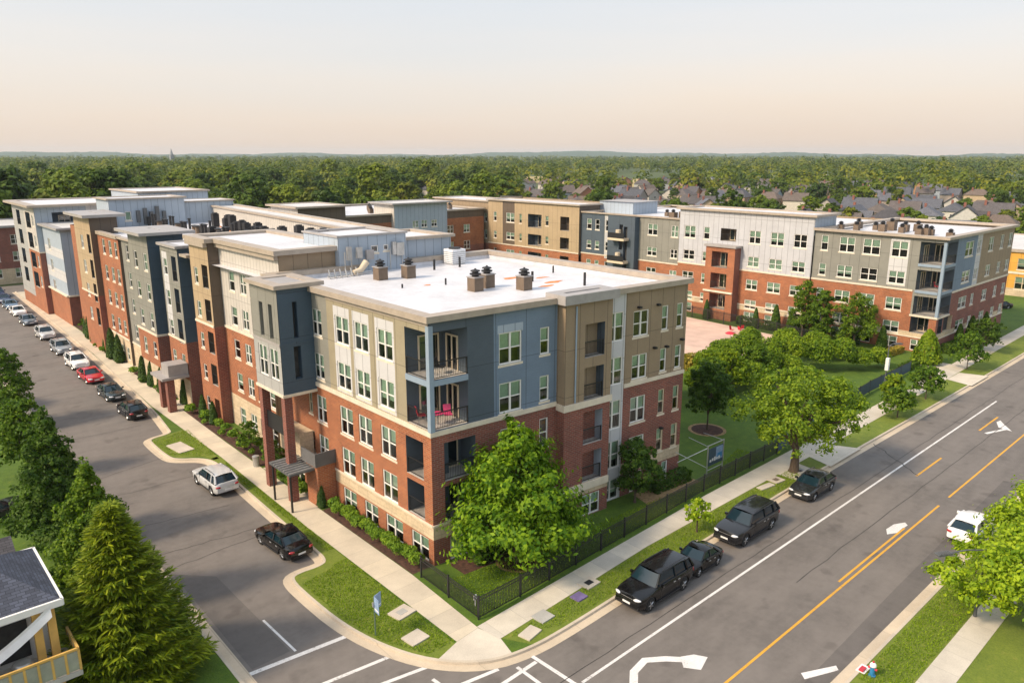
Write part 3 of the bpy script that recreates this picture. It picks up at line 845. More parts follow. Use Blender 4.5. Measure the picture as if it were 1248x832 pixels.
# ================================================================== STREET ROW BEHIND IT
def row_block():
    b = Bld('long stepped apartment row with white membrane roof running down the left street', (25.5, 75, 0))
    R = [(13.15, 14.95), (10.0, 11.75), (6.95, 8.7), (3.85, 5.55)]
    G = (.6, 2.2)
    def ret(p, q, zt, bands): Fac(b, p, q, -.3, zt, bands).done()
    # cream section
    f = Fac(b, (26.0, 68.8), (26.0, 56.6), -.3, 17.3, [(3.2, 'stone'), (9.6, 'brick'), (18, 'cream')])
    h_ = Fac(b, (26.0, 56.6), (26.0, 53.4), -.3, 15.75, [(3.2, 'stone'), (9.6, 'brick'), (18, 'cream')])
    for z0, z1 in R: h_.win(54.3, 55.5, z0, z1)
    h_.done()
    for y0, y1 in ((65.75, 67.0), (63.3, 64.6), (61.3, 62.5), (57.0, 58.2), (59, 60.2)):
        for z0, z1 in R: f.win(y0, y1, z0, z1)
        f.win(y0, y1, *G, sill=False)
    f.belt(9.5, 9.72, 'sill', .09); f.belt(16.9, 17.3, 'cope', .35); f.done()
    # tan bay
    bt = [(9.6, 'brick'), (18, 'tan')]
    f = Fac(b, (25.0, 73.4), (25.0, 68.8), -.3, 17.3, bt)
    for i, (z0, z1) in enumerate(R):
        f.win(71.7, 72.6, z0 + .1, z1 - .15)
        f.balc(69.2, 70.6, z0 - .1, z1 + .25, 1.5, 'brown', door=False)
    f.win(71.7, 72.6, *G); f.slot_(69.3, 70.5, .3, 2.4)
    f.belt(9.5, 9.72, 'sill', .08); f.belt(16.9, 17.3, 'cope', .35); f.done()
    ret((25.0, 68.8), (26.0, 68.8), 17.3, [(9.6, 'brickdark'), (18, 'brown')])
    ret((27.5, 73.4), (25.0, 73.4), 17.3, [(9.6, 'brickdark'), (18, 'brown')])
    # raised deck over cream + tan, tan panel return towards the corner block
    f = Fac(b, (26.0, 56.6), (33.0, 56.55), 15.2, 17.3, [(18, 'taupe')]); f.done()
    Fac(b, (33.0, 56.55), (33.0, 73.4), 15.2, 17.3, [(18, 'cream')]).done()
    Fac(b, (33.0, 73.4), (26.0, 73.4), 15.2, 17.3, [(18, 'cream')]).done()
    pp = [(25.9, 56.6), (33.0, 56.55), (33.0, 73.4), (25.1, 73.4), (25.1, 68.9), (25.9, 68.9)]
    b.ring(pp, 17.3, 17.68, .42, .6, 'cope'); b.deck([(26.3, 56.9), (32.6, 56.9), (32.6, 73.0), (26.3, 73.0)], 17.42)
    # recess
    f = Fac(b, (26.6, 75.6), (26.6, 73.4), -.3, 15.6, [(18, 'grey')])
    f.done()
    # light grey bay
    bl = [(3.0, 'stone'), (6.9, 'brick'), (18, 'grey')]
    f = Fac(b, (24.6, 80.6), (24.6, 75.6), -.3, 16.2, bl)
    for i, (z0, z1) in enumerate(R):
        f.panel(78.75, 80.2, 7.2, 15.6, 'white')
        f.win(78.9, 80.0, z0 + .1, z1, sill=i > 2)
        if i < 3: f.balc(76.2, 77.5, z0 - .3, z1 + .4, 1.5, 'slate', door=False)
        else: f.win(76.4, 77.4, z0, z1)
    f.belt(6.85, 7.05, 'sill', .08); f.done()
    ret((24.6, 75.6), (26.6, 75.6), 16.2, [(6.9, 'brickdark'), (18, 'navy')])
    pp = [(24.6, 75.6), (28.0, 75.6), (28.0, 80.6), (24.6, 80.6)]; b.ring(pp, 16.2, 16.45, .25, .5, 'copegrey'); b.deck(pp, 16.35, 'roof')
    Fac(b, (28.0, 75.6), (28.0, 80.6), 15.2, 16.2, [(18, 'grey')]).done()
    # entry canopy with brick piers in front of the bay
    mb = MB(); mb.box((21.9, 75.4, 3.5), (24.5, 79.0, 3.75), M['copegrey']); mb.box((22.6, 75.6, 3.75), (24.5, 77.6, 4.9), M['copegrey']); b.partmb('entry_canopy', mb)
    for y in (75.7, 77.8): b.mb('brickdark').box((22.4, y, -.2), (23.1, y + .7, 3.5), M['brickdark'])
    # recessed strip then slate tower with overhanging cap
    f = Fac(b, (26.4, 82.5), (26.4, 80.6), -.3, 15.6, [(18, 'grey')]); f.done()
    bb = [(3.0, 'stone'), (6.5, 'brick'), (18, 'grey')]
    f = Fac(b, (24.0, 89.0), (24.0, 82.5), -.3, 17.0, bb)
    for z0, z1 in R:
        f.win(83.2, 84.3, z0 + .1, z1 + .1); f.win(86.4, 87.5, z0 + .1, z1 + .1)
    f.win(83.2, 84.3, *G); f.win(86.4, 87.5, *G); f.belt(6.4, 6.62, 'sill', .09); f.done()
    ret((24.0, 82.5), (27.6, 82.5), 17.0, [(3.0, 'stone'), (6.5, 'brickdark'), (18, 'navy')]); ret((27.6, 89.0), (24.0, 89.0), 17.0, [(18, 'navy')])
    Fac(b, (27.6, 82.5), (27.6, 89.0), 15.0, 17.0, [(18, 'grey')]).done()
    b.mb('sill').box((23.95, 82.42, 6.4), (27.5, 82.495, 6.62), M['sill'])
    pp = [(24.0, 82.5), (27.6, 82.5), (27.6, 89.0), (24.0, 89.0)]; b.ring(pp, 17.0, 17.3, 1.0, 1.6, 'copegrey'); b.deck(pp, 17.26, 'copegrey')
    # balcony recess
    f = Fac(b, (25.2, 96.4), (25.2, 89.0), -.3, 15.5, [(3.0, 'stone'), (18, 'grey')])
    for z0, z1 in R: f.balc(90.6, 92.4, z0 - .4, z1 + .3, 1.5, 'brown', door=False); f.win(93.8, 94.8, z0, z1)
    f.belt(3.0, 3.2, 'sill', .07); f.done()
    # red section
    f = Fac(b, (24.9, 105.3), (24.9, 96.4), -.3, 15.6, [(3.3, 'stone'), (18, 'brick')])
    for y0, y1 in ((97.2, 98.3), (99.5, 100.7), (102.2, 103.4)):
        for z0, z1 in R: f.win(y0, y1, z0, z1)
        f.win(y0, y1, *G, sill=False)
    f.belt(3.2, 3.4, 'sill', .08); f.belt(15.4, 15.6, 'cope', .2); f.done()
    ret((24.9, 96.4), (25.2, 96.4), 15.6, [(18, 'brown')])
    # far tan tower with cap
    f = Fac(b, (24.2, 113.2), (24.2, 105.3), -.3, 17.4, [(7.6, 'brick'), (18, 'tan')])
    for i, (z0, z1) in enumerate(R):
        f.win(109.3, 110.6, z0 + .1, z1); f.balc(105.9, 107.3, z0 - .3, z1 + .3, 1.5, 'brown', door=False)
    f.belt(7.5, 7.7, 'sill', .08); f.done()
    ret((24.2, 105.3), (27.4, 105.3), 17.4, [(7.6, 'brickdark'), (18, 'brown')])
    ret((27.4, 113.2), (24.2, 113.2), 17.4, [(18, 'brown')]); Fac(b, (27.4, 105.3), (27.4, 113.2), 15, 17.4, [(18, 'tan')]).done()
    pp = [(24.2, 105.3), (27.4, 105.3), (27.4, 113.2), (24.2, 113.2)]; b.ring(pp, 17.4, 17.75, .9, 1.5, 'copegrey'); b.deck(pp, 17.7, 'copegrey')
    # main deck and hidden walls
    b.deck([(25.3, 56.7), (46.6, 56.7), (46.6, 119.0), (25.3, 119.0)], 15.32)
    Fac(b, (46.8, 56.4), (46.8, 119.2), -.3, 15.6, [(9, 'brickdark'), (18, 'taupe')]).done(); Fac(b, (46.8, 119.2), (25.0, 119.2), -.3, 15.6, [(18, 'brick')]).done()
    Fac(b, (25.0, 119.2), (25.0, 113.2), -.3, 15.6, [(18, 'brick')]).done()
    b.mb('cope').box((24.7, 73.5, 15.5), (25.4, 75.4, 15.75), M['cope'])
    b.mb('cope').box((24.75, 89.2, 15.5), (25.35, 96.3, 15.75), M['cope']); b.mb('cope').box((24.68, 96.3, 15.602), (25.3, 105.2, 15.8), M['cope'])
    # high screen wall, lit from the street side
    f = Fac(b, (43.0, 117.0), (39.0, 66.0), 15.3, 17.5, [(18.5, 'cream')]); f.done()
    Fac(b, (39.0, 66.0), (42.5, 64.5), 15.3, 17.5, [(18.5, 'taupe')]).done()
    pp = [(39.0, 66.0), (42.5, 64.5), (46.6, 117), (43.0, 117)]; b.ring(pp, 17.5, 17.72, .2, .5, 'cope'); b.deck(pp, 17.55, 'roofgrey')
    # pale blue penthouses at the far end of the roof
    f = Fac(b, (28.6, 113.0), (38.5, 113.0), 15.3, 19.0, [(20, 'paleblue')]); f.win(30.5, 31.3, 16.2, 17.4); f.done(); Fac(b, (28.6, 119.1), (28.6, 113.0), 15.3, 19.0, [(20, 'paleblue')]).done()
    pp = [(28.6, 113.0), (38.5, 113.0), (38.5, 119.1), (28.6, 119.1)]; b.ring(pp, 19.0, 19.2, .3, .5, 'cope'); b.deck(pp, 19.1)
    f = Fac(b, (38.55, 114.0), (46.0, 114.0), 15.3, 18.3, [(20, 'paleblue')]); f.done()
    pp = [(38.55, 114.0), (46.0, 114.0), (46.0, 119.1), (38.55, 119.1)]; b.ring(pp, 18.3, 18.45, .2, .4, 'cope'); b.deck(pp, 18.4)
    for k, (x, z, h) in enumerate(((31.9, 15.9, 1.6), (32.8, 15.6, 2.2), (33.6, 15.8, 1.5), (34.4, 15.6, 2.4), (35.3, 16, 1.3))):
        mb = MB(); mb.box((x, 112.5, z), (x + .45, 112.95, z + h), M['railgrey']); b.partmb('electric_cabinet', mb)
    b.done(); return b

# ================================================================== RIGHT-HAND BLOCK ACROSS THE COURTYARD
def right_block():
    b = Bld('long red brick block across the courtyard with cream and grey upper floors', (102.5, 34, 0))
    X = 102.5
    R = [(12.1, 14.15), (8.65, 10.3), (5.2, 6.85), (2.25, 3.75)]
    bands = [(1.95, 'brick'), (2.7, 'stone'), (8.0, 'brick'), (18, 'grey')]
    def secs(y1, y0, x, zt, bd): return Fac(b, (x, y1), (x, y0), -.3, zt, bd)
    # grey corner section
    f = secs(51.0, 34.0, X, 14.75, bands)
    f.panel(37.95, 40.95, 8.2, 14.55, 'grey'); f.panel(38.3, 40.65, 8.4, 14.4, 'white')
    for y0, y1 in ((38.45, 40.5), (41.95, 44.2), (45.3, 47.4), (49.0, 50.0)):
        for i, (z0, z1) in enumerate(R): f.win(y0, y1, z0, z1, blind=None if i else .15)
        f.win(y0, y1, .3, 1.75, sill=False)
    lz = ((11.55, 14.3), (8.15, 10.75), (5.0, 7.4))
    for z0, z1 in lz: f.holes.append((f.S(37.0), f.L, z0, z1))
    f.panel(34.0, 37.25, 4.9, 14.75, 'grey')
    f.balc(34.9, 37.1, 2.6, 4.7, 1.7, 'slate'); f.win(35.2, 36.8, .3, 1.75, sill=False)
    f.belt(7.9, 8.12, 'sill', .08, 37.3, 51.0); f.belt(4.72, 4.95, 'sill', .12, 33.9, 37.3); f.belt(1.95, 2.1, 'sill', .06); f.done()
    for z0, z1 in lz: loggia(b, (X, 34.0), (0, 1), (1, 0), 3.0, 3.9, z0, z1, 'slate', True)
    b.mb('post').box((X - .08, 33.92, 4.95), (X + .26, 34.26, 14.4), M['post'])
    # end wall
    f = Fac(b, (X, 34.0), (129, 34.0), -.3, 14.75, [(1.95, 'brickdark'), (2.7, 'stone'), (7.7, 'brickdark'), (18, 'taupe')])
    for z0, z1 in lz: f.holes.append((0, 3.9, z0, z1))
    f.panel(102.5, 106.6, 4.9, 14.75, 'slate'); f.panel(106.6, 113.7, 7.7, 14.75, 'blue'); f.panel(113.7, 115.6, 7.7, 14.75, 'white')
    for x0, x1 in ((109.5, 112.5), (114.0, 115.3), (118.5, 120.5), (123.3, 124.8), (126.9, 128.6)):
        for i, (z0, z1) in enumerate(R): f.win(x0, x1, z0 - .1, z1 - .2, blind=.4)
    f.slot_(105.0, 108.0, 2.6, 4.6); f.balc(103.2, 104.6, 2.6, 4.7, 1.2, 'slate', door=False)
    f.belt(7.6, 7.85, 'sill', .08, 106.6, 129); f.belt(4.72, 4.95, 'sill', .12, 102.4, 106.6); f.belt(1.95, 2.1, 'sill', .06); f.done()
    # white slab edges of the corner balconies
    for z in (11.2, 7.8): b.mb('post').box((X - .1, 34.3, z), (X + .1, 37.0, z + .33), M['post']); b.mb('post').box((X + .27, 33.9, z), (106.3, 34.1, z + .33), M['post'])
    # tall cream section
    f = secs(73.6, 51.0, X - .3, 16.5, [(1.95, 'brick'), (2.7, 'stone'), (8.0, 'brick'), (18, 'offwhite')])
    for y0, y1 in ((51.9, 53.9), (55.4, 57.5), (59.1, 61.0), (70.5, 72.6)):
        for i, (z0, z1) in enumerate(R): f.win(y0, y1, z0, z1 - .15)
        f.win(y0, y1, .3, 1.75, sill=False)
    for i, (z0, z1) in enumerate(R): f.win(67.9, 69.0, z0, z1 - .15)
    f.balc(63.2, 65.9, 12.1, 14.0, 1.7, 'brown')
    f.belt(7.9, 8.12, 'sill', .08); f.belt(2.68, 2.85, 'sill', .07); f.done()
    Fac(b, (X - .3, 51.0), (X + 6, 51.0), 14.0, 16.5, [(18, 'paleblue')]).done(); Fac(b, (X + 6, 73.6), (X - .3, 73.6), -.3, 16.5, [(18, 'grey')]).done()
    # brick balcony tower in front of it
    t0, t1, tx = 62.2, 67.3, X - 1.9
    f = secs(t1, t0, tx, 11.3, [(18, 'brick')])
    for z0, z1 in ((8.2, 10.6), (4.9, 7.3), (1.8, 4.1)): f.balc(63.4, 66.2, z0, z1, 1.5, 'brickdark')
    f.belt(4.35, 4.6, 'sill', .25); f.done()
    Fac(b, (tx, t0), (X - .3, t0), -.3, 11.3, [(18, 'brickdark')]).done(); Fac(b, (X - .3, t1), (tx, t1), -.3, 11.3, [(18, 'brickdark')]).done()
    pp = [(tx, t0), (X - .3, t0), (X - .3, t1), (tx, t1)]; b.ring(pp, 11.3, 11.6, .25, .6, 'copegrey'); b.deck(pp, 11.55, 'copegrey')
    # grey middle section
    f = secs(95.4, 73.6, X, 14.75, [(1.95, 'brick'), (2.7, 'stone'), (7.5, 'brick'), (18, 'grey')])
    f.panel(89.8, 95.4, 7.5, 14.75, 'slate')
    for y0, y1 in ((74.0, 75.4), (78.2, 80.2), (91.0, 92.0), (92.9, 94.0)):
        for i, (z0, z1) in enumerate(R): f.win(y0, y1, z0 - .2, z1 - .4)
    f.panel(88.0, 89.7, 7.0, 14.4, 'white')
    for z0, z1 in R: f.win(88.1, 89.6, z0 - .3, z1 - .4, blind=.95)
    f.belt(7.4, 7.6, 'sill', .08); f.done()
    # projecting slate bay with stacked buff balconies
    f = secs(88.0, 82.0, X - 1.2, 14.75, [(18, 'slate')]); f.slot_(84.6, 85.4, 9, 13.3); f.slot_(83.6, 84.4, 4, 13.0); f.done()
    Fac(b, (X - 1.2, 82.0), (X, 82.0), -.3, 14.75, [(18, 'navy')]).done()
    for z in (11.2, 7.3, 3.6):
        mb = MB(); mb.box((X - 2.6, 83.2, z - .5), (X - 1.22, 86.8, z - .1), M['framecream']); mb.box((X - 2.6, 83.2, z - .098), (X - 2.5, 86.8, z + .8), M['rail'])
        mb.tube([(X - 1.9, 85, z + .3), (X - 1.9, 85, z + 1.3)], .45, M['framecream'], 10); b.partmb('balcony', mb)
    # tan section
    f = secs(121.0, 95.4, X - .6, 15.9, [(7.3, 'brick'), (18, 'tan')])
    f.panel(112.9, 116.5, 7.3, 15.9, 'brown')
    for y0, y1 in ((97.9, 100.2), ):
        for z0, z1 in R: f.balc(y0, y1, z0 - .9, z1 - .4, 1.5, 'brown', door=False)
    for z0, z1 in R:
        f.balc(105.2, 109.0, z0 - .9, z1 - .4, 1.6, 'slate'); f.win(103.3, 104.2, z0 - .3, z1 - .5, kind='cream'); f.win(110.8, 111.6, z0 - .3, z1 - .5, kind='cream')
        f.win(113.0, 115.4, z0 - .3, z1 - .5); f.win(118.4, 119.3, z0 - .3, z1 - .5)
    f.belt(7.2, 7.4, 'sill', .1); f.done()
    Fac(b, (X - .6, 95.4), (X + 5, 95.4), 7, 15.9, [(18, 'brown')]).done()
    # brown section with tall dark glazing
    f = secs(140.0, 121.0, X - .3, 15.5, [(7.0, 'brickdark'), (18, 'taupe')])
    f.balc(124.0, 128.5, 7.8, 13.9, .7, 'slate', door=False, rail=False); f.balc(131.5, 133.8, 10.6, 13.4, 1.2, 'brown', door=False); f.balc(131.5, 133.8, 7.2, 9.8, 1.2, 'brown', door=False)
    f.win(121.8, 122.6, 11.4, 13.2); f.win(121.8, 122.6, 8.0, 9.8); f.done()
    # roof decks, other walls
    Fac(b, (129, 34), (129, 140), -.3, 14.75, [(7.7, 'brickdark'), (18, 'taupe')]).done(); Fac(b, (129, 140), (X, 140), -.3, 15.0, [(18, 'taupe')]).done()
    pts = [(X, 34), (129, 34), (129, 51), (X, 51)]
    b.deck([(X + .3, 34.3), (128.8, 34.3), (128.8, 139.8), (X + .3, 139.8)], 14.45)
    b.ring([(X, 34), (129, 34), (129, 50.6), (X, 50.6)], 14.75, 15.08, .45, .5, 'cope')
    pp = [(X - .3, 51.0), (X + 6, 51.0), (X + 6, 73.6), (X - .3, 73.6)]; b.ring(pp, 16.5, 16.8, .45, .5, 'cope'); b.deck(pp, 16.6)
    Fac(b, (X + 6, 51.0), (X + 6, 73.6), 14.4, 16.5, [(18, 'cream')]).done()
    b.ring([(X, 73.9), (128.9, 73.9), (128.9, 95.2), (X, 95.2)], 14.752, 15.0, .25, .4, 'cope')
    pp = [(X - .6, 95.4), (X + 5, 95.4), (X + 5, 121), (X - .6, 121)]; b.ring(pp, 15.9, 16.15, .35, .5, 'cope'); b.deck(pp, 16.0); Fac(b, (X + 5, 95.4), (X + 5, 121), 14.4, 15.9, [(18, 'cream')]).done()
    pp = [(X - .3, 121.2), (X + 8, 121.2), (X + 8, 139.9), (X - .3, 139.9)]; b.ring(pp, 15.5, 15.75, .35, .5, 'cope'); b.deck(pp, 15.6)
    # pale blue stair head on the middle roof
    f = Fac(b, (108, 88), (115, 88), 14.4, 16.6, [(18, 'paleblue')]); f.done(); Fac(b, (108, 96), (108, 88), 14.4, 16.6, [(18, 'paleblue')]).done(); b.deck([(107.7, 87.7), (115.3, 87.7), (115.3, 96), (107.7, 96)], 16.64, 'copegrey')
    # brown chimney vents
    for x, y, s in ((128, 66, .9), (108, 50.0, .8), (109.5, 48.4, .8), (112.5, 49.5, 1.0), (112.0, 46.8, .7), (113.0, 45.0, 1.25), (110.5, 45.2, 1.0), (112.4, 42.9, 1.0), (114.5, 42.0, 1.0), (110.5, 42.6, .8), (108.5, 39.6, .9), (109.2, 39.0, 1.0), (109.9, 38.6, .8), (106.0, 34.9, .9), (105, 77, 1.2), (106.2, 75.8, 1.3), (115.0, 78, .8), (110, 82, .7)):
        mb = MB(); mb.box((-.45 * s, -.45 * s, 0), (.45 * s, .45 * s, 1.0 * s), M['ventbox']); o = mb.build('roof_vent', b.root, loc=(x - X, y - 34, 14.45))
        c = MB(); c.lathe((0, 0, 1.0 * s), [(.25, 0), (.25, .12), (.4, .14), (.4, .22), (.2, .26), (.34, .36), (.1, .5)], M['black'], 8); c.build('vent_cap', o, 40)
    b.done(); return b

# ================================================================== COURTYARD CROSS WING, FAR STREET BLOCK, NEIGHBOURS
def cross_wing():
    b = Bld('low wing with white roof and pale blue penthouse closing the back of the courtyard', (75, 126, 0))
    f = Fac(b, (47.0, 122.0), (101.5, 122.0), -.3, 14.0, [(7, 'brickdark'), (12.6, 'brick'), (15, 'brown')])
    for k in range(12):
        for z0, z1 in ((9.6, 11.2), (6.2, 7.9)): f.win(50 + k * 4.2, 51.6 + k * 4.2, z0, z1)
    f.done(); b.deck([(47.2, 122.2), (101.3, 122.2), (101.3, 150), (47.2, 150)], 13.9); b.ring([(47, 122), (101.5, 122), (101.5, 150), (47, 150)], 14.0, 14.3, .3, .5, 'cope')
    Fac(b, (101.5, 122), (101.5, 150), -.3, 14, [(15, 'brown')]).done(); Fac(b, (101.5, 150), (47, 150), -.3, 14, [(15, 'brown')]).done(); Fac(b, (47, 150), (47, 122), -.3, 14, [(15, 'brown')]).done()
    f = Fac(b, (79.0, 121.0), (91.0, 120.6), -.3, 15.9, [(8, 'brick'), (18, 'paleblue')])
    for x in (83, 85, 87.3): f.win(x, x + 1.3, 11.4, 12.7)
    f.done(); Fac(b, (91, 120.6), (91, 128), -.3, 15.9, [(18, 'paleblue')]).done(); Fac(b, (79, 128), (79, 121), 8, 15.9, [(18, 'cream')]).done()
    pp = [(79, 121), (91, 120.6), (91, 128), (79, 128)]; b.ring(pp, 15.9, 16.15, .8, .5, 'copegrey'); b.deck(pp, 16.05, 'roofgrey')
    f = Fac(b, (60, 121.5), (69, 121.3), -.3, 16.0, [(18, 'brown')]); f.done(); Fac(b, (69, 121.3), (69, 132), 13, 16.0, [(18, 'brown')]).done(); Fac(b, (60, 132), (60, 121.5), 13, 16.0, [(18, 'cream')]).done()
    pp = [(60, 121.5), (69, 121.3), (69, 132), (60, 132)]; b.ring(pp, 16.0, 16.3, .7, .5, 'cope'); b.deck(pp, 16.2, 'roofgrey')
    for k in range(12):
        x = 72 + k * 2.3; y = 128 + (k * 37 % 11); mb = MB(); mb.box((-.4, -.4, 0), (.4, .4, .9), M['ventbox']); o = mb.build('roof_vent', b.root, loc=(x - 75, y - 126, 13.9))
        c = MB(); c.lathe((0, 0, .9), [(.25, 0), (.4, .14), (.4, .22), (.2, .26), (.1, .5)], M['black'], 8); c.build('vent_cap', o, 40)
    b.done(); return b

def far_block():
    b = Bld('white framed block with blue balconies at the far end of the left street', (24, 150, 0))
    R = [(14.0, 15.7), (10.8, 12.5), (7.6, 9.3), (4.4, 6.1)]
    f = Fac(b, (24.2, 156.0), (24.2, 138.0), -.3, 17.0, [(10.0, 'brick'), (18, 'cream')])
    f.panel(146, 156, 2.0, 17, 'silver')
    for z0, z1 in R:
        f.balc(149.5, 152.5, z0 - .5, z1 + .3, 1.5, 'slate', door=False); f.balc(141.5, 145, z0 - .5, z1 + .3, 1.5, 'slate', door=False); f.win(139, 140.3, z0, z1)
    f.done()
    f = Fac(b, (24.2, 138.0), (40.0, 138.0), -.3, 17.0, [(10.0, 'brickdark'), (18, 'paleblue')])
    f.panel(31.5, 34, 9.9, 17, 'white')
    for z0, z1 in R: f.balc(26.6, 30.2, z0 - .6, z1 + .4, 1.6, 'slate'); f.win(35.2, 39.2, z0, z1)
    f.belt(9.9, 10.1, 'sill', .1); f.done()
    Fac(b, (40, 138), (40, 156), -.3, 17, [(18, 'paleblue')]).done(); Fac(b, (40, 156), (24.2, 156), -.3, 17, [(18, 'taupe')]).done()
    pp = [(24.2, 138), (40, 138), (40, 156), (24.2, 156)]; b.ring(pp, 17.0, 17.35, 1.0, .6, 'cope'); b.deck(pp, 17.2)
    # nearer banded bay
    f = Fac(b, (25.0, 137.95), (25.0, 126.0), -.3, 14.3, [(4.6, 'brick'), (6.6, 'paleblue'), (8.2, 'white'), (10.0, 'paleblue'), (11.4, 'white'), (18, 'paleblue')])
    for z0, z1 in R[1:]: f.win(133.5, 135, z0, z1)
    f.belt(4.5, 4.7, 'sill', .3); f.done()
    f = Fac(b, (25.0, 126.0), (36.0, 126.0), -.3, 14.3, [(4.6, 'brickdark'), (18, 'paleblue')])
    for z0, z1 in R[1:]: f.win(27.2, 29.8, z0 - .4, z1)
    f.belt(4.5, 4.7, 'sill', .3); f.done(); Fac(b, (36, 126), (36, 137.9), -.3, 14.3, [(18, 'paleblue')]).done()
    pp = [(25, 126), (36, 126), (36, 137.9), (25, 137.9)]; b.ring(pp, 14.3, 14.6, .6, .5, 'copegrey'); b.deck(pp, 14.5, 'roofgrey')
    f = Fac(b, (40.2, 140), (52, 140), -.3, 18.6, [(19, 'paleblue')]); f.done(); pp = [(40.2, 140), (52, 140), (52, 156), (40.2, 156)]; b.ring(pp, 18.6, 18.85, .3, .5, 'cope'); b.deck(pp, 18.7); Fac(b, (52, 140), (52, 156), -.3, 18.6, [(19, 'paleblue')]).done(); Fac(b, (40.2, 156), (40.2, 140), 15, 18.6, [(19, 'paleblue')]).done()
    b.done(); return b

def neighbour_blocks():
    b = Bld('brown brick building beyond the end of the left street, at the photo edge', (18, 184, 0), 'brick_building', 'building')
    f = Fac(b, (14, 178), (34, 178), -.3, 11, [(3, 'stone'), (12, 'brickdark')])
    for k in range(5):
        for z in (1.2, 4.5, 7.8): f.win(15.2 + k * 3.8, 16.8 + k * 3.8, z, z + 1.8)
    f.done(); Fac(b, (34, 178), (34, 198), -.3, 11, [(12, 'brick')]).done(); Fac(b, (14, 198), (14, 178), -.3, 11, [(12, 'brick')]).done(); Fac(b, (34, 198), (14, 198), -.3, 11, [(12, 'brick')]).done()
    b.ring([(14, 178), (34, 178), (34, 198), (14, 198)], 11, 11.4, .4, .5, 'copegrey'); b.deck([(14, 178), (34, 178), (34, 198), (14, 198)], 11.2, 'roofgrey'); b.done()
    b = Bld('orange and tan shop building beyond the right-hand block at the photo edge', (160, 42, 0), 'ochre_building', 'building')
    f = Fac(b, (158, 58), (158, 36), -.3, 8, [(1.5, 'stone'), (12, 'ochre')])
    for k in range(4): f.win(38 + k * 5, 40.4 + k * 5, 1.4, 3.6, kind='cream'); f.win(38 + k * 5, 40.4 + k * 5, 4.9, 6.9, kind='cream')
    f.belt(4.1, 4.5, 'sill', .1); f.done()
    f = Fac(b, (158, 36), (190, 36), -.3, 8, [(1.5, 'stone'), (12, 'ochre')])
    for k in range(5): f.win(161 + k * 5.5, 164 + k * 5.5, 1.4, 3.6, kind='cream'); f.win(161 + k * 5.5, 164 + k * 5.5, 4.9, 6.9, kind='cream')
    f.done()
    Fac(b, (190, 36), (190, 58), -.3, 8, [(12, 'tan')]).done(); Fac(b, (190, 58), (158, 58), -.3, 8, [(12, 'tan')]).done()
    pp = [(158, 36), (190, 36), (190, 58), (158, 58)]; b.ring(pp, 8, 8.5, .3, .5, 'cope'); b.deck(pp, 8.3, 'roofgrey'); b.done()

# ================================================================== GROUND, ROADS, PAVING
def chaikin(p, n=2):
    for _ in range(n):
        q = [p[0]]
        for a, b in zip(p[:-1], p[1:]):
            q += [(a[0] * .75 + b[0] * .25, a[1] * .75 + b[1] * .25), (a[0] * .25 + b[0] * .75, a[1] * .25 + b[1] * .75)]
        q.append(p[-1]); p = q
    return p

def offs(p, d):
    """offset an open polyline to its left by d"""
    r = []
    for i in range(len(p)):
        a = Vector(p[max(i - 1, 0)]); c = Vector(p[min(i + 1, len(p) - 1)]); t = (c - a).normalized()
        r.append((p[i][0] - t.y * d, p[i][1] + t.x * d))
    return r

def strip(mb, p, d0, z0, d1, z1, m):
    a, b = offs(p, d0), offs(p, d1)
    for i in range(len(p) - 1):
        q = [Vector((*a[i], z0)), Vector((*a[i + 1], z0)), Vector((*b[i + 1], z1)), Vector((*b[i], z1))]
        mb.poly(q, m)

def kerb(p):
    """p runs with the block on its left"""
    k = MB(); strip(k, p, 0, -.02, .02, .135, M['kerb']); strip(k, p, .02, .135, .19, .14, M['kerb']); strip(k, p, .19, .14, .2, .1, M['kerb'])
    structure(k, 'kerb')
    g = MB(); strip(g, p, -.50, .006, .0, .010, M['gutter']); structure(g, 'gutter')

def line(mb, p, w, z, m): strip(mb, p, -w / 2, z, w / 2, z, m)
RB = lambda x, o: (x, o + .013 * (x - 30))

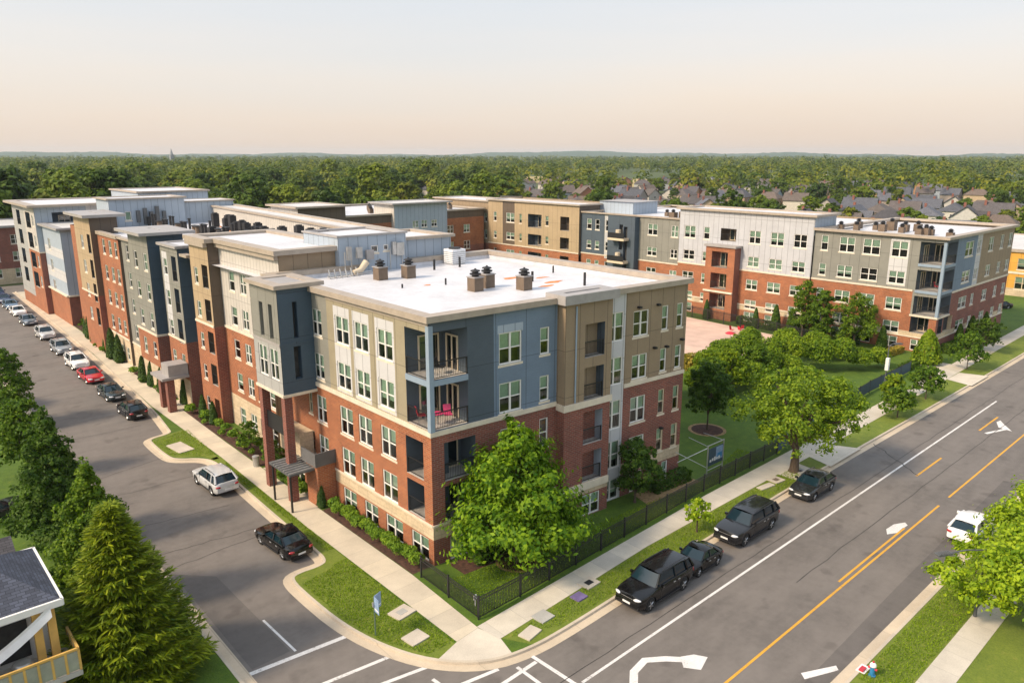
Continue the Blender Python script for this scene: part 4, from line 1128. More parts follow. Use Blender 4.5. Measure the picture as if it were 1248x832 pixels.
def ground():
    t = MB(); R_ = 7000
    t.poly([(-R_, -R_, -.06), (R_, -R_, -.06), (R_, R_, -.06), (-R_, R_, -.06)], M['terrain']); structure(t, 'ground')
    r = MB(); r.sheet([RB(-90, 11), RB(700, 11), RB(700, 27), RB(-90, 27)], 0, M['asphalt'])
    r.sheet([(10.5, 27 + .013 * -19.5), (24.6, 27 + .013 * -5.4), (26.5, 166), (12.5, 166)], 0, M['asphalt'])
    r.sheet([(-150, 166), (300, 166), (300, 175), (-150, 175)], 0, M['asphalt'])
    structure(r, 'road')
    # repaired, darker asphalt
    p = MB(); p.sheet([(12.3, 33.2), (14.4, 33.3), (14.3, 43), (12.4, 45)], .004, M['patch']); p.sheet([RB(30, 13.4), RB(48, 13.4), RB(66, 14.0), RB(66, 15.0), RB(44, 14.6), RB(30, 14.2)], .004, M['patch'])
    p.sheet([(18.6, 57), (20.2, 57.3), (20.3, 60.6), (18.7, 60.2)], .004, M['patch']); structure(p, 'road_patch')
    # sealed cracks
    c = MB(); q = random.Random(3)
    def crack(a, b_, w=.07, wob=.15, n=14):
        a, b_ = Vector(a), Vector(b_); pts = [tuple(a.lerp(b_, i / n) + Vector((q.uniform(-wob, wob), q.uniform(-wob, wob)))) for i in range(n + 1)]
        line(c, pts, w, .008, M['seam'])
    crack(RB(23, 22.3), RB(130, 22.3), .05, .05, 60); crack(RB(40, 18.9), RB(140, 18.9), .05, .07, 50)
    crack((66.5, 26.0), (62.0, 20.4), .10, .12)
    
    for y in (46, 52.5, 60, 64, 74, 90, 110): crack((11.8, y + q.uniform(-1, 1)), (18.0 + q.uniform(0, 1.5), y + q.uniform(-1, 1)), .05, .12, 9)
    crack((12.5, 48), (18.9, 47.2), .05, .1, 12)
    structure(c, 'road_crack')
    # ---- the corner block
    K = [(24.2, 166), (23.6, 140), (22.7, 106), (21.5, 79), (20.6, 71), (20.45, 70.0), (18.5, 69.7), (18.3, 68.5), (18.3, 64.6), (18.6, 63.2), (20.4, 61.9), (20.9, 60.4), (20.75, 58.8), (20.4, 50.5), (20.15, 41.3), (20.05, 40.3), (19.7, 39.8), (17.9, 39.95), (17.35, 39.4), (17.3, 37), (17.4, 33.5), (18.0, 30.4), (19.2, 27.6), (21.2, 25.6), (23.6, 24.95), (26.5, 24.92), (31, 25.1), (40, 25.5), (56, 25.95), (73, 26.0), (90, 26.1), (112, 26.3), (170, 27.2), (420, 30.2)]
    Kc = chaikin(K, 2); kerb(Kc)
    g = MB(); inner = offs(Kc, .195)
    g.sheet(inner + [(420, 165), (24.4, 165)], .115, M['lawn']); structure(g, 'lawn')
    # verges (drier, mown)
    v = MB()
    v.sheet([q_ for q_ in inner if q_[1] < 61.5 and q_[0] < 21.4 and q_[1] > 27.2] + [(21.0, 27.9), (21.3, 45), (21.75, 61.5)], .122, M['verge'])
    v.sheet([q_ for q_ in inner if 61.9 < q_[1] < 70.4 and q_[0] < 21] + [(21.9, 62), (22.3, 70)][::1], .123, M['verge']) if False else None
    v.sheet([(18.5, 68.8), (18.5, 64.6), (19.0, 63.5), (20.6, 62.3), (21.1, 61.0), (21.5, 61.0), (22.1, 70.2), (20.8, 69.9), (18.9, 69.5)], .122, M['verge'])
    far = [q_ for q_ in inner if q_[0] > 23.4 and q_[1] < 30]
    v.sheet([far[0]] + [q_ for q_ in far if q_[0] < 170] + [(165, 30.4), (112, 29.2), (89, 28.6), (60, 27.95), (36.6, 27.6), (23.1, 26.7)], .122, M['verge'])
    structure(v, 'verge')
    w = MB()
    w.sheet([(21.2, 28.0), (22.8, 28.2), (23.2, 35), (23.4, 64), (24.0, 92), (25.0, 121), (25.6, 165), (24.3, 165), (23.75, 140), (22.9, 106), (21.7, 79), (21.75, 61), (21.3, 45)], .130, M['walky']); structure(w, 'sidewalk')
    w = MB(); w.sheet([(23.0, 26.65), (36.6, 27.6), (60, 27.95), (89, 28.6), (112, 29.2), (170, 30.5), (300, 32), (300, 34), (170, 32.4), (112, 31.0), (89, 30.4), (60, 29.75), (46, 29.5), (22.81, 28.3)], .134, M['walkx']); structure(w, 'sidewalk')
    w = MB(); pad = [q_ for q_ in inner if q_[1] < 28.0 and q_[0] < 23.3]
    w.sheet(pad + [(23.1, 26.66), (22.79, 28.19), (21.2, 27.99)], .127, M['walk']); structure(w, 'corner_ramp')
    # driveways, pads and paths
    d = MB(); d.sheet([(58.2, 25.75), (64.0, 25.85), (62.9, 28.0), (58.9, 28.0)], .139, M['walk']); d.sheet([(91.5, 25.9), (97.2, 25.95), (96.2, 28.7), (92.2, 28.65)], .139, M['walk'])
    d.sheet([(95.2, 30.5), (99.6, 30.7), (99.2, 34.0), (96.6, 34.0)], .129, M['walk']); d.sheet([(53.6, 26.1), (56.6, 26.15), (56.9, 28.2), (53.6, 28.1)], .128, M['walk'])
    d.sheet([(18.62, 66.8), (20.2, 67.0), (20.2, 68.2), (18.7, 68.0)], .128, M['walk']) if False else None
    d.sheet([(23.3, 76.0), (26.0, 76.2), (26.0, 79.5), (23.5, 79.4)], .137, M['walk']); d.sheet([(23.4, 55.0), (26.0, 55.0), (26.0, 56.6), (23.4, 56.6)], .126, M['walk']); d.sheet([(23.2, 47.2), (24.8, 47.2), (24.8, 50.6), (23.2, 50.6)], .126, M['walk'])
    d.sheet([(23.9, 96), (26, 96), (26, 98.6), (23.9, 98.6)], .137, M['walk'])
    structure(d, 'driveway')
    pz = MB(); pz.sheet([(80, 52), (86, 49.5), (97.5, 52), (99, 73), (90, 80), (78, 70)], .125, M['plaza']); structure(pz, 'plaza')
    lw = MB(); lw.sheet([(70, 34), (93, 34.5), (92, 40), (72, 42)], .122, M['lawn']); structure(lw, 'lawn')
    # planting beds
    m = MB(); m.sheet([(23.25, 35.0), (24.7, 35.0), (24.7, 46.5), (23.3, 46.5)], .124, M['mulch']); m.sheet([(23.45, 57), (25.9, 57), (24.9, 75.2), (23.55, 75.2)], .124, M['mulch']); m.sheet([(23.6, 80), (24.5, 80), (24.9, 95.5), (24.1, 95.5)], .124, M['mulch'])
    m.sheet([(24.15, 99), (24.9, 99), (25.0, 112), (24.7, 112)], .124, M['mulch']); m.sheet([(25.1, 116), (30, 122), (26, 136), (25.2, 136)], .124, M['mulch'])
    m.sheet([(25.6, 32.9), (34, 32.2), (34, 34.0), (25.6, 34.6)], .122, M['mulch'])
    def disc(x, y, r, mat, z=.126): m.sheet([(x + r * cos(2 * pi * k / 20), y + r * sin(2 * pi * k / 20)) for k in range(20)], z, mat)
    disc(29, 31.9, 1.35, M['straw']); disc(29, 31.9, 1.15, M['mulch'], .131); disc(58, 37.5, 1.75, M['straw']); disc(58, 37.5, 1.45, M['mulch'], .131); disc(55.1, 27.2, .7, M['mulch'])
    m.sheet([(41.5, 31.4), (47.8, 31.2), (47.8, 32.9), (42, 33.2)], .124, M['straw'])
    structure(m, 'planting_bed')
    # ---- other kerbs: west side of the street, south side of the road
    Wk = [(-60, 27), (8, 27), (10.8, 27.6), (11.55, 30), (11.6, 33), (11.7, 60), (12.0, 100), (12.8, 166)]
    Wc = chaikin(Wk, 2); kerb(Wc); g = MB(); g.sheet(offs(Wc, .195) + [(-60, 166)], .115, M['lawn']); structure(g, 'lawn')
    Sk = [(600, 12.9 + 7.4), (30, 12.9), (-90, 11.4)]; Sk = [RB(600, 12.9), RB(300, 12.9), RB(60, 12.9), RB(30, 12.9), RB(-90, 12.9)]
    kerb(Sk); g = MB(); g.sheet(offs(Sk, .195) + [(-90, -80), (600, -80)], .115, M['verge']); structure(g, 'verge')
    w = MB(); w.sheet([RB(-50, 9.2), RB(400, 9.2), RB(400, 10.55), RB(-50, 10.55)], .13, M['walkx']); structure(w, 'sidewalk')
    # ---- paint
    m = MB(); P_ = M['paint']
    line(m, [RB(23.9, 21.6), RB(88, 21.65)], .16, .006, P_); structure(m, 'edge_line')
    m = MB(); line(m, [(11.9, 32.95), (17.2, 32.45)], .28, .006, P_); line(m, [(14.6, 33.1), (14.5, 36.8)], .13, .0065, P_); structure(m, 'stop_line')
    m = MB()
    line(m, [(12.4, 30.1), (18.1, 29.45)], .22, .006, P_); line(m, [(13.0, 28.6), (19.3, 27.45)], .22, .006, P_)
    line(m, [(17.0, 25.75), (21.5, 25.0)], .22, .006, P_); line(m, [(19.0, 23.95), (23.3, 24.15)], .22, .0064, P_); line(m, [(18.6, 26.6), (18.9, 22.5)], .2, .0068, P_)
    line(m, [(23.45, 24.6), (23.85, 13.8)], .22, .0072, P_); line(m, [(22.3, 24.5), (22.3, 13.8)], .2, .0076, P_)
    structure(m, 'crosswalk_marking')
    m = MB(); line(m, [(24.0, 17.3), (25.2, 19.4), (26.4, 20.35), (27.5, 20.55), (28.4, 19.9), (29.3, 18.95)], .42, .006, P_)
    m.sheet([(29.0, 18.2), (30.1, 18.55), (29.75, 19.15), (29.1, 19.5), (28.5, 18.9)], .0065, P_); structure(m, 'turn_arrow')
    m = MB(); line(m, [(76.6, 19.95), (79.2, 19.1)], .3, .006, P_); m.sheet([(79.0, 18.5), (80.6, 19.6), (81.6, 20.2), (80.8, 20.3), (79.3, 19.7)], .0065, P_); structure(m, 'turn_arrow')
    m = MB(); m.sheet([(50.2, 17.9), (50.9, 17.55), (52.6, 17.5), (52.9, 17.8), (52.0, 18.2), (50.9, 18.25)], .006, P_); m.sheet([(32.2, 14.4), (34.1, 13.6), (34.35, 13.85), (32.5, 14.75)], .006, P_); structure(m, 'paint_patch')
    m = MB(); Y_ = M['paintyellow']
    line(m, [RB(26, 16.85), RB(57.5, 16.85)], .14, .006, Y_); line(m, [RB(42, 17.2), RB(52, 17.2)], .14, .006, Y_); line(m, [RB(59.5, 16.85), RB(160, 16.85)], .14, .006, Y_)
    for x in (61.8, 77, 92, 107, 122): line(m, [RB(x, 20.0), RB(x + 5.5, 20.0)], .16, .006, Y_)
    structure(m, 'centre_line')

# ================================================================== VEGETATION
def leafmesh(name, c, nrm, size, aspect, m, along=None):
    """one diamond leaf per centre; c,nrm (n,3) arrays"""
    n = len(c); g = np.random.default_rng(n)
    nrm = nrm / (np.linalg.norm(nrm, axis=1, keepdims=True) + 1e-9)
    if along is None:
        a = g.normal(size=(n, 3))
    else: a = along + g.normal(size=(n, 3)) * .25
    u = a - nrm * np.sum(a * nrm, 1, keepdims=True); u /= np.linalg.norm(u, axis=1, keepdims=True) + 1e-9
    w = np.cross(nrm, u)
    s = np.asarray(size) * g.uniform(.65, 1.35, n); s = s[:, None]
    V = np.empty((n, 4, 3)); V[:, 0] = c - u * s; V[:, 1] = c + w * s * aspect + u * s * .1; V[:, 2] = c + u * s; V[:, 3] = c - w * s * aspect + u * s * .1
    me = bpy.data.meshes.new(name)
    me.vertices.add(n * 4); me.vertices.foreach_set('co', V.astype(np.float32).ravel())
    me.loops.add(n * 4); me.loops.foreach_set('vertex_index', np.arange(n * 4, dtype=np.int32))
    me.polygons.add(n); me.polygons.foreach_set('loop_start', np.arange(0, n * 4, 4, dtype=np.int32))
    me.polygons.foreach_set('loop_total', np.full(n, 4, dtype=np.int32))
    me.update(calc_edges=True); me.materials.append(m)
    return me

def lobed(g, lobes, n, up=.35, shell=.45, sub=0, spike=1.0, nj=1.0):
    """points through a set of spherical lobes (x,y,z,r)"""
    L = np.array(lobes); w = L[:, 3] ** 2; w /= w.sum()
    idx = g.choice(len(L), n, p=w); d = g.normal(size=(n, 3)); d /= np.linalg.norm(d, axis=1, keepdims=True)
    d[:, 2] = np.where(d[:, 2] < -.55, -d[:, 2], d[:, 2])
    rad = g.uniform(0, 1, n) ** shell
    p = L[idx, :3] + d * (L[idx, 3] * rad)[:, None] * np.array([1, 1, .85])
    nr = d + g.normal(size=(n, 3)) * .55 * nj; nr[:, 2] += up
    if sub:
        # most leaves gather in small sprays on the outside of the lobes
        ns = len(L) * sub; si = g.choice(len(L), ns, p=w); sd = g.normal(size=(ns, 3)); sd /= np.linalg.norm(sd, axis=1, keepdims=True); sd[:, 2] = np.where(sd[:, 2] < -.35, -sd[:, 2], sd[:, 2])
        sc = L[si, :3] + sd * (L[si, 3] * g.uniform(.72, 1.12, ns))[:, None] * np.array([1, 1, .85]); sr = L[si, 3] * g.uniform(.16, .30, ns)
        m = int(n * .8); j = g.integers(0, ns, m); e = g.normal(size=(m, 3)) * .6
        e += sd[j] * (np.sum(e * sd[j], 1, keepdims=True)) * (spike - 1)
        e[:, 2] *= .8
        p[:m] = sc[j] + e * sr[j][:, None]; nr[:m] = e * .7 + sd[j] * .5 + g.normal(size=(m, 3)) * .45 * nj; nr[:m, 2] += up
    return p, nr

def trunk_mesh(g, h, r, tips, m, lean=(0, 0)):
    t = MB(); top = Vector((lean[0], lean[1], h))
    t.tube([(0, 0, -.05), (0, 0, .15), (lean[0] * .4, lean[1] * .4, h * .5), top], [r * 1.5, r * 1.1, r * .85, r * .62], m, 9)
    for p in tips:
        p = Vector(p); mid = top.lerp(p, .5) + Vector((g.normal() * .15, g.normal() * .15, .12 * (p - top).length))
        st = Vector((lean[0], lean[1], h * .72)).lerp(top, g.uniform(0, 1))
        t.tube([st, mid, p], [r * .5, r * .3, r * .08], m, 6, False)
    return t.mesh('trunk', 50)

def tree(name, label, cat, loc, h, rx, zb, lobes, nleaf, leaf_, m, seed, r=.18, th=None, group=None, aspect=.55, shell=.45, top=1.0, lean=(0, 0), taper=.5, sub=9, spike=1.0, custom=None, nj=1.0, ls=1.0):
    """broadleaf: crown of `lobes` clumps between zb and h, radius rx"""
    g = np.random.default_rng(seed); L = []
    H = h - zb
    for i in range(lobes):
        k = (i + .5) / lobes; z = zb + H * (.12 + .80 * k)
        prof = math.sqrt(max(.02, 1 - ((k - .38) / .66) ** 2)) if taper < 1 else max(.04, 1 - k) ** .8
        a = i * 2.399 + g.uniform(-.4, .4); q = rx * prof * g.uniform(.35, .78); lr = rx * g.uniform(.30, .46) * ls * ((.55 + .45 * prof) if taper < 1 else (.3 + .7 * prof))
        L.append((q * cos(a) + lean[0], q * sin(a) + lean[1], z - lr * .2, lr))
    if taper >= 1: top = .42
    L.append((lean[0], lean[1], h - rx * .3 * top, rx * .32 * top))
    if custom: L = custom
    p, nr = lobed(g, L, nleaf, shell=shell, sub=sub, spike=spike, nj=nj)
    o = thing(name, label, cat, loc, group=group)
    link('crown', leafmesh('crown', p, nr, leaf_, aspect, m), o)
    tips = [(l[0], l[1], l[2]) for l in L[:: max(1, len(L) // 9)]]
    link('trunk', trunk_mesh(g, th or zb + H * .15, r, tips, M['bark'], lean), o)
    return o

def conifer(name, label, loc, h, R, n, m, seed, whorls=30, droop=.12, leaf_=.28, aspect=.22, zb=.2, pw=.8):
    g = np.random.default_rng(seed); C, Nn, A = [], [], []
    per = n // whorls
    tk = MB(); tk.tube([(0, 0, -.1), (0, 0, h * .5), (0, 0, h * .97)], [.22, .13, .02], M['bark'], 8)
    for i in range(whorls):
        k = i / whorls; z = zb + (h - zb) * k; rr = R * (1 - k) ** pw * (.85 if k < .06 else 1)
        nb = int(9 + 7 * (1 - k)); 
        for j in range(nb):
            a = 2 * pi * j / nb + i * .7 + g.uniform(-.2, .2); ln = rr * g.uniform(.78, 1.12) + .15
            q = int(per / nb * (.35 + 1.3 * (1 - k))) + 2
            t = g.uniform(0, 1, q) ** .6; d = np.array([cos(a), sin(a), 0]); s = np.array([-sin(a), cos(a), 0])
            z_ = z + ln * (-droop * 2 * t + .30 * t ** 3 + g.uniform(-.03, .03)) + g.normal(size=q) * .05
            side = g.normal(size=q) * (.06 + .13 * ln * (1 - t * .6))
            c = np.outer(t * ln, d) + np.outer(side, s); c[:, 2] = z_
            C.append(c); nn = np.tile([0, 0, 1.0], (q, 1)) + g.normal(size=(q, 3)) * .35 - d * .15; Nn.append(nn)
            A.append(np.tile(d, (q, 1)) + np.outer(np.sign(side) * .5, s) + np.array([0, 0, .25]))
            if i % 2 == 0 and j % 2 == 0: tk.tube([(0, 0, z), tuple(d * ln * .8 + np.array([0, 0, z - droop * ln]))], [.035, .01], M['bark'], 4, False)
    o = thing(name, label, 'tree', loc)
    link('crown', leafmesh('crown', np.concatenate(C), np.concatenate(Nn), leaf_, aspect, m, np.concatenate(A)), o)
    tk.build('trunk', o)
    return o

def shrub_mesh(name, rx, h, n, leaf_, m, seed, kind='round', lumps=7):
    g = np.random.default_rng(seed)
    if kind == 'cone':
        k = g.uniform(0, 1, n) ** 1.2; a = g.uniform(0, 2 * pi, n); rad = rx * np.minimum(1, (k * 6 + .35)) * (1 - k) ** .55 * g.uniform(.75, 1.03, n)
        p = np.stack([rad * np.cos(a), rad * np.sin(a), h * k], 1); nr = np.stack([np.cos(a), np.sin(a), .4 + 0 * a], 1) + g.normal(size=(n, 3)) * .4
    elif kind == 'box':
        d = g.uniform(-1, 1, (n, 3)); ax = g.integers(0, 3, n); sg = np.sign(g.normal(size=n)); d[np.arange(n), ax] = sg * g.uniform(.85, 1.03, n)
        p = d * np.array([rx[0] / 2, rx[1] / 2, h / 2]) + np.array([0, 0, h / 2]); nr = np.zeros((n, 3)); nr[np.arange(n), ax] = sg; nr += g.normal(size=(n, 3)) * .5; nr[:, 2] += .3
    else:
        L = [(0, 0, h * .5, min(rx, h * .5) * .9)]
        for i in range(lumps):
            a = i * 2.4; q = rx * .5; L.append((q * cos(a) * g.uniform(.6, 1.1), q * sin(a) * g.uniform(.6, 1.1), h * g.uniform(.38, .68), rx * g.uniform(.38, .52)))
        p, nr = lobed(g, L, n, shell=.3); p[:, 2] = np.maximum(p[:, 2], .03)
    return leafmesh(name, p, nr, leaf_, .6, m)

# ================================================================== VEHICLES
CARMESH = {}
def car_meshes(kind):
    if kind in CARMESH: return CARMESH[kind]
    P = dict(sedan=dict(L=4.75, W=1.84, H=1.44, belt=.93, hood=.86, deck=.98, ws=(.98, .28), rw=(-1.02, -1.62), fr=(1.42, -1.38), r=.33),
             hatch=dict(L=4.45, W=1.84, H=1.52, belt=.98, hood=.92, deck=1.02, ws=(.92, .30), rw=(-1.45, -2.02), fr=(1.35, -1.32), r=.33),
             suv=dict(L=4.75, W=1.92, H=1.70, belt=1.08, hood=1.02, deck=1.10, ws=(1.02, .42), rw=(-1.78, -2.16), fr=(1.42, -1.40), r=.36),
             bigsuv=dict(L=5.55, W=2.02, H=1.90, belt=1.20, hood=1.14, deck=1.22, ws=(1.18, .62), rw=(-2.30, -2.62), fr=(1.72, -1.62), r=.40))[kind]
    L, W, H = P['L'], P['W'], P['H']; hl = L / 2; hw0 = W / 2; R = P['r']; zs0 = .24 if kind in ('sedan', 'hatch') else .33
    ws0, ws1 = P['ws']; rw1, rw0 = P['rw']; BELT = P['belt']
    body = {}
    def top(x):
        if x > ws0: k = (x - ws0) / (hl - ws0); return P['hood'] + .05 * (1 - k) - .13 * k ** 2.2 - (.20 * ((k - .93) / .07) if k > .93 else 0)
        if x < rw0: k = (rw0 - x) / max(.05, hl + rw0); return P['deck'] - .05 * k ** 2 - (.16 * ((k - .9) / .1) if k > .9 else 0)
        return BELT + .03
    def hw(x):
        k = abs(x) / hl; return hw0 * (1 - .02 * k ** 2 - (.20 if x > 0 else .13) * max(0, (k - .72) / .28) ** 2.2)
    def bot(x):
        z = zs0 + (.10 * max(0, (abs(x) / hl - .9) / .1))
        for wx in P['fr']:
            d = abs(x - wx); Ra = R + .075
            if d < Ra: z = max(z, R + math.sqrt(Ra * Ra - d * d))
        return z
    xs = sorted(set([round(-hl + L * i / 40, 3) for i in range(41)] + [round(wx + s * (R + .075) * q, 3) for wx in P['fr'] for s in (-1, 1) for q in (1.0, .93, .75, .5, .25, .0)]))
    bodymb = MB(); paint = bpy.data.materials.get('car_paint_slot') or carpaint('car_paint_slot', (.3, .3, .3))
    rings = []
    for x in xs:
        zb, zt, w = bot(x), top(x), hw(x); zt = max(zt, zb + .08); sh = zt - .09
        def zz(f): return zb + (sh - zb) * f
        half = [(0, zb), (w * .93, zb), (w * .985, zz(.12)), (w, zz(.45)), (w * .995, zz(.72)), (w * .965, zz(1.0)), (w * .90, zt - .02), (w * .6, zt + .015), (0, zt + .03)]
        ring = [(x, y, z) for y, z in half] + [(x, -y, z) for y, z in half[-2:0:-1]]
        base = len(bodymb.v); bodymb.v += ring; rings.append(base)
    n = 16; mi = bodymb.slot(paint)
    for i in range(len(rings) - 1):
        for k in range(n):
            k2 = (k + 1) % n
            bodymb.f.append((rings[i] + k, rings[i + 1] + k, rings[i + 1] + k2, rings[i] + k2)); bodymb.mi.append(mi); bodymb.uv += [(0, 0)] * 4
    for r_, rev in ((rings[0], False), (rings[-1], True)):
        q = list(range(r_, r_ + n)); bodymb.f.append(tuple(q[::-1] if rev else q)); bodymb.mi.append(mi); bodymb.uv += [(0, 0)] * n
    # roof shell + pillars (paint)
    rfw = hw0 * .76; bw = hw0 * .93; zr = H
    def roofpt(fx, fy):
        x = rw1 + (ws1 - rw1) * fx; y = rfw * fy * (1 - .06 * abs(2 * fx - 1) ** 3)
        return (x, y, zr - .05 * fy * fy - .07 * (2 * fx - 1.1) ** 2)
    G = 8
    for i in range(G):
        for j in range(6):
            q = [roofpt(a / G, b / 3 - 1) for a, b in ((i, j), (i + 1, j), (i + 1, j + 1), (i, j + 1))]; bodymb.poly(q, paint)
    cor = {}
    for s in (1, -1):
        A0 = (ws0, bw * s * .97, top(ws0) - .01); A1 = roofpt(1, s); C0 = (rw0, bw * s * .95, top(rw0) - .01); C1 = roofpt(0, s); cor[s] = (A0, A1, C0, C1)
        bodymb.tube([A0, A1], [.06, .05], paint, 6); bodymb.tube([C0, C1], [.10 if kind != 'sedan' else .08, .07], paint, 6)
        bodymb.tube([roofpt(f / 6, s) for f in range(7)], .035, paint, 6)
        mx = (ws1 + rw1) / 2 + .12
        bodymb.tube([(mx - .05, bw * s * .995, BELT), (mx - .02, rfw * s, zr - .09)], [.05, .04], M['trim'], 6)
        if kind in ('suv', 'bigsuv'):
            m2 = rw1 + .45; bodymb.tube([(m2 - .1, bw * s * .99, BELT), (m2, rfw * s, zr - .1)], [.07, .06], paint, 6)
    glassmb = MB(); cg = M['carglass']
    A0, A1, C0, C1 = cor[1]; B0, B1, D0, D1 = cor[-1]
    def dn(p, dz=.02): return (p[0], p[1], p[2] - dz)
    bulge = .09
    def patch(a, b, c, d, ax, amt):   # bowed quad a-b bottom, d-c top
        g_ = 6
        for i in range(g_):
            t0, t1 = i / g_, (i + 1) / g_
            def mk(t, lo, hi):
                p = Vector(lo).lerp(Vector(hi), t); p[ax] += amt * (1 - (2 * t - 1) ** 2); return tuple(p)
            glassmb.poly([mk(t0, a, b), mk(t1, a, b), mk(t1, d, c), mk(t0, d, c)], cg)
    patch(dn(A0), dn(B0), dn(B1), dn(A1), 0, bulge); patch(dn(D0), dn(C0), dn(C1), dn(D1), 0, -bulge)
    for s in (1, -1):
        A0, A1, C0, C1 = cor[s]
        glassmb.poly([dn(C0, .05), dn(A0, .05), dn(A1, .03), dn(C1, .03)], cg)
    lampmb = MB(); tl = MB()
    def lens(cx, cy, cz, rx, ry, rz, sweep, m, nm):
        q = MB(); q.lathe((0, 0, 0), [(.05, -1), (.6, -.8), (.92, -.4), (1, 0), (.92, .4), (.6, .8), (.05, 1)], m, 12)
        q.v = [(cx + v[0] * rx - abs(v[1]) * 0 + sweep * v[1] * ry, cy + v[1] * ry, cz + v[2] * rz) for v in q.v]
        return q.mesh(nm, 40)
    HL, TL = [], []
    for s in (1, -1):
        HL.append(lens(hl - .10, s * (hw(hl - .1) - .16), P['hood'] - .22, .12, .22, .085, -s * .35, M['lamp'], 'headlight'))
        TL.append(lens(-hl + .07, s * (hw(-hl + .07) - .13), P['deck'] - .24, .11, .19, .10 if kind != 'bigsuv' else .2, s * .25, M['tail'], 'tail_light'))
    tr = MB()
    dx = (ws0 - .42, (ws1 + rw1) / 2 + .04, P['fr'][1] + R * .75)
    for s in (1, -1):
        for x in dx: tr.box((x - .008, min(s * hw0 * .93, s * hw(x) * 1.001), zs0 + .14), (x + .008, max(s * hw0 * .93, s * hw(x) * 1.001), BELT - .12), M['trim'])
        for x in (dx[1] + .16, dx[2] + .22): tr.box((x, min(s * hw0 * .98, s * hw(x) * 1.02), BELT - .20), (x + .2, max(s * hw0 * .98, s * hw(x) * 1.02), BELT - .165), M['metal'])
        tr.box((rw0 + .1, min(s * bw * .97, s * (bw + .012)), BELT - .02), (ws0 - .1, max(s * bw * .97, s * (bw + .012)), BELT + .035), M['trim'])
    gr = MB(); x = hl - .035; gr.box((x - .12, -.42, P['hood'] - .40), (x + .005, .42, P['hood'] - .22), M['trim']); 
    for k in range(3): gr.box((x, -.40, P['hood'] - .37 + k * .06), (x + .015, .40, P['hood'] - .355 + k * .06), M['metal'])
    BP = []
    for sx in (1, -1):
        bp = MB(); bp.box((sx * (hl - .16) - .14, -hw(hl - .1) * .97, zs0 + .03), (sx * (hl - .16) + .155, hw(hl - .1) * .97, zs0 + .20), M['trim']); BP.append(('bumper', bp.mesh('bumper')))
        bp = MB(); bp.box((sx * hl - .012, -.26, zs0 + .21), (sx * hl + .012, .26, zs0 + .33), M['plate']); BP.append(('number_plate', bp.mesh('number_plate')))
    for s in (1, -1):
        bp = MB(); bp.box((P['fr'][1] + R + .1, s * hw0 * .985 - .03, zs0 - .03), (P['fr'][0] - R - .1, s * hw0 * .985 + .03, zs0 + .06), M['trim']); BP.append(('side_sill', bp.mesh('side_sill')))
    mir = []
    for s in (1, -1):
        m_ = MB(); m_.box((ws0 - .42, s * (hw0 + .10) - .09, BELT + .02), (ws0 - .28, s * (hw0 + .10) + .09, BELT + .17), paint); m_.box((ws0 - .36, min(s * hw0 * .9, s * (hw0 + .03)), BELT + .02), (ws0 - .31, max(s * hw0 * .9, s * (hw0 + .03)), BELT + .06), M['trim']); mir.append(m_.mesh('mirror'))
    rails = None
    if kind in ('suv', 'bigsuv'):
        rr = MB()
        for s in (1, -1): rr.tube([(rw1 + .25, s * rfw * .88, zr - .06), (rw1 + .4, s * rfw * .9, zr + .03), (ws1 - .5, s * rfw * .9, zr + .03), (ws1 - .35, s * rfw * .88, zr - .05)], .022, M['trim'], 6)
        rails = rr.mesh('roof_rail', 50)
    ty = MB(); prof = [(R * .62, -.10), (R * .9, -.11), (R, -.085), (R, .085), (R * .9, .11), (R * .62, .10)]
    ty.lathe((0, 0, 0), prof, M['tyre'], 20)
    ri = MB(); ri.lathe((0, 0, 0), [(R * .10, -.06), (R * .66, -.085), (R * .64, .06), (R * .62, .085), (R * .50, .055), (R * .18, .07), (R * .06, .08)], M['rim'], 20)
    for k in range(5):
        a = 2 * pi * k / 5; ri.tube([(R * .1 * cos(a), R * .1 * sin(a), .085), (R * .6 * cos(a), R * .6 * sin(a), .09)], [.05, .035], M['rim'], 5)
    rb = MB(); rb.lathe((0, 0, 0), [(R * .62, .03), (R * .03, .035)], M['trim'], 16); rb.v = [(v[0], v[1], v[2]) for v in rb.v]
    for m_ in (ty, ri, rb): m_.v = [(v[0], v[2], v[1]) for v in m_.v]
    # dark wheel-arch liner
    ln = MB()
    for wx in P['fr']: ln.box((wx - R - .05, -hw0 + .10, zs0 + .02), (wx + R + .05, hw0 - .10, R * 2 + .03), M['trim'])
    tyre_m = ty.mesh('tyre', 35); rim_m = ri.mesh('rim', 40)
    CARMESH[kind] = dict(body=bodymb.mesh('body', 38), glass=glassmb.mesh('windows', 40), HL=HL, TL=TL, grille=gr.mesh('grille'), bumper=BP, mirror=mir, rails=rails, seam=tr.mesh('door_trim'), tyre=tyre_m, rim=rim_m, liner=ln.mesh('underbody'), P=P)
    return CARMESH[kind]

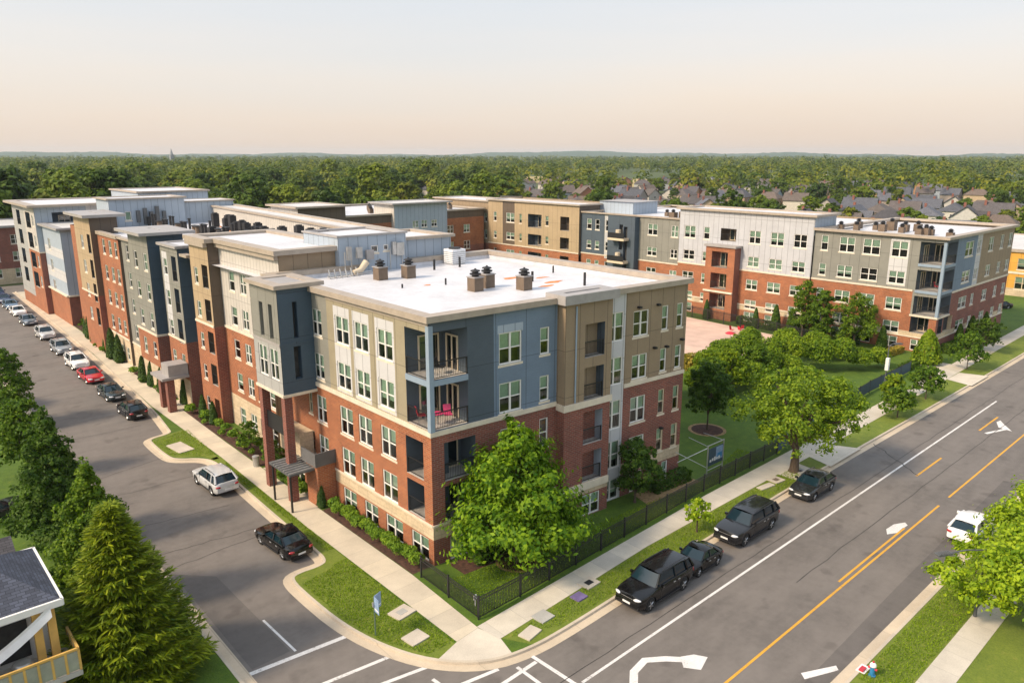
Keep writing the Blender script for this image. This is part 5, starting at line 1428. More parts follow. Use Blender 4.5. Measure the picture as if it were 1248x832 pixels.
def car(kind, label, loc, heading, paint, group, name='parked_car', scale=None):
    """heading: direction of the nose, degrees from +X"""
    c = car_meshes(kind); P = c['P']
    o = thing(name, label, 'car', (loc[0], loc[1], 0.006), radians(heading), group)
    def painted(me):
        d = link('x', me, o); d.data = me
        for i, sl in enumerate(d.material_slots):
            if sl.material and sl.material.name == 'car_paint_slot': sl.link = 'OBJECT'; sl.material = paint
        return d
    painted(c['body']).name = 'body'; link('windows', c['glass'], o)
    for m_ in c['HL']: link('headlight', m_, o)
    for m_ in c['TL']: link('tail_light', m_, o)
    for m_ in c['mirror']: painted(m_).name = 'mirror'
    link('grille', c['grille'], o); [link(nm_, m_, o) for nm_, m_ in c['bumper']]; link('underbody', c['liner'], o); link('door_trim', c['seam'], o)
    if c['rails']: link('roof_rail', c['rails'], o)
    for wx in P['fr']:
        for s in (1, -1):
            w = link('wheel', c['tyre'], o, (wx, s * (P['W'] / 2 - .13), P['r'])); w.rotation_euler = (0, 0, 0 if s > 0 else pi)
            link('rim', c['rim'], w)
    if scale: o.scale = scale
    return o

# ================================================================== STREET FURNITURE AND SMALL THINGS
def fence(label, pts, h=1.35, solid=False, step=2.4):
    o = thing('metal_fence', label, 'fence', (*pts[0], .115)); bx, by = pts[0]
    P_ = []
    for a, b in zip(pts[:-1], pts[1:]):
        a, b = Vector(a), Vector(b); n = max(1, round((b - a).length / step))
        for i in range(n): P_.append(a.lerp(b, i / n))
    P_.append(Vector(pts[-1]))
    pm = MB(); pm.box((-.04, -.04, -.1), (.04, .04, h + .08), M['rail']); pm.box((-.05, -.05, h + .08), (.05, .05, h + .12), M['rail']); pme = pm.mesh('post')
    for p in P_: link('post', pme, o, (p.x - bx, p.y - by, 0))
    for a, b in zip(P_[:-1], P_[1:]):
        L = (b - a).length; m = MB()
        for z in (.12, h - .22, h - .03): m.box((.04, -.018, z), (L - .04, .018, z + .04), M['rail'])
        if solid: m.box((.05, -.03, .18), (L - .05, -.02, h - .04), M['navy'])
        k = int(L / .115)
        for i in range(1, k): x = L * i / k; m.box((x - .015, -.012, .1), (x + .015, .012, h + .03), M['rail'])
        link('panel', m.mesh('panel'), o, (a.x - bx, a.y - by, 0), math.atan2((b - a).y, (b - a).x))
    return o

def lamp_post(label, loc, h, arm, aim):
    o = thing('street_lamp', label, 'street lamp', (*loc, .12)); m = MB()
    m.tube([(0, 0, -.1), (0, 0, .5), (0, 0, h)], [.11, .08, .05], M['railgrey'], 10); m.build('pole', o, 40)
    m = MB(); m.tube([(0, 0, h - .05), (arm * .5 * cos(aim), arm * .5 * sin(aim), h + .12), (arm * cos(aim), arm * sin(aim), h + .1)], .04, M['railgrey'], 8); m.build('arm', o, 40)
    m = MB(); m.box((-.45, -.17, -.05), (.45, .17, .05), M['railgrey']); m.box((-.35, -.12, -.075), (.35, .12, -.05), M['lamp'])
    for k in range(7): m.box((-.38 + k * .11, -.15, .05), (-.34 + k * .11, .15, .09), M['railgrey'])
    l = m.build('lamp_head', o); l.location = ((arm + .35) * cos(aim), (arm + .35) * sin(aim), h + .1); l.rotation_euler = (0, 0, aim)
    return o

def chair(label, loc, rz, mat, group):
    o = thing('patio_chair', label, 'chair', loc, rz, group)
    m = MB(); m.box((-.24, -.24, .42), (.24, .24, .46), mat); m.build('seat', o)
    m = MB(); m.poly([(-.24, .22, .46), (.24, .22, .46), (.24, .34, .98), (-.24, .34, .98)], mat); m.poly([(.24, .25, .46), (-.24, .25, .46), (-.24, .37, .98), (.24, .37, .98)], mat)
    m.poly([(-.24, .34, .98), (.24, .34, .98), (.24, .37, .98), (-.24, .37, .98)], mat); m.build('backrest', o)
    for x in (-.2, .2):
        for y in (-.2, .2):
            m = MB(); m.tube([(x, y, .42), (x * 1.15, y * 1.2, 0)], .018, M['metal'], 6); m.build('leg', o)
    return o

def small_things():
    # slabs and lids in the verges
    def lid(label, x, y, w, d, rz, mat, hole=None, name='utility_cover'):
        o = thing(name, label, 'utility cover', (x, y, .123), rz); m = MB(); m.box((-w / 2, -d / 2, -.05), (w / 2, d / 2, .075), mat); m.build('slab', o)
        if hole: m = MB(); m.box((-w * .22, -d * .22, .076), (w * .22, d * .22, .085), hole); m.build('lid', o)
    lid('pale utility slab with grey lid beside the sidewalk edge near the corner sign', 20.5, 32.1, 1.25, 1.0, .15, M['slablid'], M['slabgrey'])
    lid('plain pale utility slab nearest the corner kerb on the street verge', 19.75, 29.7, 1.15, 1.0, .1, M['slablid'])
    lid('first pale stepping slab on the road verge from the corner ramp', 24.55, 25.95, 1.15, .75, .2, M['slablid'])
    lid('grey utility slab touching the sidewalk on the road verge', 26.1, 26.55, 1.0, .9, .05, M['slabgrey'])
    lid('pale slab with dark lid on the road verge beside the large black vehicle', 30.5, 27.15, 1.15, .9, .05, M['slablid'], M['black'])
    lid('small purple utility lid in the grass beside the large black vehicle', 29.0, 26.55, .8, .7, .05, M['purple'])
    lid('narrow pale slab on the verge before the big street oak', 50.7, 27.25, 1.6, .55, -.12, M['slablid'])
    lid('pale square slab with brown lid on the verge before the big street oak', 52.4, 27.35, 1.15, .95, -.1, M['slablid'], M['ventbox'])
    lid('pale slab with dark grate behind the trunk of the big street oak', 55.4, 26.9, 1.0, .6, 0, M['slabgrey'], M['black'])
    lid('double concrete slab in the small grass island by parked cars', 19.9, 65.6, 1.3, 2.6, .12, M['slablid'])
    # corner sign
    o = thing('street_sign', 'bluish street name sign with two angled blades on the corner verge', 'sign', (18.3, 31.3, .12))
    m = MB(); m.tube([(0, 0, -.1), (0, 0, 2.3)], .04, M['signgreen'], 8); m.build('pole', o)
    for a in (.95, -1.05):
        m = MB(); m.box((.03, -.012, 1.5), (.55, .012, 2.35), M['signblue']); m.box((.06, -.016, 1.62), (.52, .016, 1.70), M['fabricwhite']); p = m.build('blade', o); p.rotation_euler = (0, 0, a - .62); 
    m = MB(); m.box((-.10, -.05, 1.75), (.10, .05, 2.0), M['metal']); m.build('bracket', o)
    # hydrant
    o = thing('fire_hydrant', 'blue fire hydrant with white bonnet and red cap by the far kerb', 'hydrant', (34.75, 12.25, .12))
    m = MB(); m.lathe((0, 0, 0), [(.17, 0), (.17, .05), (.12, .06), (.12, .55)], M['hydblue'], 14); m.build('body', o, 40)
    m = MB(); m.lathe((0, 0, .55), [(.16, 0), (.16, .05), (.14, .12), (.07, .19), (.03, .2)], M['hydwhite'], 14); m.build('bonnet', o, 40)
    for s in (1, -1): m = MB(); m.tube([(0, s * .1, .42), (0, s * .22, .42)], .06, M['hydred'], 10); m.build('outlet_cap', o)
    m = MB(); m.lathe((0, 0, .75), [(.05, 0), (.05, .07), (.02, .08)], M['hydred'], 8); m.build('cap', o)
    o = MB(); o.box((-.35, -.22, 0), (.35, .22, .03), M['hydwhite']); o.box((-.3, -.12, .03), (.1, .1, .11), M['hydred']); q = o.build('litter', loc=(34.9, 12.75, .14)); tag(q, 'crumpled red and white litter on the kerb beside the blue hydrant', 'litter')
    # little marker in the corner lawn
    m = MB(); m.tube([(0, 0, 0), (0, 0, .45)], .03, M['hydwhite'], 6); m.box((-.1, -.02, .4), (.1, .02, .7), M['hydwhite']); q = m.build('lawn_marker', loc=(24.0, 29.9, .12)); tag(q, 'small white marker sign stuck in the fenced corner lawn', 'marker')
    # lamps
    lamp_post('dark street lamp reaching over the road from the leafy tree at right', (44.0, 10.6), 4.1, 2.4, radians(152))
    o = lamp_post('slim lamp post carrying a white banner by the garden fence', (80.3, 30.8), 5.6, .7, radians(-30))
    m = MB(); m.box((-.42, -.30, 3.0), (-.06, .02, 4.3), M['fabricwhite']); m.build('banner', o)
    # banner frame by the lawn fence
    o = thing('banner_frame', 'galvanised rail frame carrying a blue picture banner by the lawn', 'banner', (49.2, 31.6, .12))
    for x in (-.0, 2.2):
        m = MB(); m.tube([(x, 0, -.1), (x, 0, 2.5)], .05, M['metal'], 8); m.build('post', o)
    for z_, r_ in ((2.45, .045), (.35, .03)): m = MB(); m.tube([(0, 0, z_), (2.2, 0, z_)], r_, M['metal'], 8); m.build('rail', o)
    m = MB()
    for dz0, dz1, dx, dy in ((2.3, .6, -2.6, 2.2), (.6, 2.4, -2.6, 2.0), (2.4, 2.3, .8, 2.4), (2.4, 2.3, 2.6, 2.2)): m.tube([(0 if dx < 2 else 2.2, 0, dz0), (dx, dy, dz1)], .03, M['metal'], 6)
    m.build('brace', o)
    m = MB(); m.box((.12, -.04, .7), (2.1, -.01, 2.15), M['navy']); m.box((1.1, -.05, 1.0), (2.05, -.041, 2.1), M['signblue']); m.box((1.3, -.055, 1.15), (1.95, -.051, 1.55), M['hydblue'])
    for k in range(5): m.box((.25 + k * .3, -.06, 1.0 + (k % 2) * .05), (.47 + k * .3, -.057, 1.22 + (k % 3) * .06), M['fabricwhite'])
    m.build('banner_sheet', o)
    # litter bin by the street beds
    m = MB(); m.lathe((0, 0, 0), [(.24, 0), (.26, .8), (.28, .82), (.28, .9), (.1, .98)], M['metal'], 14); q = m.build('litter_bin', None, 40, loc=(23.15, 57.3, .13)); tag(q, 'grey cylindrical bin standing beside the street sidewalk', 'bin')
    # furniture on the corner balconies
    chair('bright red chair on the left side of the lower corner balcony', (25.45, 36.75, 8.985), 1.2, M['redplastic'], None)
    chair('crimson chair on the right side of the lower corner balcony', (26.75, 35.75, 8.985), -.4, M['pinkplastic'], None)
    chair('dark folding chair on the upper corner balcony beside the glass door', (26.3, 35.8, 12.105), .5, M['trim'], None)
    o = thing('balcony_table', 'small pink topped table on the lower corner balcony', 'table', (25.9, 35.7, 8.985)); m = MB(); m.lathe((0, 0, .68), [(.38, 0), (.38, .04)], M['pinkplastic'], 16); m.build('tabletop', o); m = MB(); m.tube([(0, 0, 0), (0, 0, .68)], .04, M['metal'], 8); m.build('leg', o)
    chair('red chair on the middle corner balcony of the block across the courtyard', (104.6, 35.2, 8.155), 0, M['redplastic'], None)
    # courtyard seats and parasol
    for k, (x, y) in enumerate(((94.4, 58.0), (95.3, 57.2), (96.2, 57.6), (88.6, 53.8))):
        chair(['first red chair from the left on the pink courtyard paving', 'second red chair from the left on the pink courtyard paving', 'third red chair from the left on the pink courtyard paving', 'red chair beside the red parasol in the courtyard'][k], (x, y, .126), k * 1.3, M['redplastic'], None)
    o = thing('parasol', 'small red parasol at the edge of the courtyard paving', 'parasol', (86.6, 53.4, .126)); m = MB(); m.tube([(0, 0, 0), (0, 0, 2.2)], .03, M['metal'], 8); m.build('pole', o); m = MB(); m.lathe((0, 0, 1.9), [(.7, 0), (.4, .2), (.04, .3)], M['redplastic'], 10); m.build('canopy', o)
    # roof plant
    def unit(label, x, y, z, sx, sy, h, mat, group=None, name='roof_condenser'):
        o = thing(name, label, 'roof unit', (x, y, z), 0, group); m = MB(); m.box((-sx / 2, -sy / 2, .1), (sx / 2, sy / 2, h), mat)
        for k in range(6): m.box((-sx / 2 - .012, -sy / 2 - .012, .2 + k * (h - .3) / 6), (sx / 2 + .012, sy / 2 + .012, .23 + k * (h - .3) / 6), M['trim'])
        m.box((-sx / 2 + .05, -sy / 2, 0), (sx / 2 - .05, sy / 2, .1), M['metal']); m.build('casing', o)
        m = MB(); m.lathe((0, 0, h), [(min(sx, sy) * .42, 0), (min(sx, sy) * .42, .12), (min(sx, sy) * .1, .14)], M['black'], 12); m.build('fan', o)
    L = 'black condenser in the cluster on the white row roof below the cream wall'
    for x, y, h in ((40.9, 104), (41.8, 102), (41.2, 97.5), (41.2, 95.5), (40.6, 92.0), (40.0, 84.5), (39.0, 82.0), (38.8, 76.5), (37.4, 97), (37.6, 93), (37.0, 90.5)) and [(40.9, 104, 1.9), (41.5, 101, 1.8), (40.6, 97.5, 2.0), (40.3, 95.5, 1.3), (39.8, 92.5, 1.7), (39.4, 87.0, 1.8), (38.8, 84.0, 1.6), (38.4, 78.5, 2.0), (36.6, 97, .9), (36.2, 93, 1.1), (36.0, 90.0, .8), (38.4, 74.5, 2.4), (38.2, 71.5, 2.3), (38.0, 68.5, 2.5), (38.6, 81.5, 1.5), (38.9, 85.8, 1.4), (39.3, 90.0, 1.6), (40.8, 100.0, 1.5)]:
        unit(L, x - 1.6, y, 15.33, .8, .8, h, M['black'], 'black condensers on the row roof')
    unit('white wrapped unit beside the pale blue penthouse on the corner roof', 42.2, 54.9, 15.31, 1.5, 1.3, 1.35, M['tarpwhite'], name='wrapped_unit')
    m = MB(); m.lathe((0, 0, 0), [(.5, 0), (.52, .5), (.56, .55), (.5, .62)], M['orange'], 14); q = m.build('roof_tub', None, 40, loc=(28.6, 95.5, 15.33)); tag(q, 'orange tub standing on the far white row roof', 'tub')
    mesh_v = []
    for w_, h_ in ((.45, 1.2), (.7, .9), (.32, 1.7)):
        m = MB(); m.tube([(0, 0, 0), (0, 0, h_)], w_ * .5, M['black'] if w_ != .7 else M['ventbox'], 8); m.lathe((0, 0, h_), [(w_ * .8, 0), (w_ * .8, .06), (.03, .14)], M['black'], 8); mesh_v.append(m.mesh('roof_stack'))
    q_ = random.Random(5)
    for k in range(34):
        y = 75 + 38 * ((k * .618) % 1); x = 30.5 + 6.2 * ((k * .382) % 1) + (y - 75) * .07
        q = link('roof_stack', mesh_v[k % 3], None, (x, y, 15.33)); tag(q, 'small dark vent stack among many on the white row roof', 'vent', 'vent stacks on the row roof')
    # pipes on the row roof
    for k, (a, c_) in enumerate((((36, 88, 15.55), (39.5, 103, 15.55)), ((35.5, 86, 15.5), (38.6, 99, 15.5)))):
        m = MB(); m.tube([a, c_], .09, M['rust'], 6); q = m.build('roof_pipe'); tag(q, ['rusty pipe along the condensers on the row roof', 'second rusty pipe lying nearer the street on the row roof'][k], 'pipe')
    # loose duct on the corner roof
    m = MB(); m.tube([(31.6, 54.8, 15.55), (32.4, 54.9, 15.7), (33.0, 55.0, 16.3)], [.2, .24, .3], M['framecream'], 12); q = m.build('roof_duct', None, 40); tag(q, 'pale bent duct at the foot of the meter wall on the corner roof', 'duct')
    m = MB()
    for k in range(6): m.tube([(29.3 + k * .5, 54.4, 15.35), (29.6 + k * .5, 55.2, 15.9)], .06, M['metal'], 6)
    m.tube([(29.2, 54.6, 15.5), (33.4, 54.9, 15.5)], .09, M['metal'], 6); q = m.build('pipe_rack'); tag(q, 'tangle of grey pipes before the meter wall on the corner roof', 'pipes')

# ================================================================== HOUSES
def left_houses():
    o = thing('porch_house', 'white house with dark hip roof and yellow posted porch in the near corner', 'house', (2, 38, .1)); off = (2, 38, .1)
    m = MB(); x0, x1, y0, y1 = -4, 4.6, 36.6, 40.9
    for a, b in (((x0, y0), (x1, y0)), ((x1, y0), (x1, y1)), ((x1, y1), (x0, y1)), ((x0, y1), (x0, y0))):
        m.poly([(*a, 0), (*b, 0), (*b, 5.9), (*a, 5.9)], M['whitewall'])
    m.build('wall', o, off=off)
    m = MB(); e = [(-4.5, 35.4), (5.1, 35.4), (5.1, 41.4), (-4.5, 41.4)]; ra, rb = (-2.0, 38.4, 7.6), (2.4, 38.4, 7.6); z = 6.0
    V = [(*p, z) for p in e]
    m.poly([V[0], V[1], rb, ra], M['shinglegrey']); m.poly([V[1], V[2], rb], M['shinglegrey']); m.poly([V[2], V[3], ra, rb], M['shinglegrey']); m.poly([V[3], V[0], ra], M['shinglegrey'])
    m.build('roof', o, off=off)
    m = MB()
    for a, b in zip(e, e[1:] + e[:1]):
        a, b = Vector(a), Vector(b); d = (b - a).normalized(); n = Vector((d.y, -d.x)); m.obox(a, d, n, -.02, (b - a).length + .02, -.06, .06, z - .28, z + .03, M['frame'])
    m.sheet([(-4.45, 35.45), (5.05, 35.45), (5.05, 41.35), (-4.45, 41.35)], z - .2, M['frame']); m.build('eaves', o, off=off)
    for x in (4.45, 3.9, 1.6, -1.2):
        m = MB(); m.box((x, 35.5, 0), (x + .32, 35.8, 5.75), M['yellow']); m.build('post', o, off=off)
    m = MB(); m.box((-4, 34.3, 2.7), (5.3, 36.58, 2.95), M['slab']); m.build('deck', o, off=off)
    m = MB()
    for a, b in (((-4, 34.35), (5.25, 34.35)), ((5.25, 34.35), (5.25, 36.4))):
        a, b = Vector(a), Vector(b); d = (b - a).normalized(); n = Vector((d.y, -d.x)); L = (b - a).length
        m.obox(a, d, n, 0, L, -.05, .05, 3.95, 4.05, M['yellow'])
        k = int(L / .5)
        for i in range(k + 1): m.obox(a, d, n, L * i / k - (.05 if i else 0), L * i / k + .05, -.045, .045, 2.96, 3.94, M['yellow'])
        m.obox(a, d, n, .05, L - .05, -.02, .02, 3.0, 3.9, M['metal'])
    m.build('railing', o, off=off)
    m = MB(); g_ = 10
    for i in range(g_):
        t0, t1 = i / g_, (i + 1) / g_
        def dp(t): return (0.2 + 4.4 * t, 35.25, 3.9 + 1.7 * t + .35 * t * t - .25 * sin(pi * t))
        for dz0, dz1, dy in ((0, .16, 0), (.16, .5, -.12)):
            p, q = dp(t0), dp(t1); m.poly([(p[0], p[1] + dy, p[2] - dz1), (q[0], q[1] + dy, q[2] - dz1), (q[0], q[1], q[2] - dz0), (p[0], p[1], p[2] - dz0)], M['fabricwhite'])
    m.build('awning_drape', o, off=off)
    for x in (-1.5, 2.6):
        m = MB(); m.box((x, 36.53, 3.2), (x + 1.2, 36.59, 5.0), M['room']); m.build('window', o, off=off)
    # things kept on the deck
    m = MB(); m.lathe((0, 0, 0), [(.30, 0), (.42, .1), (.42, .5), (.32, .62), (.1, .66)], M['metal'], 14); q = m.build('grill_drum', None, 40, loc=(3.3, 35.6, 2.96)); tag(q, 'silver drum standing on the porch deck of the near house', 'drum')
    m = MB(); m.box((-.7, -.4, 0), (.7, .4, .75), M['trim']); m.box((-.6, -.3, .75), (.5, .3, .95), M['orange']); q = m.build('storage_box', None, loc=(1.7, 35.5, 2.96)); tag(q, 'dark storage box with orange top on the porch deck', 'box')
    def gable(name, label, x0, x1, y0, y1, h, rh, roof, ridge='x'):
        o = thing(name, label, 'house', ((x0 + x1) / 2, (y0 + y1) / 2, .1)); off = ((x0 + x1) / 2, (y0 + y1) / 2, .1); m = MB()
        ym = (y0 + y1) / 2
        for a, b in (((x0, y0), (x1, y0)), ((x1, y0), (x1, y1)), ((x1, y1), (x0, y1)), ((x0, y1), (x0, y0))): m.poly([(*a, 0), (*b, 0), (*b, h), (*a, h)], M['whitewall'])
        m.poly([(x1, y0, h), (x1, y1, h), (x1, ym, h + rh)], M['whitewall']); m.poly([(x0, y1, h), (x0, y0, h), (x0, ym, h + rh)], M['whitewall']); m.build('wall', o, off=off)
        m = MB(); e = .35; 
        for s, ya in ((1, y0 - e), (-1, y1 + e)):
            q = [(x0 - e, ya, h - .12), (x1 + e, ya, h - .12), (x1 + e, ym, h + rh + .06), (x0 - e, ym, h + rh + .06)]; m.poly(q if s > 0 else q[::-1], roof)
            m.poly([(p[0], p[1], p[2] - .14) for p in q], M['frame'])
        for x in (x0 - e, x1 + e): m.poly([(x, y0 - e, h - .12), (x, ym, h + rh + .06), (x, ym, h + rh - .1), (x, y0 - e, h - .28)], M['frame']); m.poly([(x, y1 + e, h - .12), (x, ym, h + rh + .06), (x, ym, h + rh - .1), (x, y1 + e, h - .28)], M['frame'])
        for ya in (y0 - e, y1 + e): m.poly([(x0 - e, ya, h - .28), (x1 + e, ya, h - .28), (x1 + e, ya, h - .12), (x0 - e, ya, h - .12)], M['frame'])
        m.build('roof', o, off=off)
        for yy in (y0 + .8, y1 - 2.0): m = MB(); m.box((x1 - .02, yy, 1.0), (x1 + .03, yy + 1.2, 2.2), M['room']); m.build('window', o, off=off)
    gable('garden_house', 'small white outbuilding with grey shingle roof behind the porch house', -5, 4.4, 43.6, 48.4, 3.4, 1.5, M['shinglegrey'])
    gable('garden_house', 'white house with brown roof behind the street trees at the left edge', -2, 8.6, 86, 93, 3.0, 2.4, M['ventbox'])

def town():
    """houses beyond the right-hand block, a few more among the trees"""
    var = []
    for k, (w, d, h, rh) in enumerate(((11, 9, 5.5, 3.6), (13, 10, 5.8, 4.2), (9, 9, 6.0, 3.4), (16, 9, 3.6, 3.2), (12, 10, 6.2, 3.0))):
        m = MB(); x0, x1, y0, y1 = -w / 2, w / 2, -d / 2, d / 2
        for a, b in (((x0, y0), (x1, y0)), ((x1, y0), (x1, y1)), ((x1, y1), (x0, y1)), ((x0, y1), (x0, y0))): m.poly([(*a, -.2), (*b, -.2), (*b, h), (*a, h)], M['house'])
        hip = k == 4
        if not hip: m.poly([(x1, y0, h), (x1, y1, h), (x1, 0, h + rh)], M['house']); m.poly([(x0, y1, h), (x0, y0, h), (x0, 0, h + rh)], M['house'])
        g = MB()
        if k in (1, 2): # front cross gable
            m.poly([(-w * .3, y0 - 1.6, -.2), (w * .1, y0 - 1.6, -.2), (w * .1, y0 - 1.6, h - .4), (-w * .1, y0 - 1.6, h + rh * .55), (-w * .3, y0 - 1.6, h - .4)], M['house'])
            m.poly([(w * .1, y0 - 1.6, -.2), (w * .1, y0, -.2), (w * .1, y0, h - .4), (w * .1, y0 - 1.6, h - .4)], M['house']); m.poly([(-w * .3, y0, -.2), (-w * .3, y0 - 1.6, -.2), (-w * .3, y0 - 1.6, h - .4), (-w * .3, y0, h - .4)], M['house'])
            xc = -w * .1
            g.poly([(w * .1 + .3, y0 - 1.9, h - .6), (w * .1 + .3, 0, h - .6), (xc, 0, h + rh * .6), (xc, y0 - 1.9, h + rh * .6)], M['shingle']); g.poly([(-w * .3 - .3, 0, h - .6), (-w * .3 - .3, y0 - 1.9, h - .6), (xc, y0 - 1.9, h + rh * .6), (xc, 0, h + rh * .6)], M['shingle'])
        e = .45; z = h - .15
        if hip:
            V = [(x0 - e, y0 - e, z), (x1 + e, y0 - e, z), (x1 + e, y1 + e, z), (x0 - e, y1 + e, z)]; ra, rb = (-w * .22, 0, h + rh), (w * .22, 0, h + rh)
            g.poly([V[0], V[1], rb, ra], M['shingle']); g.poly([V[1], V[2], rb], M['shingle']); g.poly([V[2], V[3], ra, rb], M['shingle']); g.poly([V[3], V[0], ra], M['shingle'])
        else:
            for dz in (0, -.16):
                g.poly([(x0 - e, y0 - e, z + dz), (x1 + e, y0 - e, z + dz), (x1 + e, 0, h + rh + dz), (x0 - e, 0, h + rh + dz)], M['shingle']); g.poly([(x1 + e, y1 + e, z + dz), (x0 - e, y1 + e, z + dz), (x0 - e, 0, h + rh + dz), (x1 + e, 0, h + rh + dz)], M['shingle'])
        g.box((w * .18, .6, h), (w * .18 + .8, 1.4, h + rh + .9), M['brickdark'])
        wn = MB(); wn.box((-.55, -.04, 0), (.55, .04, 1.4), M['frame']); wn.box((-.45, -.06, .1), (.45, -.041, 1.3), M['room'])
        o = thing('house', 'x', 'house', (0, 0, -50)); m.build('wall', o); g.build('roof', o); wm = wn.mesh('window')
        for xx in ((-w * .35, w * .22, w * .36) if k in (1, 2) else (-w * .3, 0, w * .3)):
            for zz in ((1.0, 3.7) if h > 5 else (1.1,)): link('window', wm, o, (xx, y0, zz))
        for zz in ((1.0, 3.7) if h > 5 else (1.1,)): link('window', wm, o, (x0, 0, zz), -pi / 2)
        var.append(o)
    q = random.Random(21); n = 0; used = set()
    kinds = ['pitched roof house in the suburb beyond the right-hand block', 'house with a front cross gable in the suburb beyond the right-hand block', 'tall narrow house with a cross gable in the suburb beyond the right-hand block', 'long low pitched house in the suburb beyond the right-hand block', 'hip roofed house in the suburb beyond the right-hand block']
    spots = []
    for row in range(18):
        for c in range(40):
            x = 168 + row * 26 + q.uniform(-4, 4); y = -60 + c * 14.5 + q.uniform(-2.5, 2.5)
            D = math.hypot(x, y); ang = math.atan2(y, x)
            u = px_of(x, y)
            if not (835 < u < 1330) or D > 560 or (row % 3 == 2 and D > 330): continue
            if 150 < x < 200 and 28 < y < 66: continue
            if u < 905 and D < 320: continue
            if abs(y - (17 + .013 * (x - 30))) < 14: continue
            if q.random() < .06 + D / 2200: continue
            spots.append((x, y))
    for x, y in spots:
        k = q.choices(range(5), (3, 4, 3, 2, 2))[0]; rz = q.choice((0, 0, pi / 2, pi / 2, -pi / 2)) + q.uniform(-.12, .12) + .2
        put_house(var, kinds, k, x, y, rz, used, 'houses in the suburb beyond the right-hand block')
    kinds2 = [s.replace('in the suburb beyond the right-hand block', 'among the far trees behind the rooftops') for s in kinds]
    used2 = set()
    for i in range(120):
        u = q.uniform(600, 900) if i < 82 else q.uniform(-20, 600); D = q.uniform(215, 620) if i < 82 else q.uniform(240, 560)
        x, y = at(u, D); dup_h = dup(var[i % 5], (x, y, 0), q.uniform(0, 3), kinds2[i % 5], 'houses among the far trees', .88)
    for o in var:
        for c in list(o.children): bpy.data.objects.remove(c)
        bpy.data.objects.remove(o)

def put_house(var, kinds, k, x, y, rz, used, group):
    dup(var[k], (x, y, 0), rz, kinds[k], group, .9)

YAW = math.atan2(854, math.hypot(925, 228)); F_ = 925.0
def at(u, D, z=0):
    """ground point D metres away, in the direction of photo column u"""
    a = YAW + math.atan2(u - 624, math.hypot(F_, 228)); return (D * sin(a), D * cos(a))
def px_of(x, y):
    a = math.atan2(x, y) - YAW
    return 624 + math.hypot(F_, 228) * math.tan(a) if abs(a) < 1.4 else 9999

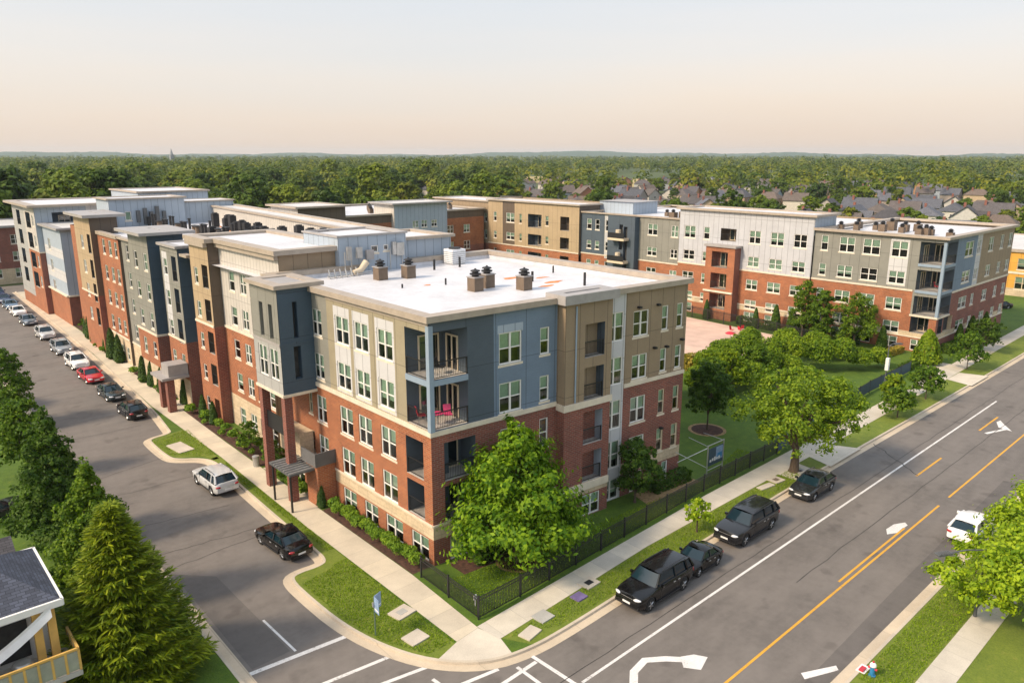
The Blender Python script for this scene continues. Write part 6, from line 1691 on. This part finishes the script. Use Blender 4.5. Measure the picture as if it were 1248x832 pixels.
# ================================================================== PLANTING
def planting():
    tree('maple_tree', 'large bright green maple in the mulch ring beside the corner block', 'tree', (29.0, 32.0, .12), 9.4, 5.2, .9, 36, 30000, .155, M['lmaple'], 1, r=.17, th=2.0, aspect=.5, sub=7, spike=2.8, taper=2)
    tree('young_tree', 'small dense dark tree close to the road side wall of the corner block', 'tree', (41.1, 32.3, .12), 5.1, 1.7, .4, 18, 11000, .095, M['ldark'], 2, r=.09, th=.9)
    tree('oak_tree', 'spreading street oak with thick forked trunk by the parked hatchback', 'tree', (55.1, 27.3, .12), 8.6, 6.0, 2.6, 30, 17000, .14, M['loak'], 3, r=.36, th=2.4, shell=.7, sub=7, spike=.7, ls=.72)
    tree('young_tree', 'rounded dark tree in the mulch ring beyond the corner block', 'tree', (58, 37.5, .12), 6.6, 2.15, 1.3, 20, 12000, .12, M['ldark'], 4, r=.09, th=1.7)
    for i, (x, y, h, rx, lb) in enumerate(((99.8, 50.2, 8.0, 2.2, 'tall dark tree against the brick wall, left of the pair across the lawn'), (98.8, 47.0, 7.2, 2.0, 'middle dark tree against the brick wall across the lawn'), (99.2, 42.6, 7.2, 3.0, 'broad dark tree against the brick wall, nearest the corner balconies'))):
        tree('courtyard_tree', lb, 'tree', (x, y, .12), h, rx, .6, 22, 9000, .14, M['lmid'], 10 + i, ls=.88, r=.12, th=1.6)
    tree('leafy_tree', 'bright leafy tree spreading over the far kerb at the right edge', 'tree', (46.5, 9.8, .12), 5.3, 5.0, 1.0, 34, 26000, .125, M['lbright'], 20, r=.2, th=1.6, shell=.6, spike=1.6, sub=12, custom=[(-4, 1.8, 2.4, 1.2), (-2.5, .6, 2.8, 1.6), (-3, -1.5, 2.6, 1.6), (-.5, -.5, 3.3, 1.9), (1.5, .4, 3.6, 1.7), (3, .3, 4.2, 1.7), (2, -2, 3.8, 2), (4.2, -1, 4.4, 1.7), (0, -3, 3, 1.9), (-1.5, -3, 2.4, 1.6), (5.2, .8, 4.4, 1.2), (.2, 1.2, 2.8, 1.3), (4, -4, 4, 2), (-3.4, .2, 1.6, 1.2)])
    for i, (x, y, h, rx, lb, mt) in enumerate(((74.7, 27.1, 3.0, 1.9, 'low bushy street tree on the verge nearest the driveway', 'lmid'), (82.8, 27.5, 3.7, 1.9, 'thin street tree on the verge beside the curved sidewalk', 'lmid'), (98.3, 28.6, 4.6, 2.1, 'slender street tree on the verge before the far corner balconies', 'lmid'), (109.0, 30.2, 4.4, 2.5, 'dark rounded street tree beyond the far corner balconies', 'ldark'), (40.7, 26.6, 2.4, .95, 'tiny sapling on the verge between parked black vehicles', 'lbright'), (78.4, 29.2, 3.2, 1.4, 'small pale tree leaning over the sidewalk by the banner lamp', 'lshrub'))):
        tree('street_tree', lb, 'tree', (x, y, .12), h, rx, .7 if i != 4 else .8, 14, 2600 if i != 4 else 420, .16, M[mt], 30 + i, r=.06, th=1.2)
    cone = shrub_mesh('evergreen', 1.0, 4.2, 2600, .13, M['ldark'], 90, 'cone')
    for i, (x, y, sc) in enumerate(((100.3, 54.6, .9), (100.2, 39.4, .8), (100.9, 52.6, .75), (108.5, 33.0, .8), (113.0, 33.0, .9), (118.5, 33.0, .85))):
        q = link('evergreen_shrub', cone, None, (x, y, .12), i); q.scale = (sc,) * 3; tag(q, ['upright dark evergreen against the sunlit brick wall across the courtyard', 'upright dark evergreen against the shaded end wall by the far sidewalk'][i > 2], 'shrub', ['evergreens against the courtyard wall', 'evergreens against the far end wall'][i > 2])
    # garden shrubs
    lb = ['round pale shrub in the clipped garden row before the brick block', 'yellowing tall shrub at the paving edge of the courtyard', 'round green shrub at the near end of the garden row']
    sh = [(66.0, 44.0, 1.7, 3.9), (69.6, 45.4, 1.9, 4.6), (73.6, 46.2, 2.0, 5.0), (77.0, 45.8, 2.0, 5.1), (79.8, 44.2, 2.0, 4.9), (82.4, 42.2, 2.0, 4.5), (84.6, 40.2, 1.9, 4.1), (86.4, 38.4, 1.8, 3.7), (88.6, 37.0, 1.6, 3.1), (91.4, 36.0, 1.5, 2.3), (71.5, 42.0, 1.7, 3.2), (76.4, 42.4, 1.8, 3.6), (79.0, 40.8, 1.7, 3.2), (62.6, 46.0, 1.8, 3.6), (88.6, 42.5, 1.8, 4.0), (85.6, 45.0, 1.9, 4.4), (91.8, 40.6, 1.7, 3.2), (81.6, 47.6, 1.9, 4.8)]
    for i, (x, y, r_, h) in enumerate(sh):
        h *= (1.0, 1.25, 1.1, 1.3)[i % 4]; r_ *= (1.1, .95, 1.15, 1.0)[i % 4]; q = link('garden_shrub', shrub_mesh('shrub', r_, h, 3600, .14, M['lshrub'], 50 + i), None, (x, y, .12), i * .9); tag(q, 'large rounded yellow green shrub in the garden between lawn and courtyard', 'shrub', 'rounded shrubs of the garden')
    for i, (x, y, h, rx, lb) in enumerate(((64.0, 41.2, 5.2, 2.0, 'leafy garden tree right behind the mulch ring tree'), (68.6, 42.4, 5.0, 2.1, 'middle leafy garden tree between lawn and rounded shrubs'), (74.2, 42.4, 4.6, 2.1, 'leafy garden tree behind the crown of the street oak'), (60.8, 46.4, 4.4, 1.8, 'leafy garden tree at the paving edge beside the corner block end'))):
        tree('garden_tree', lb, 'tree', (x, y, .12), h, rx, .5, 16, 6500, .14, M['lshrub' if i % 2 else 'lmid'], 60 + i, r=.08, th=1.1)
    q = link('garden_shrub', shrub_mesh('shrub', 1.7, 4.1, 2200, .2, M['lyellow'], 70), None, (70.2, 47.6, .12)); tag(q, 'tall yellowing shrub at the paved edge of the courtyard', 'shrub')
    q = link('garden_shrub', shrub_mesh('shrub', 1.9, 4.2, 2600, .19, M['lshrub'], 71, 'cone'), None, (97.6, 32.9, .12)); tag(q, 'upright light green shrub before the far corner balconies', 'shrub')
    for i, (x, y, w, d, h, lb) in enumerate(((30.2, 33.4, 6.5, 1.3, 1.3, 'clipped dark hedge at the corner under the maple'), (45.4, 32.4, 4.0, 1.1, .9, 'low clipped hedge at the road side end of the corner block'), (98.6, 37.5, 5, 1.0, .8, 'reddish low hedge by the far corner entrance'), (93.6, 33.4, 3.0, 1.2, .7, 'low hedge beside the fence end before the far corner'), (108, 32.9, 7, 1.2, 1.2, 'dense hedge along the end wall of the block across the courtyard'), (100.6, 47.2, 1.6, 9.0, 1.5, 'long dark hedge at the foot of the brick block under the courtyard trees'), (100.4, 57.8, 1.4, 6.0, 1.2, 'dark hedge at the foot of the brick block behind the paved courtyard'))):
        q = link('hedge', shrub_mesh('hedge', (w, d), h, int(900 * max(w, d) * .5), .11, M['ldark'] if i != 2 else M['lyellow'], 80 + i, 'box'), None, (x, y, .12), -.06); tag(q, lb, 'hedge')
    # boxwoods along the street facade
    for i in range(13):
        y = 35.6 + i * .86; q = link('boxwood', shrub_mesh('boxwood', .60, 1.1, 1500, .065, M['lbox'], 100 + i), None, (23.95 + .15 * sin(i * 2.1), y, .12), i * 1.3); tag(q, 'round clipped boxwood in the row under the corner block street windows', 'shrub', 'boxwoods under the street windows')
    base = [shrub_mesh('boxwood', .5, .9, 600, .085, M['lbox'], 130 + i) for i in range(4)]
    for i in range(9):
        q = link('boxwood', base[i % 4], None, (23.55 + .3 * (i % 2), 49.6 + i * .62, .12), i); tag(q, 'small boxwood between the entry tower piers and the sidewalk', 'shrub', 'boxwoods at the entry tower')
    k = 0
    for y0, y1, x in ((57.5, 62.0, 24.2), (63.0, 74.5, 24.2), (80.5, 95.0, 24.3), (99.5, 111, 24.5), (117, 134, 26.2)):
        y = y0
        while y < y1:
            q = link('border_shrub', base[k % 4], None, (x + .5 * sin(k * 1.9), y, .12), k); q.scale = (1 + .35 * sin(k * 2.7),) * 3
            tag(q, 'low green shrub in the mulch border along the left street sidewalk', 'shrub', 'border shrubs along the left street'); y += 1.0 + .35 * (k % 3); k += 1
    arb = [shrub_mesh('arborvitae', .62, 3.0, 2200, .12, M['larb'], 150 + i, 'cone') for i in range(3)]
    for i, (x, y, s) in enumerate(((23.55, 47.0, .62), (24.4, 69.6, .75), (24.3, 71.9, .8), (24.5, 77.6, .85), (24.0, 86.2, .95), (23.8, 88.6, 1.0), (24.0, 83.0, .95), (24.2, 99.3, 1.15), (24.1, 101.8, 1.3), (24.5, 106.0, .9), (24.7, 112.6, .95), (24.8, 115.4, 1.1), (25.2, 118.5, 1.0), (99.6, 57.4, 1.0), (99.8, 66.0, 1.0))):
        lbs = ['conical dark arborvitae in the planting along the left street row', 'small conical arborvitae beside the terrace of the corner block', 'conical arborvitae against the brick wall at the back of the courtyard']
        j = 1 if i == 0 else (2 if i > 12 else 0); q = link('arborvitae', arb[i % 3], None, (x, y, .12), i); q.scale = (s,) * 3; tag(q, lbs[j], 'shrub', ['arborvitaes of the left street', None, 'arborvitaes of the courtyard wall'][j])
    tree('young_tree', 'small leafy tree in the border before the cream street facade', 'tree', (24.0, 60.2, .12), 2.9, 1.25, .5, 10, 1800, .11, M['lmid'], 170, r=.05, th=.8)
    tree('young_tree', 'small dark tree in the border nearest the grey bin', 'tree', (24.1, 56.0, .12), 2.4, 1.0, .4, 10, 1500, .11, M['ldark'], 171, r=.05, th=.8)
    # west side of the street
    conifer('conifer_tree', 'large feathery light green conifer at the lower left of the street', (7.6, 36.4, .12), 9.4, 3.7, 44000, M['lconifer'], 5, whorls=30, leaf_=.24, aspect=.17)
    tree('dense_tree', 'dense dark cone shaped tree just behind the feathery conifer', 'tree', (8.2, 43.6, .12), 9.2, 2.9, .3, 44, 36000, .105, M['lmid'], 6, r=.16, th=1.5, taper=2, sub=12, spike=.8)
    tree('dense_tree', 'largest dense dark tree, second behind the feathery conifer', 'tree', (8.2, 53.4, .12), 9.6, 3.3, .3, 46, 40000, .108, M['ldark'], 7, r=.16, th=1.5, taper=2, sub=12, spike=.8)
    tree('dense_tree', 'small rounded dark tree behind the largest dense tree on the left', 'tree', (8.9, 67.5, .12), 6.6, 2.0, .5, 24, 11000, .13, M['lmid'], 8, r=.12, th=1.2)
    tree('dense_tree', 'dark tree farthest up the left kerb, cut by the photo edge', 'tree', (10.0, 82.0, .12), 7.6, 2.5, .5, 24, 12000, .13, M['lmid'], 9, r=.12, th=1.2)

def grass_tufts():
    """short grass on the near verges and lawns"""
    g = np.random.default_rng(5); P_ = []
    def area(poly, n):
        poly = np.array(poly); lo, hi = poly.min(0), poly.max(0); out = []
        while len(out) < n:
            p = g.uniform(lo, hi); ins = False; j = len(poly) - 1
            for i in range(len(poly)):
                if (poly[i, 1] > p[1]) != (poly[j, 1] > p[1]) and p[0] < (poly[j, 0] - poly[i, 0]) * (p[1] - poly[i, 1]) / (poly[j, 1] - poly[i, 1]) + poly[i, 0]: ins = not ins
                j = i
            if ins: out.append(p)
        return np.array(out)
    A = [area([(17.7, 38.5), (17.75, 33.5), (18.3, 30.6), (19.5, 28.1), (21.1, 28.1), (21.2, 39.5), (20.2, 39.3), (19.8, 38.9)], 9000), area([(20.7, 41), (21.2, 41), (21.6, 60), (21.0, 58)], 2500), area([(18.6, 68.6), (18.6, 64.4), (20.6, 62.4), (21.6, 62), (22.0, 69.8)], 2500),
         area([(23.6, 26.4), (26.5, 25.3), (40, 25.9), (56, 26.3), (56, 27.7), (36.6, 27.45), (24, 26.55)], 8000), area([(23.3, 28.8), (46, 29.9), (56, 30.2), (56, 33), (48.5, 31.2), (35, 31.9), (24.0, 33.0)], 12000), area([(34, 12.6), (52, 12.9), (52, 10.9), (34, 10.7)], 8000)]
    c = np.concatenate(A)
    for (x, y, r_) in ((20.5, 32.1, .75), (19.75, 29.7, .7), (24.55, 25.95, .65), (26.1, 26.55, .6), (30.5, 27.15, .65), (29.0, 26.55, .5), (50.7, 27.25, .8), (52.4, 27.35, .7), (55.4, 26.9, .6), (19.9, 66.2, .8), (19.8, 65.0, .8)):
        c = c[np.hypot(c[:, 0] - x, c[:, 1] - y) > r_]
    c = np.concatenate([c, np.full((len(c), 1), .16)], 1); c[:, 2] += g.uniform(-.02, .03, len(c))
    nr = g.normal(size=(len(c), 3)); nr[:, 2] *= .35; al = np.tile([0, 0, 1.0], (len(c), 1)) + g.normal(size=(len(c), 3)) * .35
    o = link('grass', leafmesh('grass', c, nr, .05, .4, M['lgrass'], al)); tag(o, 'short tufty grass on the verges and corner lawn', None, None, 'stuff')

def far_woods():
    q = random.Random(11)
    base = []
    for i, (mt, h, rx) in enumerate((('lfar1', 15, 6.5), ('lfar2', 16, 6.0), ('lfar3', 13, 5.8), ('lfar1', 19, 7.0), ('lfar2', 13, 6.4))):
        o = tree('broadleaf_tree', 'x', 'tree', (0, 0, -60), h, rx, 1.2, 16, 6000, .5, M[mt], 200 + i, r=.3, th=4, sub=7, nj=.35)
        base.append(o)
    lab = {0: 'mid green broadleaf tree in the belt beyond the apartment rooftops', 1: 'dark broadleaf tree in the belt beyond the apartment rooftops', 2: 'olive green broadleaf tree in the belt beyond the apartment rooftops'}
    kindmap = [0, 1, 2, 0, 1]
    n = 0; tries = 0
    while n < 285 and tries < 9000:
        tries += 1
        r_ = q.random()
        if r_ < .68: u = q.uniform(-60, 620); D = 172 + 380 * q.random() ** 1.3
        elif r_ < .82: u = q.uniform(600, 880); D = q.uniform(240, 600)
        else: u = q.uniform(860, 1320); D = q.uniform(210, 600)
        x, y = at(u, D)
        if x < 137 and y < 160 and x > 8: continue
        if u < 120 and D < 205 and y < 200 and x > 5: continue
        if abs(y - (17 + .013 * (x - 30))) < 13: continue
        if 164 < y < 177: continue
        k = q.choices(range(5), (4, 3, 2, 2, 2))[0]; s = q.uniform(.72, 1.22)
        if u < 640: s *= .98
        if u < 140 and D < 300: s *= 1.2
        if u > 620: s *= .72
        dup(base[k], (x, y, 0), q.uniform(0, 6.28), lab[kindmap[k]], 'broadleaf trees beyond the rooftops' if False else ['mid green trees beyond the rooftops', 'dark trees beyond the rooftops', 'olive trees beyond the rooftops'][kindmap[k]], (s * q.uniform(.95, 1.2), s * q.uniform(.95, 1.2), s)); n += 1
    for o in base:
        for c in list(o.children): bpy.data.objects.remove(c)
        bpy.data.objects.remove(o)
    # everything farther off reads as one wood
    g = np.random.default_rng(8); Cs, Ns, Ss = [], [], []
    for D0, D1, B, Lf, sz0 in ((430, 1150, 1900, 170, .85), (1050, 4900, 5200, 44, 1.3)):
        D = np.exp(g.uniform(math.log(D0), math.log(D1), B)); u = g.uniform(-120, 1380, B)
        keep = ~((u > 600) & (D < 1100) & (g.uniform(size=B) < .72)) & ~((u > 720) & (u < 820) & (D > 560) & (D < 900)); D, u = D[keep], u[keep]
        a = YAW + np.arctan2(u - 624, math.hypot(F_, 228)); X, Y = D * np.sin(a), D * np.cos(a)
        ok = np.abs(Y - (17 + .013 * (X - 30))) > 14; X, Y, D = X[ok], Y[ok], D[ok]; B = len(X)
        h = g.uniform(8, 18, B) * np.where(g.uniform(size=B) < .12, 1.25, 1); r_ = h * g.uniform(.36, .54, B)
        d = g.normal(size=(B, Lf, 3)); d /= np.linalg.norm(d, axis=2, keepdims=True); d[:, :, 2] = np.where(d[:, :, 2] < -.3, -d[:, :, 2], d[:, :, 2])
        lump = 1 + .22 * np.sin(d[:, :, 0] * 6 + h[:, None] * 9) * np.cos(d[:, :, 1] * 6 + h[:, None] * 5) + .14 * np.sin(d[:, :, 2] * 9 + h[:, None] * 7)
        c = d * lump[:, :, None] * np.stack([r_, r_, h * .5], 1)[:, None, :]; c += np.stack([X, Y, h * .5], 1)[:, None, :]
        nr = d + g.normal(size=d.shape) * .2 + np.array([0, 0, .25])
        Cs.append(c.reshape(-1, 3)); Ns.append(nr.reshape(-1, 3)); Ss.append(np.repeat(sz0 + D / 3000, Lf))
    o = link('woodland', leafmesh('woodland', np.concatenate(Cs), np.concatenate(Ns), np.concatenate(Ss), .65, M['lwood'])); tag(o, 'continuous wood of far tree crowns reaching to the horizon', None, None, 'stuff')
    # dry fields
    f = MB()
    for uc, D0, D1, du in ((770, 600, 820, 34), (660, 700, 900, 22), (980, 900, 1150, 30)):
        f.sheet([at(uc - du, D0), at(uc + du, D0), at(uc + du, D1), at(uc - du, D1)], -.02, M['field'])
    structure(f, 'field')
    # hills
    m = MB(); q = random.Random(4); prev = None
    n = 260; prof = []
    for i in range(n + 1):
        u = -200 + 1650 * i / n
        hh = 26 + 16 * math.exp(-((u - 740) / 170) ** 2) + 9 * math.exp(-((u - 80) / 200) ** 2) + 6 * sin(u * .021) + 4 * sin(u * .053 + 1) + q.uniform(-2.2, 2.2)
        prof.append((u, max(8, hh)))
    rows = []
    for D, k in ((5000, 0), (5350, .55), (5700, 1.0), (6100, .4), (6500, 0)):
        rows.append([(*at(u, D), -1 + hh * k) for u, hh in prof])
    for r0, r1 in zip(rows[:-1], rows[1:]):
        for i in range(n): m.poly([r0[i], r0[i + 1], r1[i + 1], r1[i]], M['hill'])
    structure(m, 'hills')
    # steeple on the skyline
    x, y = at(209, 1500); o = thing('church_steeple', 'tiny grey church steeple rising above the far trees at left', 'steeple', (x, y, 0))
    m = MB(); m.box((-3, -3, 0), (3, 3, 24), M['steeple']); m.build('tower', o); m = MB(); m.lathe((0, 0, 24), [(3.4, 0), (2.2, 3), (.1, 11)], M['steeple'], 8); m.build('spire', o)

# ================================================================== CARS
def cars():
    C = dict(silver=carpaint('paint_silver', (.56, .57, .58)), black=carpaint('paint_black', (.005, .005, .006)), charcoal=carpaint('paint_charcoal', (.016, .016, .018)), dark=carpaint('paint_dark_teal', (.025, .040, .045)), red=carpaint('paint_red', (.50, .015, .03)),
             white=carpaint('paint_white', (.78, .78, .78), .0), slate=carpaint('paint_slate', (.12, .15, .19)), steel=carpaint('paint_steel', (.30, .33, .36)), navy=carpaint('paint_navy', (.02, .035, .09)), dgrey=carpaint('paint_dark_grey', (.024, .026, .028)), blue=carpaint('paint_blue_grey', (.10, .17, .26)))
    g1 = 'cars parked along the left street'; g2 = 'vehicles parked along the right-hand road'
    car('suv', 'silver hatch-backed suv seen from behind beside the grass island', (19.25, 55.9), 92, C['silver'], g1)
    car('sedan', 'glossy black sedan parked alone nearest the corner on the left street', (18.95, 43.6), 94, C['black'], g1)
    L = [('hatch', 19.55, 78.0, 91, 'charcoal', 'charcoal hatchback first behind the grass island on the left street'), ('sedan', 19.65, 85.6, -89, 'dark', 'dark teal sedan parked in front of the red car'), ('sedan', 19.7, 94.0, -88, 'red', 'bright red car in the left street row'),
         ('suv', 19.95, 101.2, -89, 'white', 'white suv parked just behind the red car'), ('suv', 20.2, 110.2, -89, 'steel', 'steel grey suv behind the white suv in the row'), ('suv', 20.4, 120.8, -89, 'silver', 'pale silver suv midway up the left street row'),
         ('sedan', 20.5, 133.0, -89, 'slate', 'slate grey sedan far up the left street row'), ('sedan', 20.7, 142.0, -89, 'white', 'small looking white sedan far up the left street row'), ('sedan', 20.8, 149.0, -89, 'blue', 'blue grey sedan behind the far white sedan'), ('sedan', 20.9, 156.0, -89, 'navy', 'navy sedan second from the far end of the left street row'), ('suv', 21.0, 162.5, -89, 'navy', 'navy suv at the far end of the left street row')]
    for k, x, y, h, p, lb in L: car(k, lb, (x, y), h, C[p], g1)
    car('bigsuv', 'large black suv nearest the corner on the right-hand road', (32.75, 24.0), 180.7, C['black'], g2, scale=(.95, 1, 1))
    car('sedan', 'small black city car parked bumper to bumper behind the large black suv', (37.15, 24.1), 180.7, C['black'], g2, scale=(.72, .94, .97))
    car('bigsuv', 'dark charcoal suv with roof rails in the middle of the road side row', (43.35, 24.45), 180.7, C['charcoal'], g2)
    car('hatch', 'charcoal hatchback parked beneath the street oak', (52.7, 24.55), 180.7, C['dgrey'], g2)
    car('hatch', 'white car on the far side of the road half hidden by leaves', (54.4, 14.15), .7, C['white'], None)
    car('suv', 'dark suv parked on the grass at the left edge behind the hedge trees', (5.4, 60.5), 20, C['dgrey'], None)
    car('sedan', 'dark sedan far along the side road by the right-hand block', (143, 38.5), 150, C['dgrey'], None)

# ================================================================== LIGHT, AIR, CAMERA
def world():
    w = bpy.data.worlds.new('World'); S.world = w; w.use_nodes = True; nt = w.node_tree; nd = nt.nodes; lk = nt.links
    bg = nd['Background']; az = radians(15); el = radians(SUN_EL)
    d = Vector((-cos(az) * cos(el), sin(az) * cos(el), sin(el)))
    sky = nd.new('ShaderNodeTexSky'); sky.sky_type = 'NISHITA'; sky.sun_disc = False; sky.sun_elevation = el; sky.sun_rotation = math.atan2(d.x, d.y); sky.dust_density = 5; sky.air_density = 1.0; sky.ozone_density = 1.2
    lk.new(sky.outputs[0], bg.inputs[0]); bg.inputs[1].default_value = .05
    # evening haze layer of the sky: cream at the horizon, pale grey-blue overhead
    tc = nd.new('ShaderNodeTexCoord'); sp = nd.new('ShaderNodeSeparateXYZ'); lk.new(tc.outputs['Generated'], sp.inputs[0])
    mp = nd.new('ShaderNodeMapping'); lk.new(tc.outputs['Generated'], mp.inputs[0]); mp.inputs['Scale'].default_value = (1, 1, 9)
    nz = nd.new('ShaderNodeTexNoise'); lk.new(mp.outputs[0], nz.inputs['Vector']); nz.inputs['Scale'].default_value = 1.6; nz.inputs['Detail'].default_value = 5
    z = math_(nt, 'ADD', sp.outputs[2], math_(nt, 'MULTIPLY', math_(nt, 'SUBTRACT', nz.outputs['Fac'], .5), .13))
    c = ramp(nt, z, [(0.0, (.78, .62, .49)), (.05, (.77, .65, .545)), (.11, (.70, .64, .585)), (.19, (.585, .60, .61)), (.35, (.60, .66, .72)), (.6, (.66, .73, .80)), (1.0, (.60, .68, .78))])
    b2 = nd.new('ShaderNodeBackground'); lk.new(c, b2.inputs[0]); b2.inputs[1].default_value = SKY
    ad = nd.new('ShaderNodeAddShader'); lk.new(bg.outputs[0], ad.inputs[0]); lk.new(b2.outputs[0], ad.inputs[1]); lk.new(ad.outputs[0], nd['World Output'].inputs['Surface'])
    s = bpy.data.lights.new('sun', 'SUN'); s.energy = SUN; s.angle = radians(10); s.color = (1.0, .80, .57)
    o = link('sun', s); o.rotation_euler = d.to_track_quat('Z', 'Y').to_euler()
    # air
    m = bpy.data.materials.new('haze_air'); m.use_nodes = True; n2 = m.node_tree; out = n2.nodes['Material Output']; n2.nodes.remove(n2.nodes['Principled BSDF'])
    v = n2.nodes.new('ShaderNodeVolumePrincipled'); v.inputs['Color'].default_value = (.78, .88, 1.0, 1); v.inputs['Density'].default_value = HAZE; v.inputs['Anisotropy'].default_value = .1
    n2.links.new(v.outputs[0], out.inputs['Volume'])
    b = MB(); b.box((-7100, -7100, -1.1), (7100, 7100, 75), m); h = b.build('haze'); h['kind'] = 'stuff'

def camera():
    c = bpy.data.cameras.new('camera'); c.sensor_width = 36; c.lens = F_ / 1248 * 36; c.clip_start = .5; c.clip_end = 20000
    o = link('camera', c); o.location = (0, 0, 25); o.rotation_euler = (pi / 2 - math.atan2(228, F_), 0, -YAW); S.camera = o

SUN_EL = 40; SUN = 3.3; SKY = .80; HAZE = .8e-4
M['lgrass'] = leaf('leaf_grass', (.062, .120, .008), (.195, .290, .026), .35)
ground()
front_block(); row_block(); right_block(); cross_wing(); far_block(); neighbour_blocks()
small_things(); left_houses(); town()
fence('black picket fence around the corner lawn', [(23.45, 34.4), (23.3, 28.75), (26.5, 28.85), (46.4, 29.95), (57.4, 30.1)])
fence('dark screened fence along the garden lawn by the sidewalk', [(57.6, 30.2), (66, 31.2), (80.6, 32.4), (92.2, 32.7)], 1.3, True, 3.0)
fence('black railing along the back of the courtyard before the brick wall', [(99.2, 71), (98.4, 62), (97.8, 53), (96.5, 46.5)], 1.8, False, 3.0)
planting(); grass_tufts(); far_woods(); cars()
world(); camera()
S.view_settings.view_transform = 'Standard'; S.view_settings.look = 'None'; S.view_settings.gamma = 1; S.view_settings.exposure = 0.42
S.cycles.max_bounces = 6; S.cycles.transparent_max_bounces = 8; S.cycles.volume_bounces = 0
S.cycles.use_denoising = True
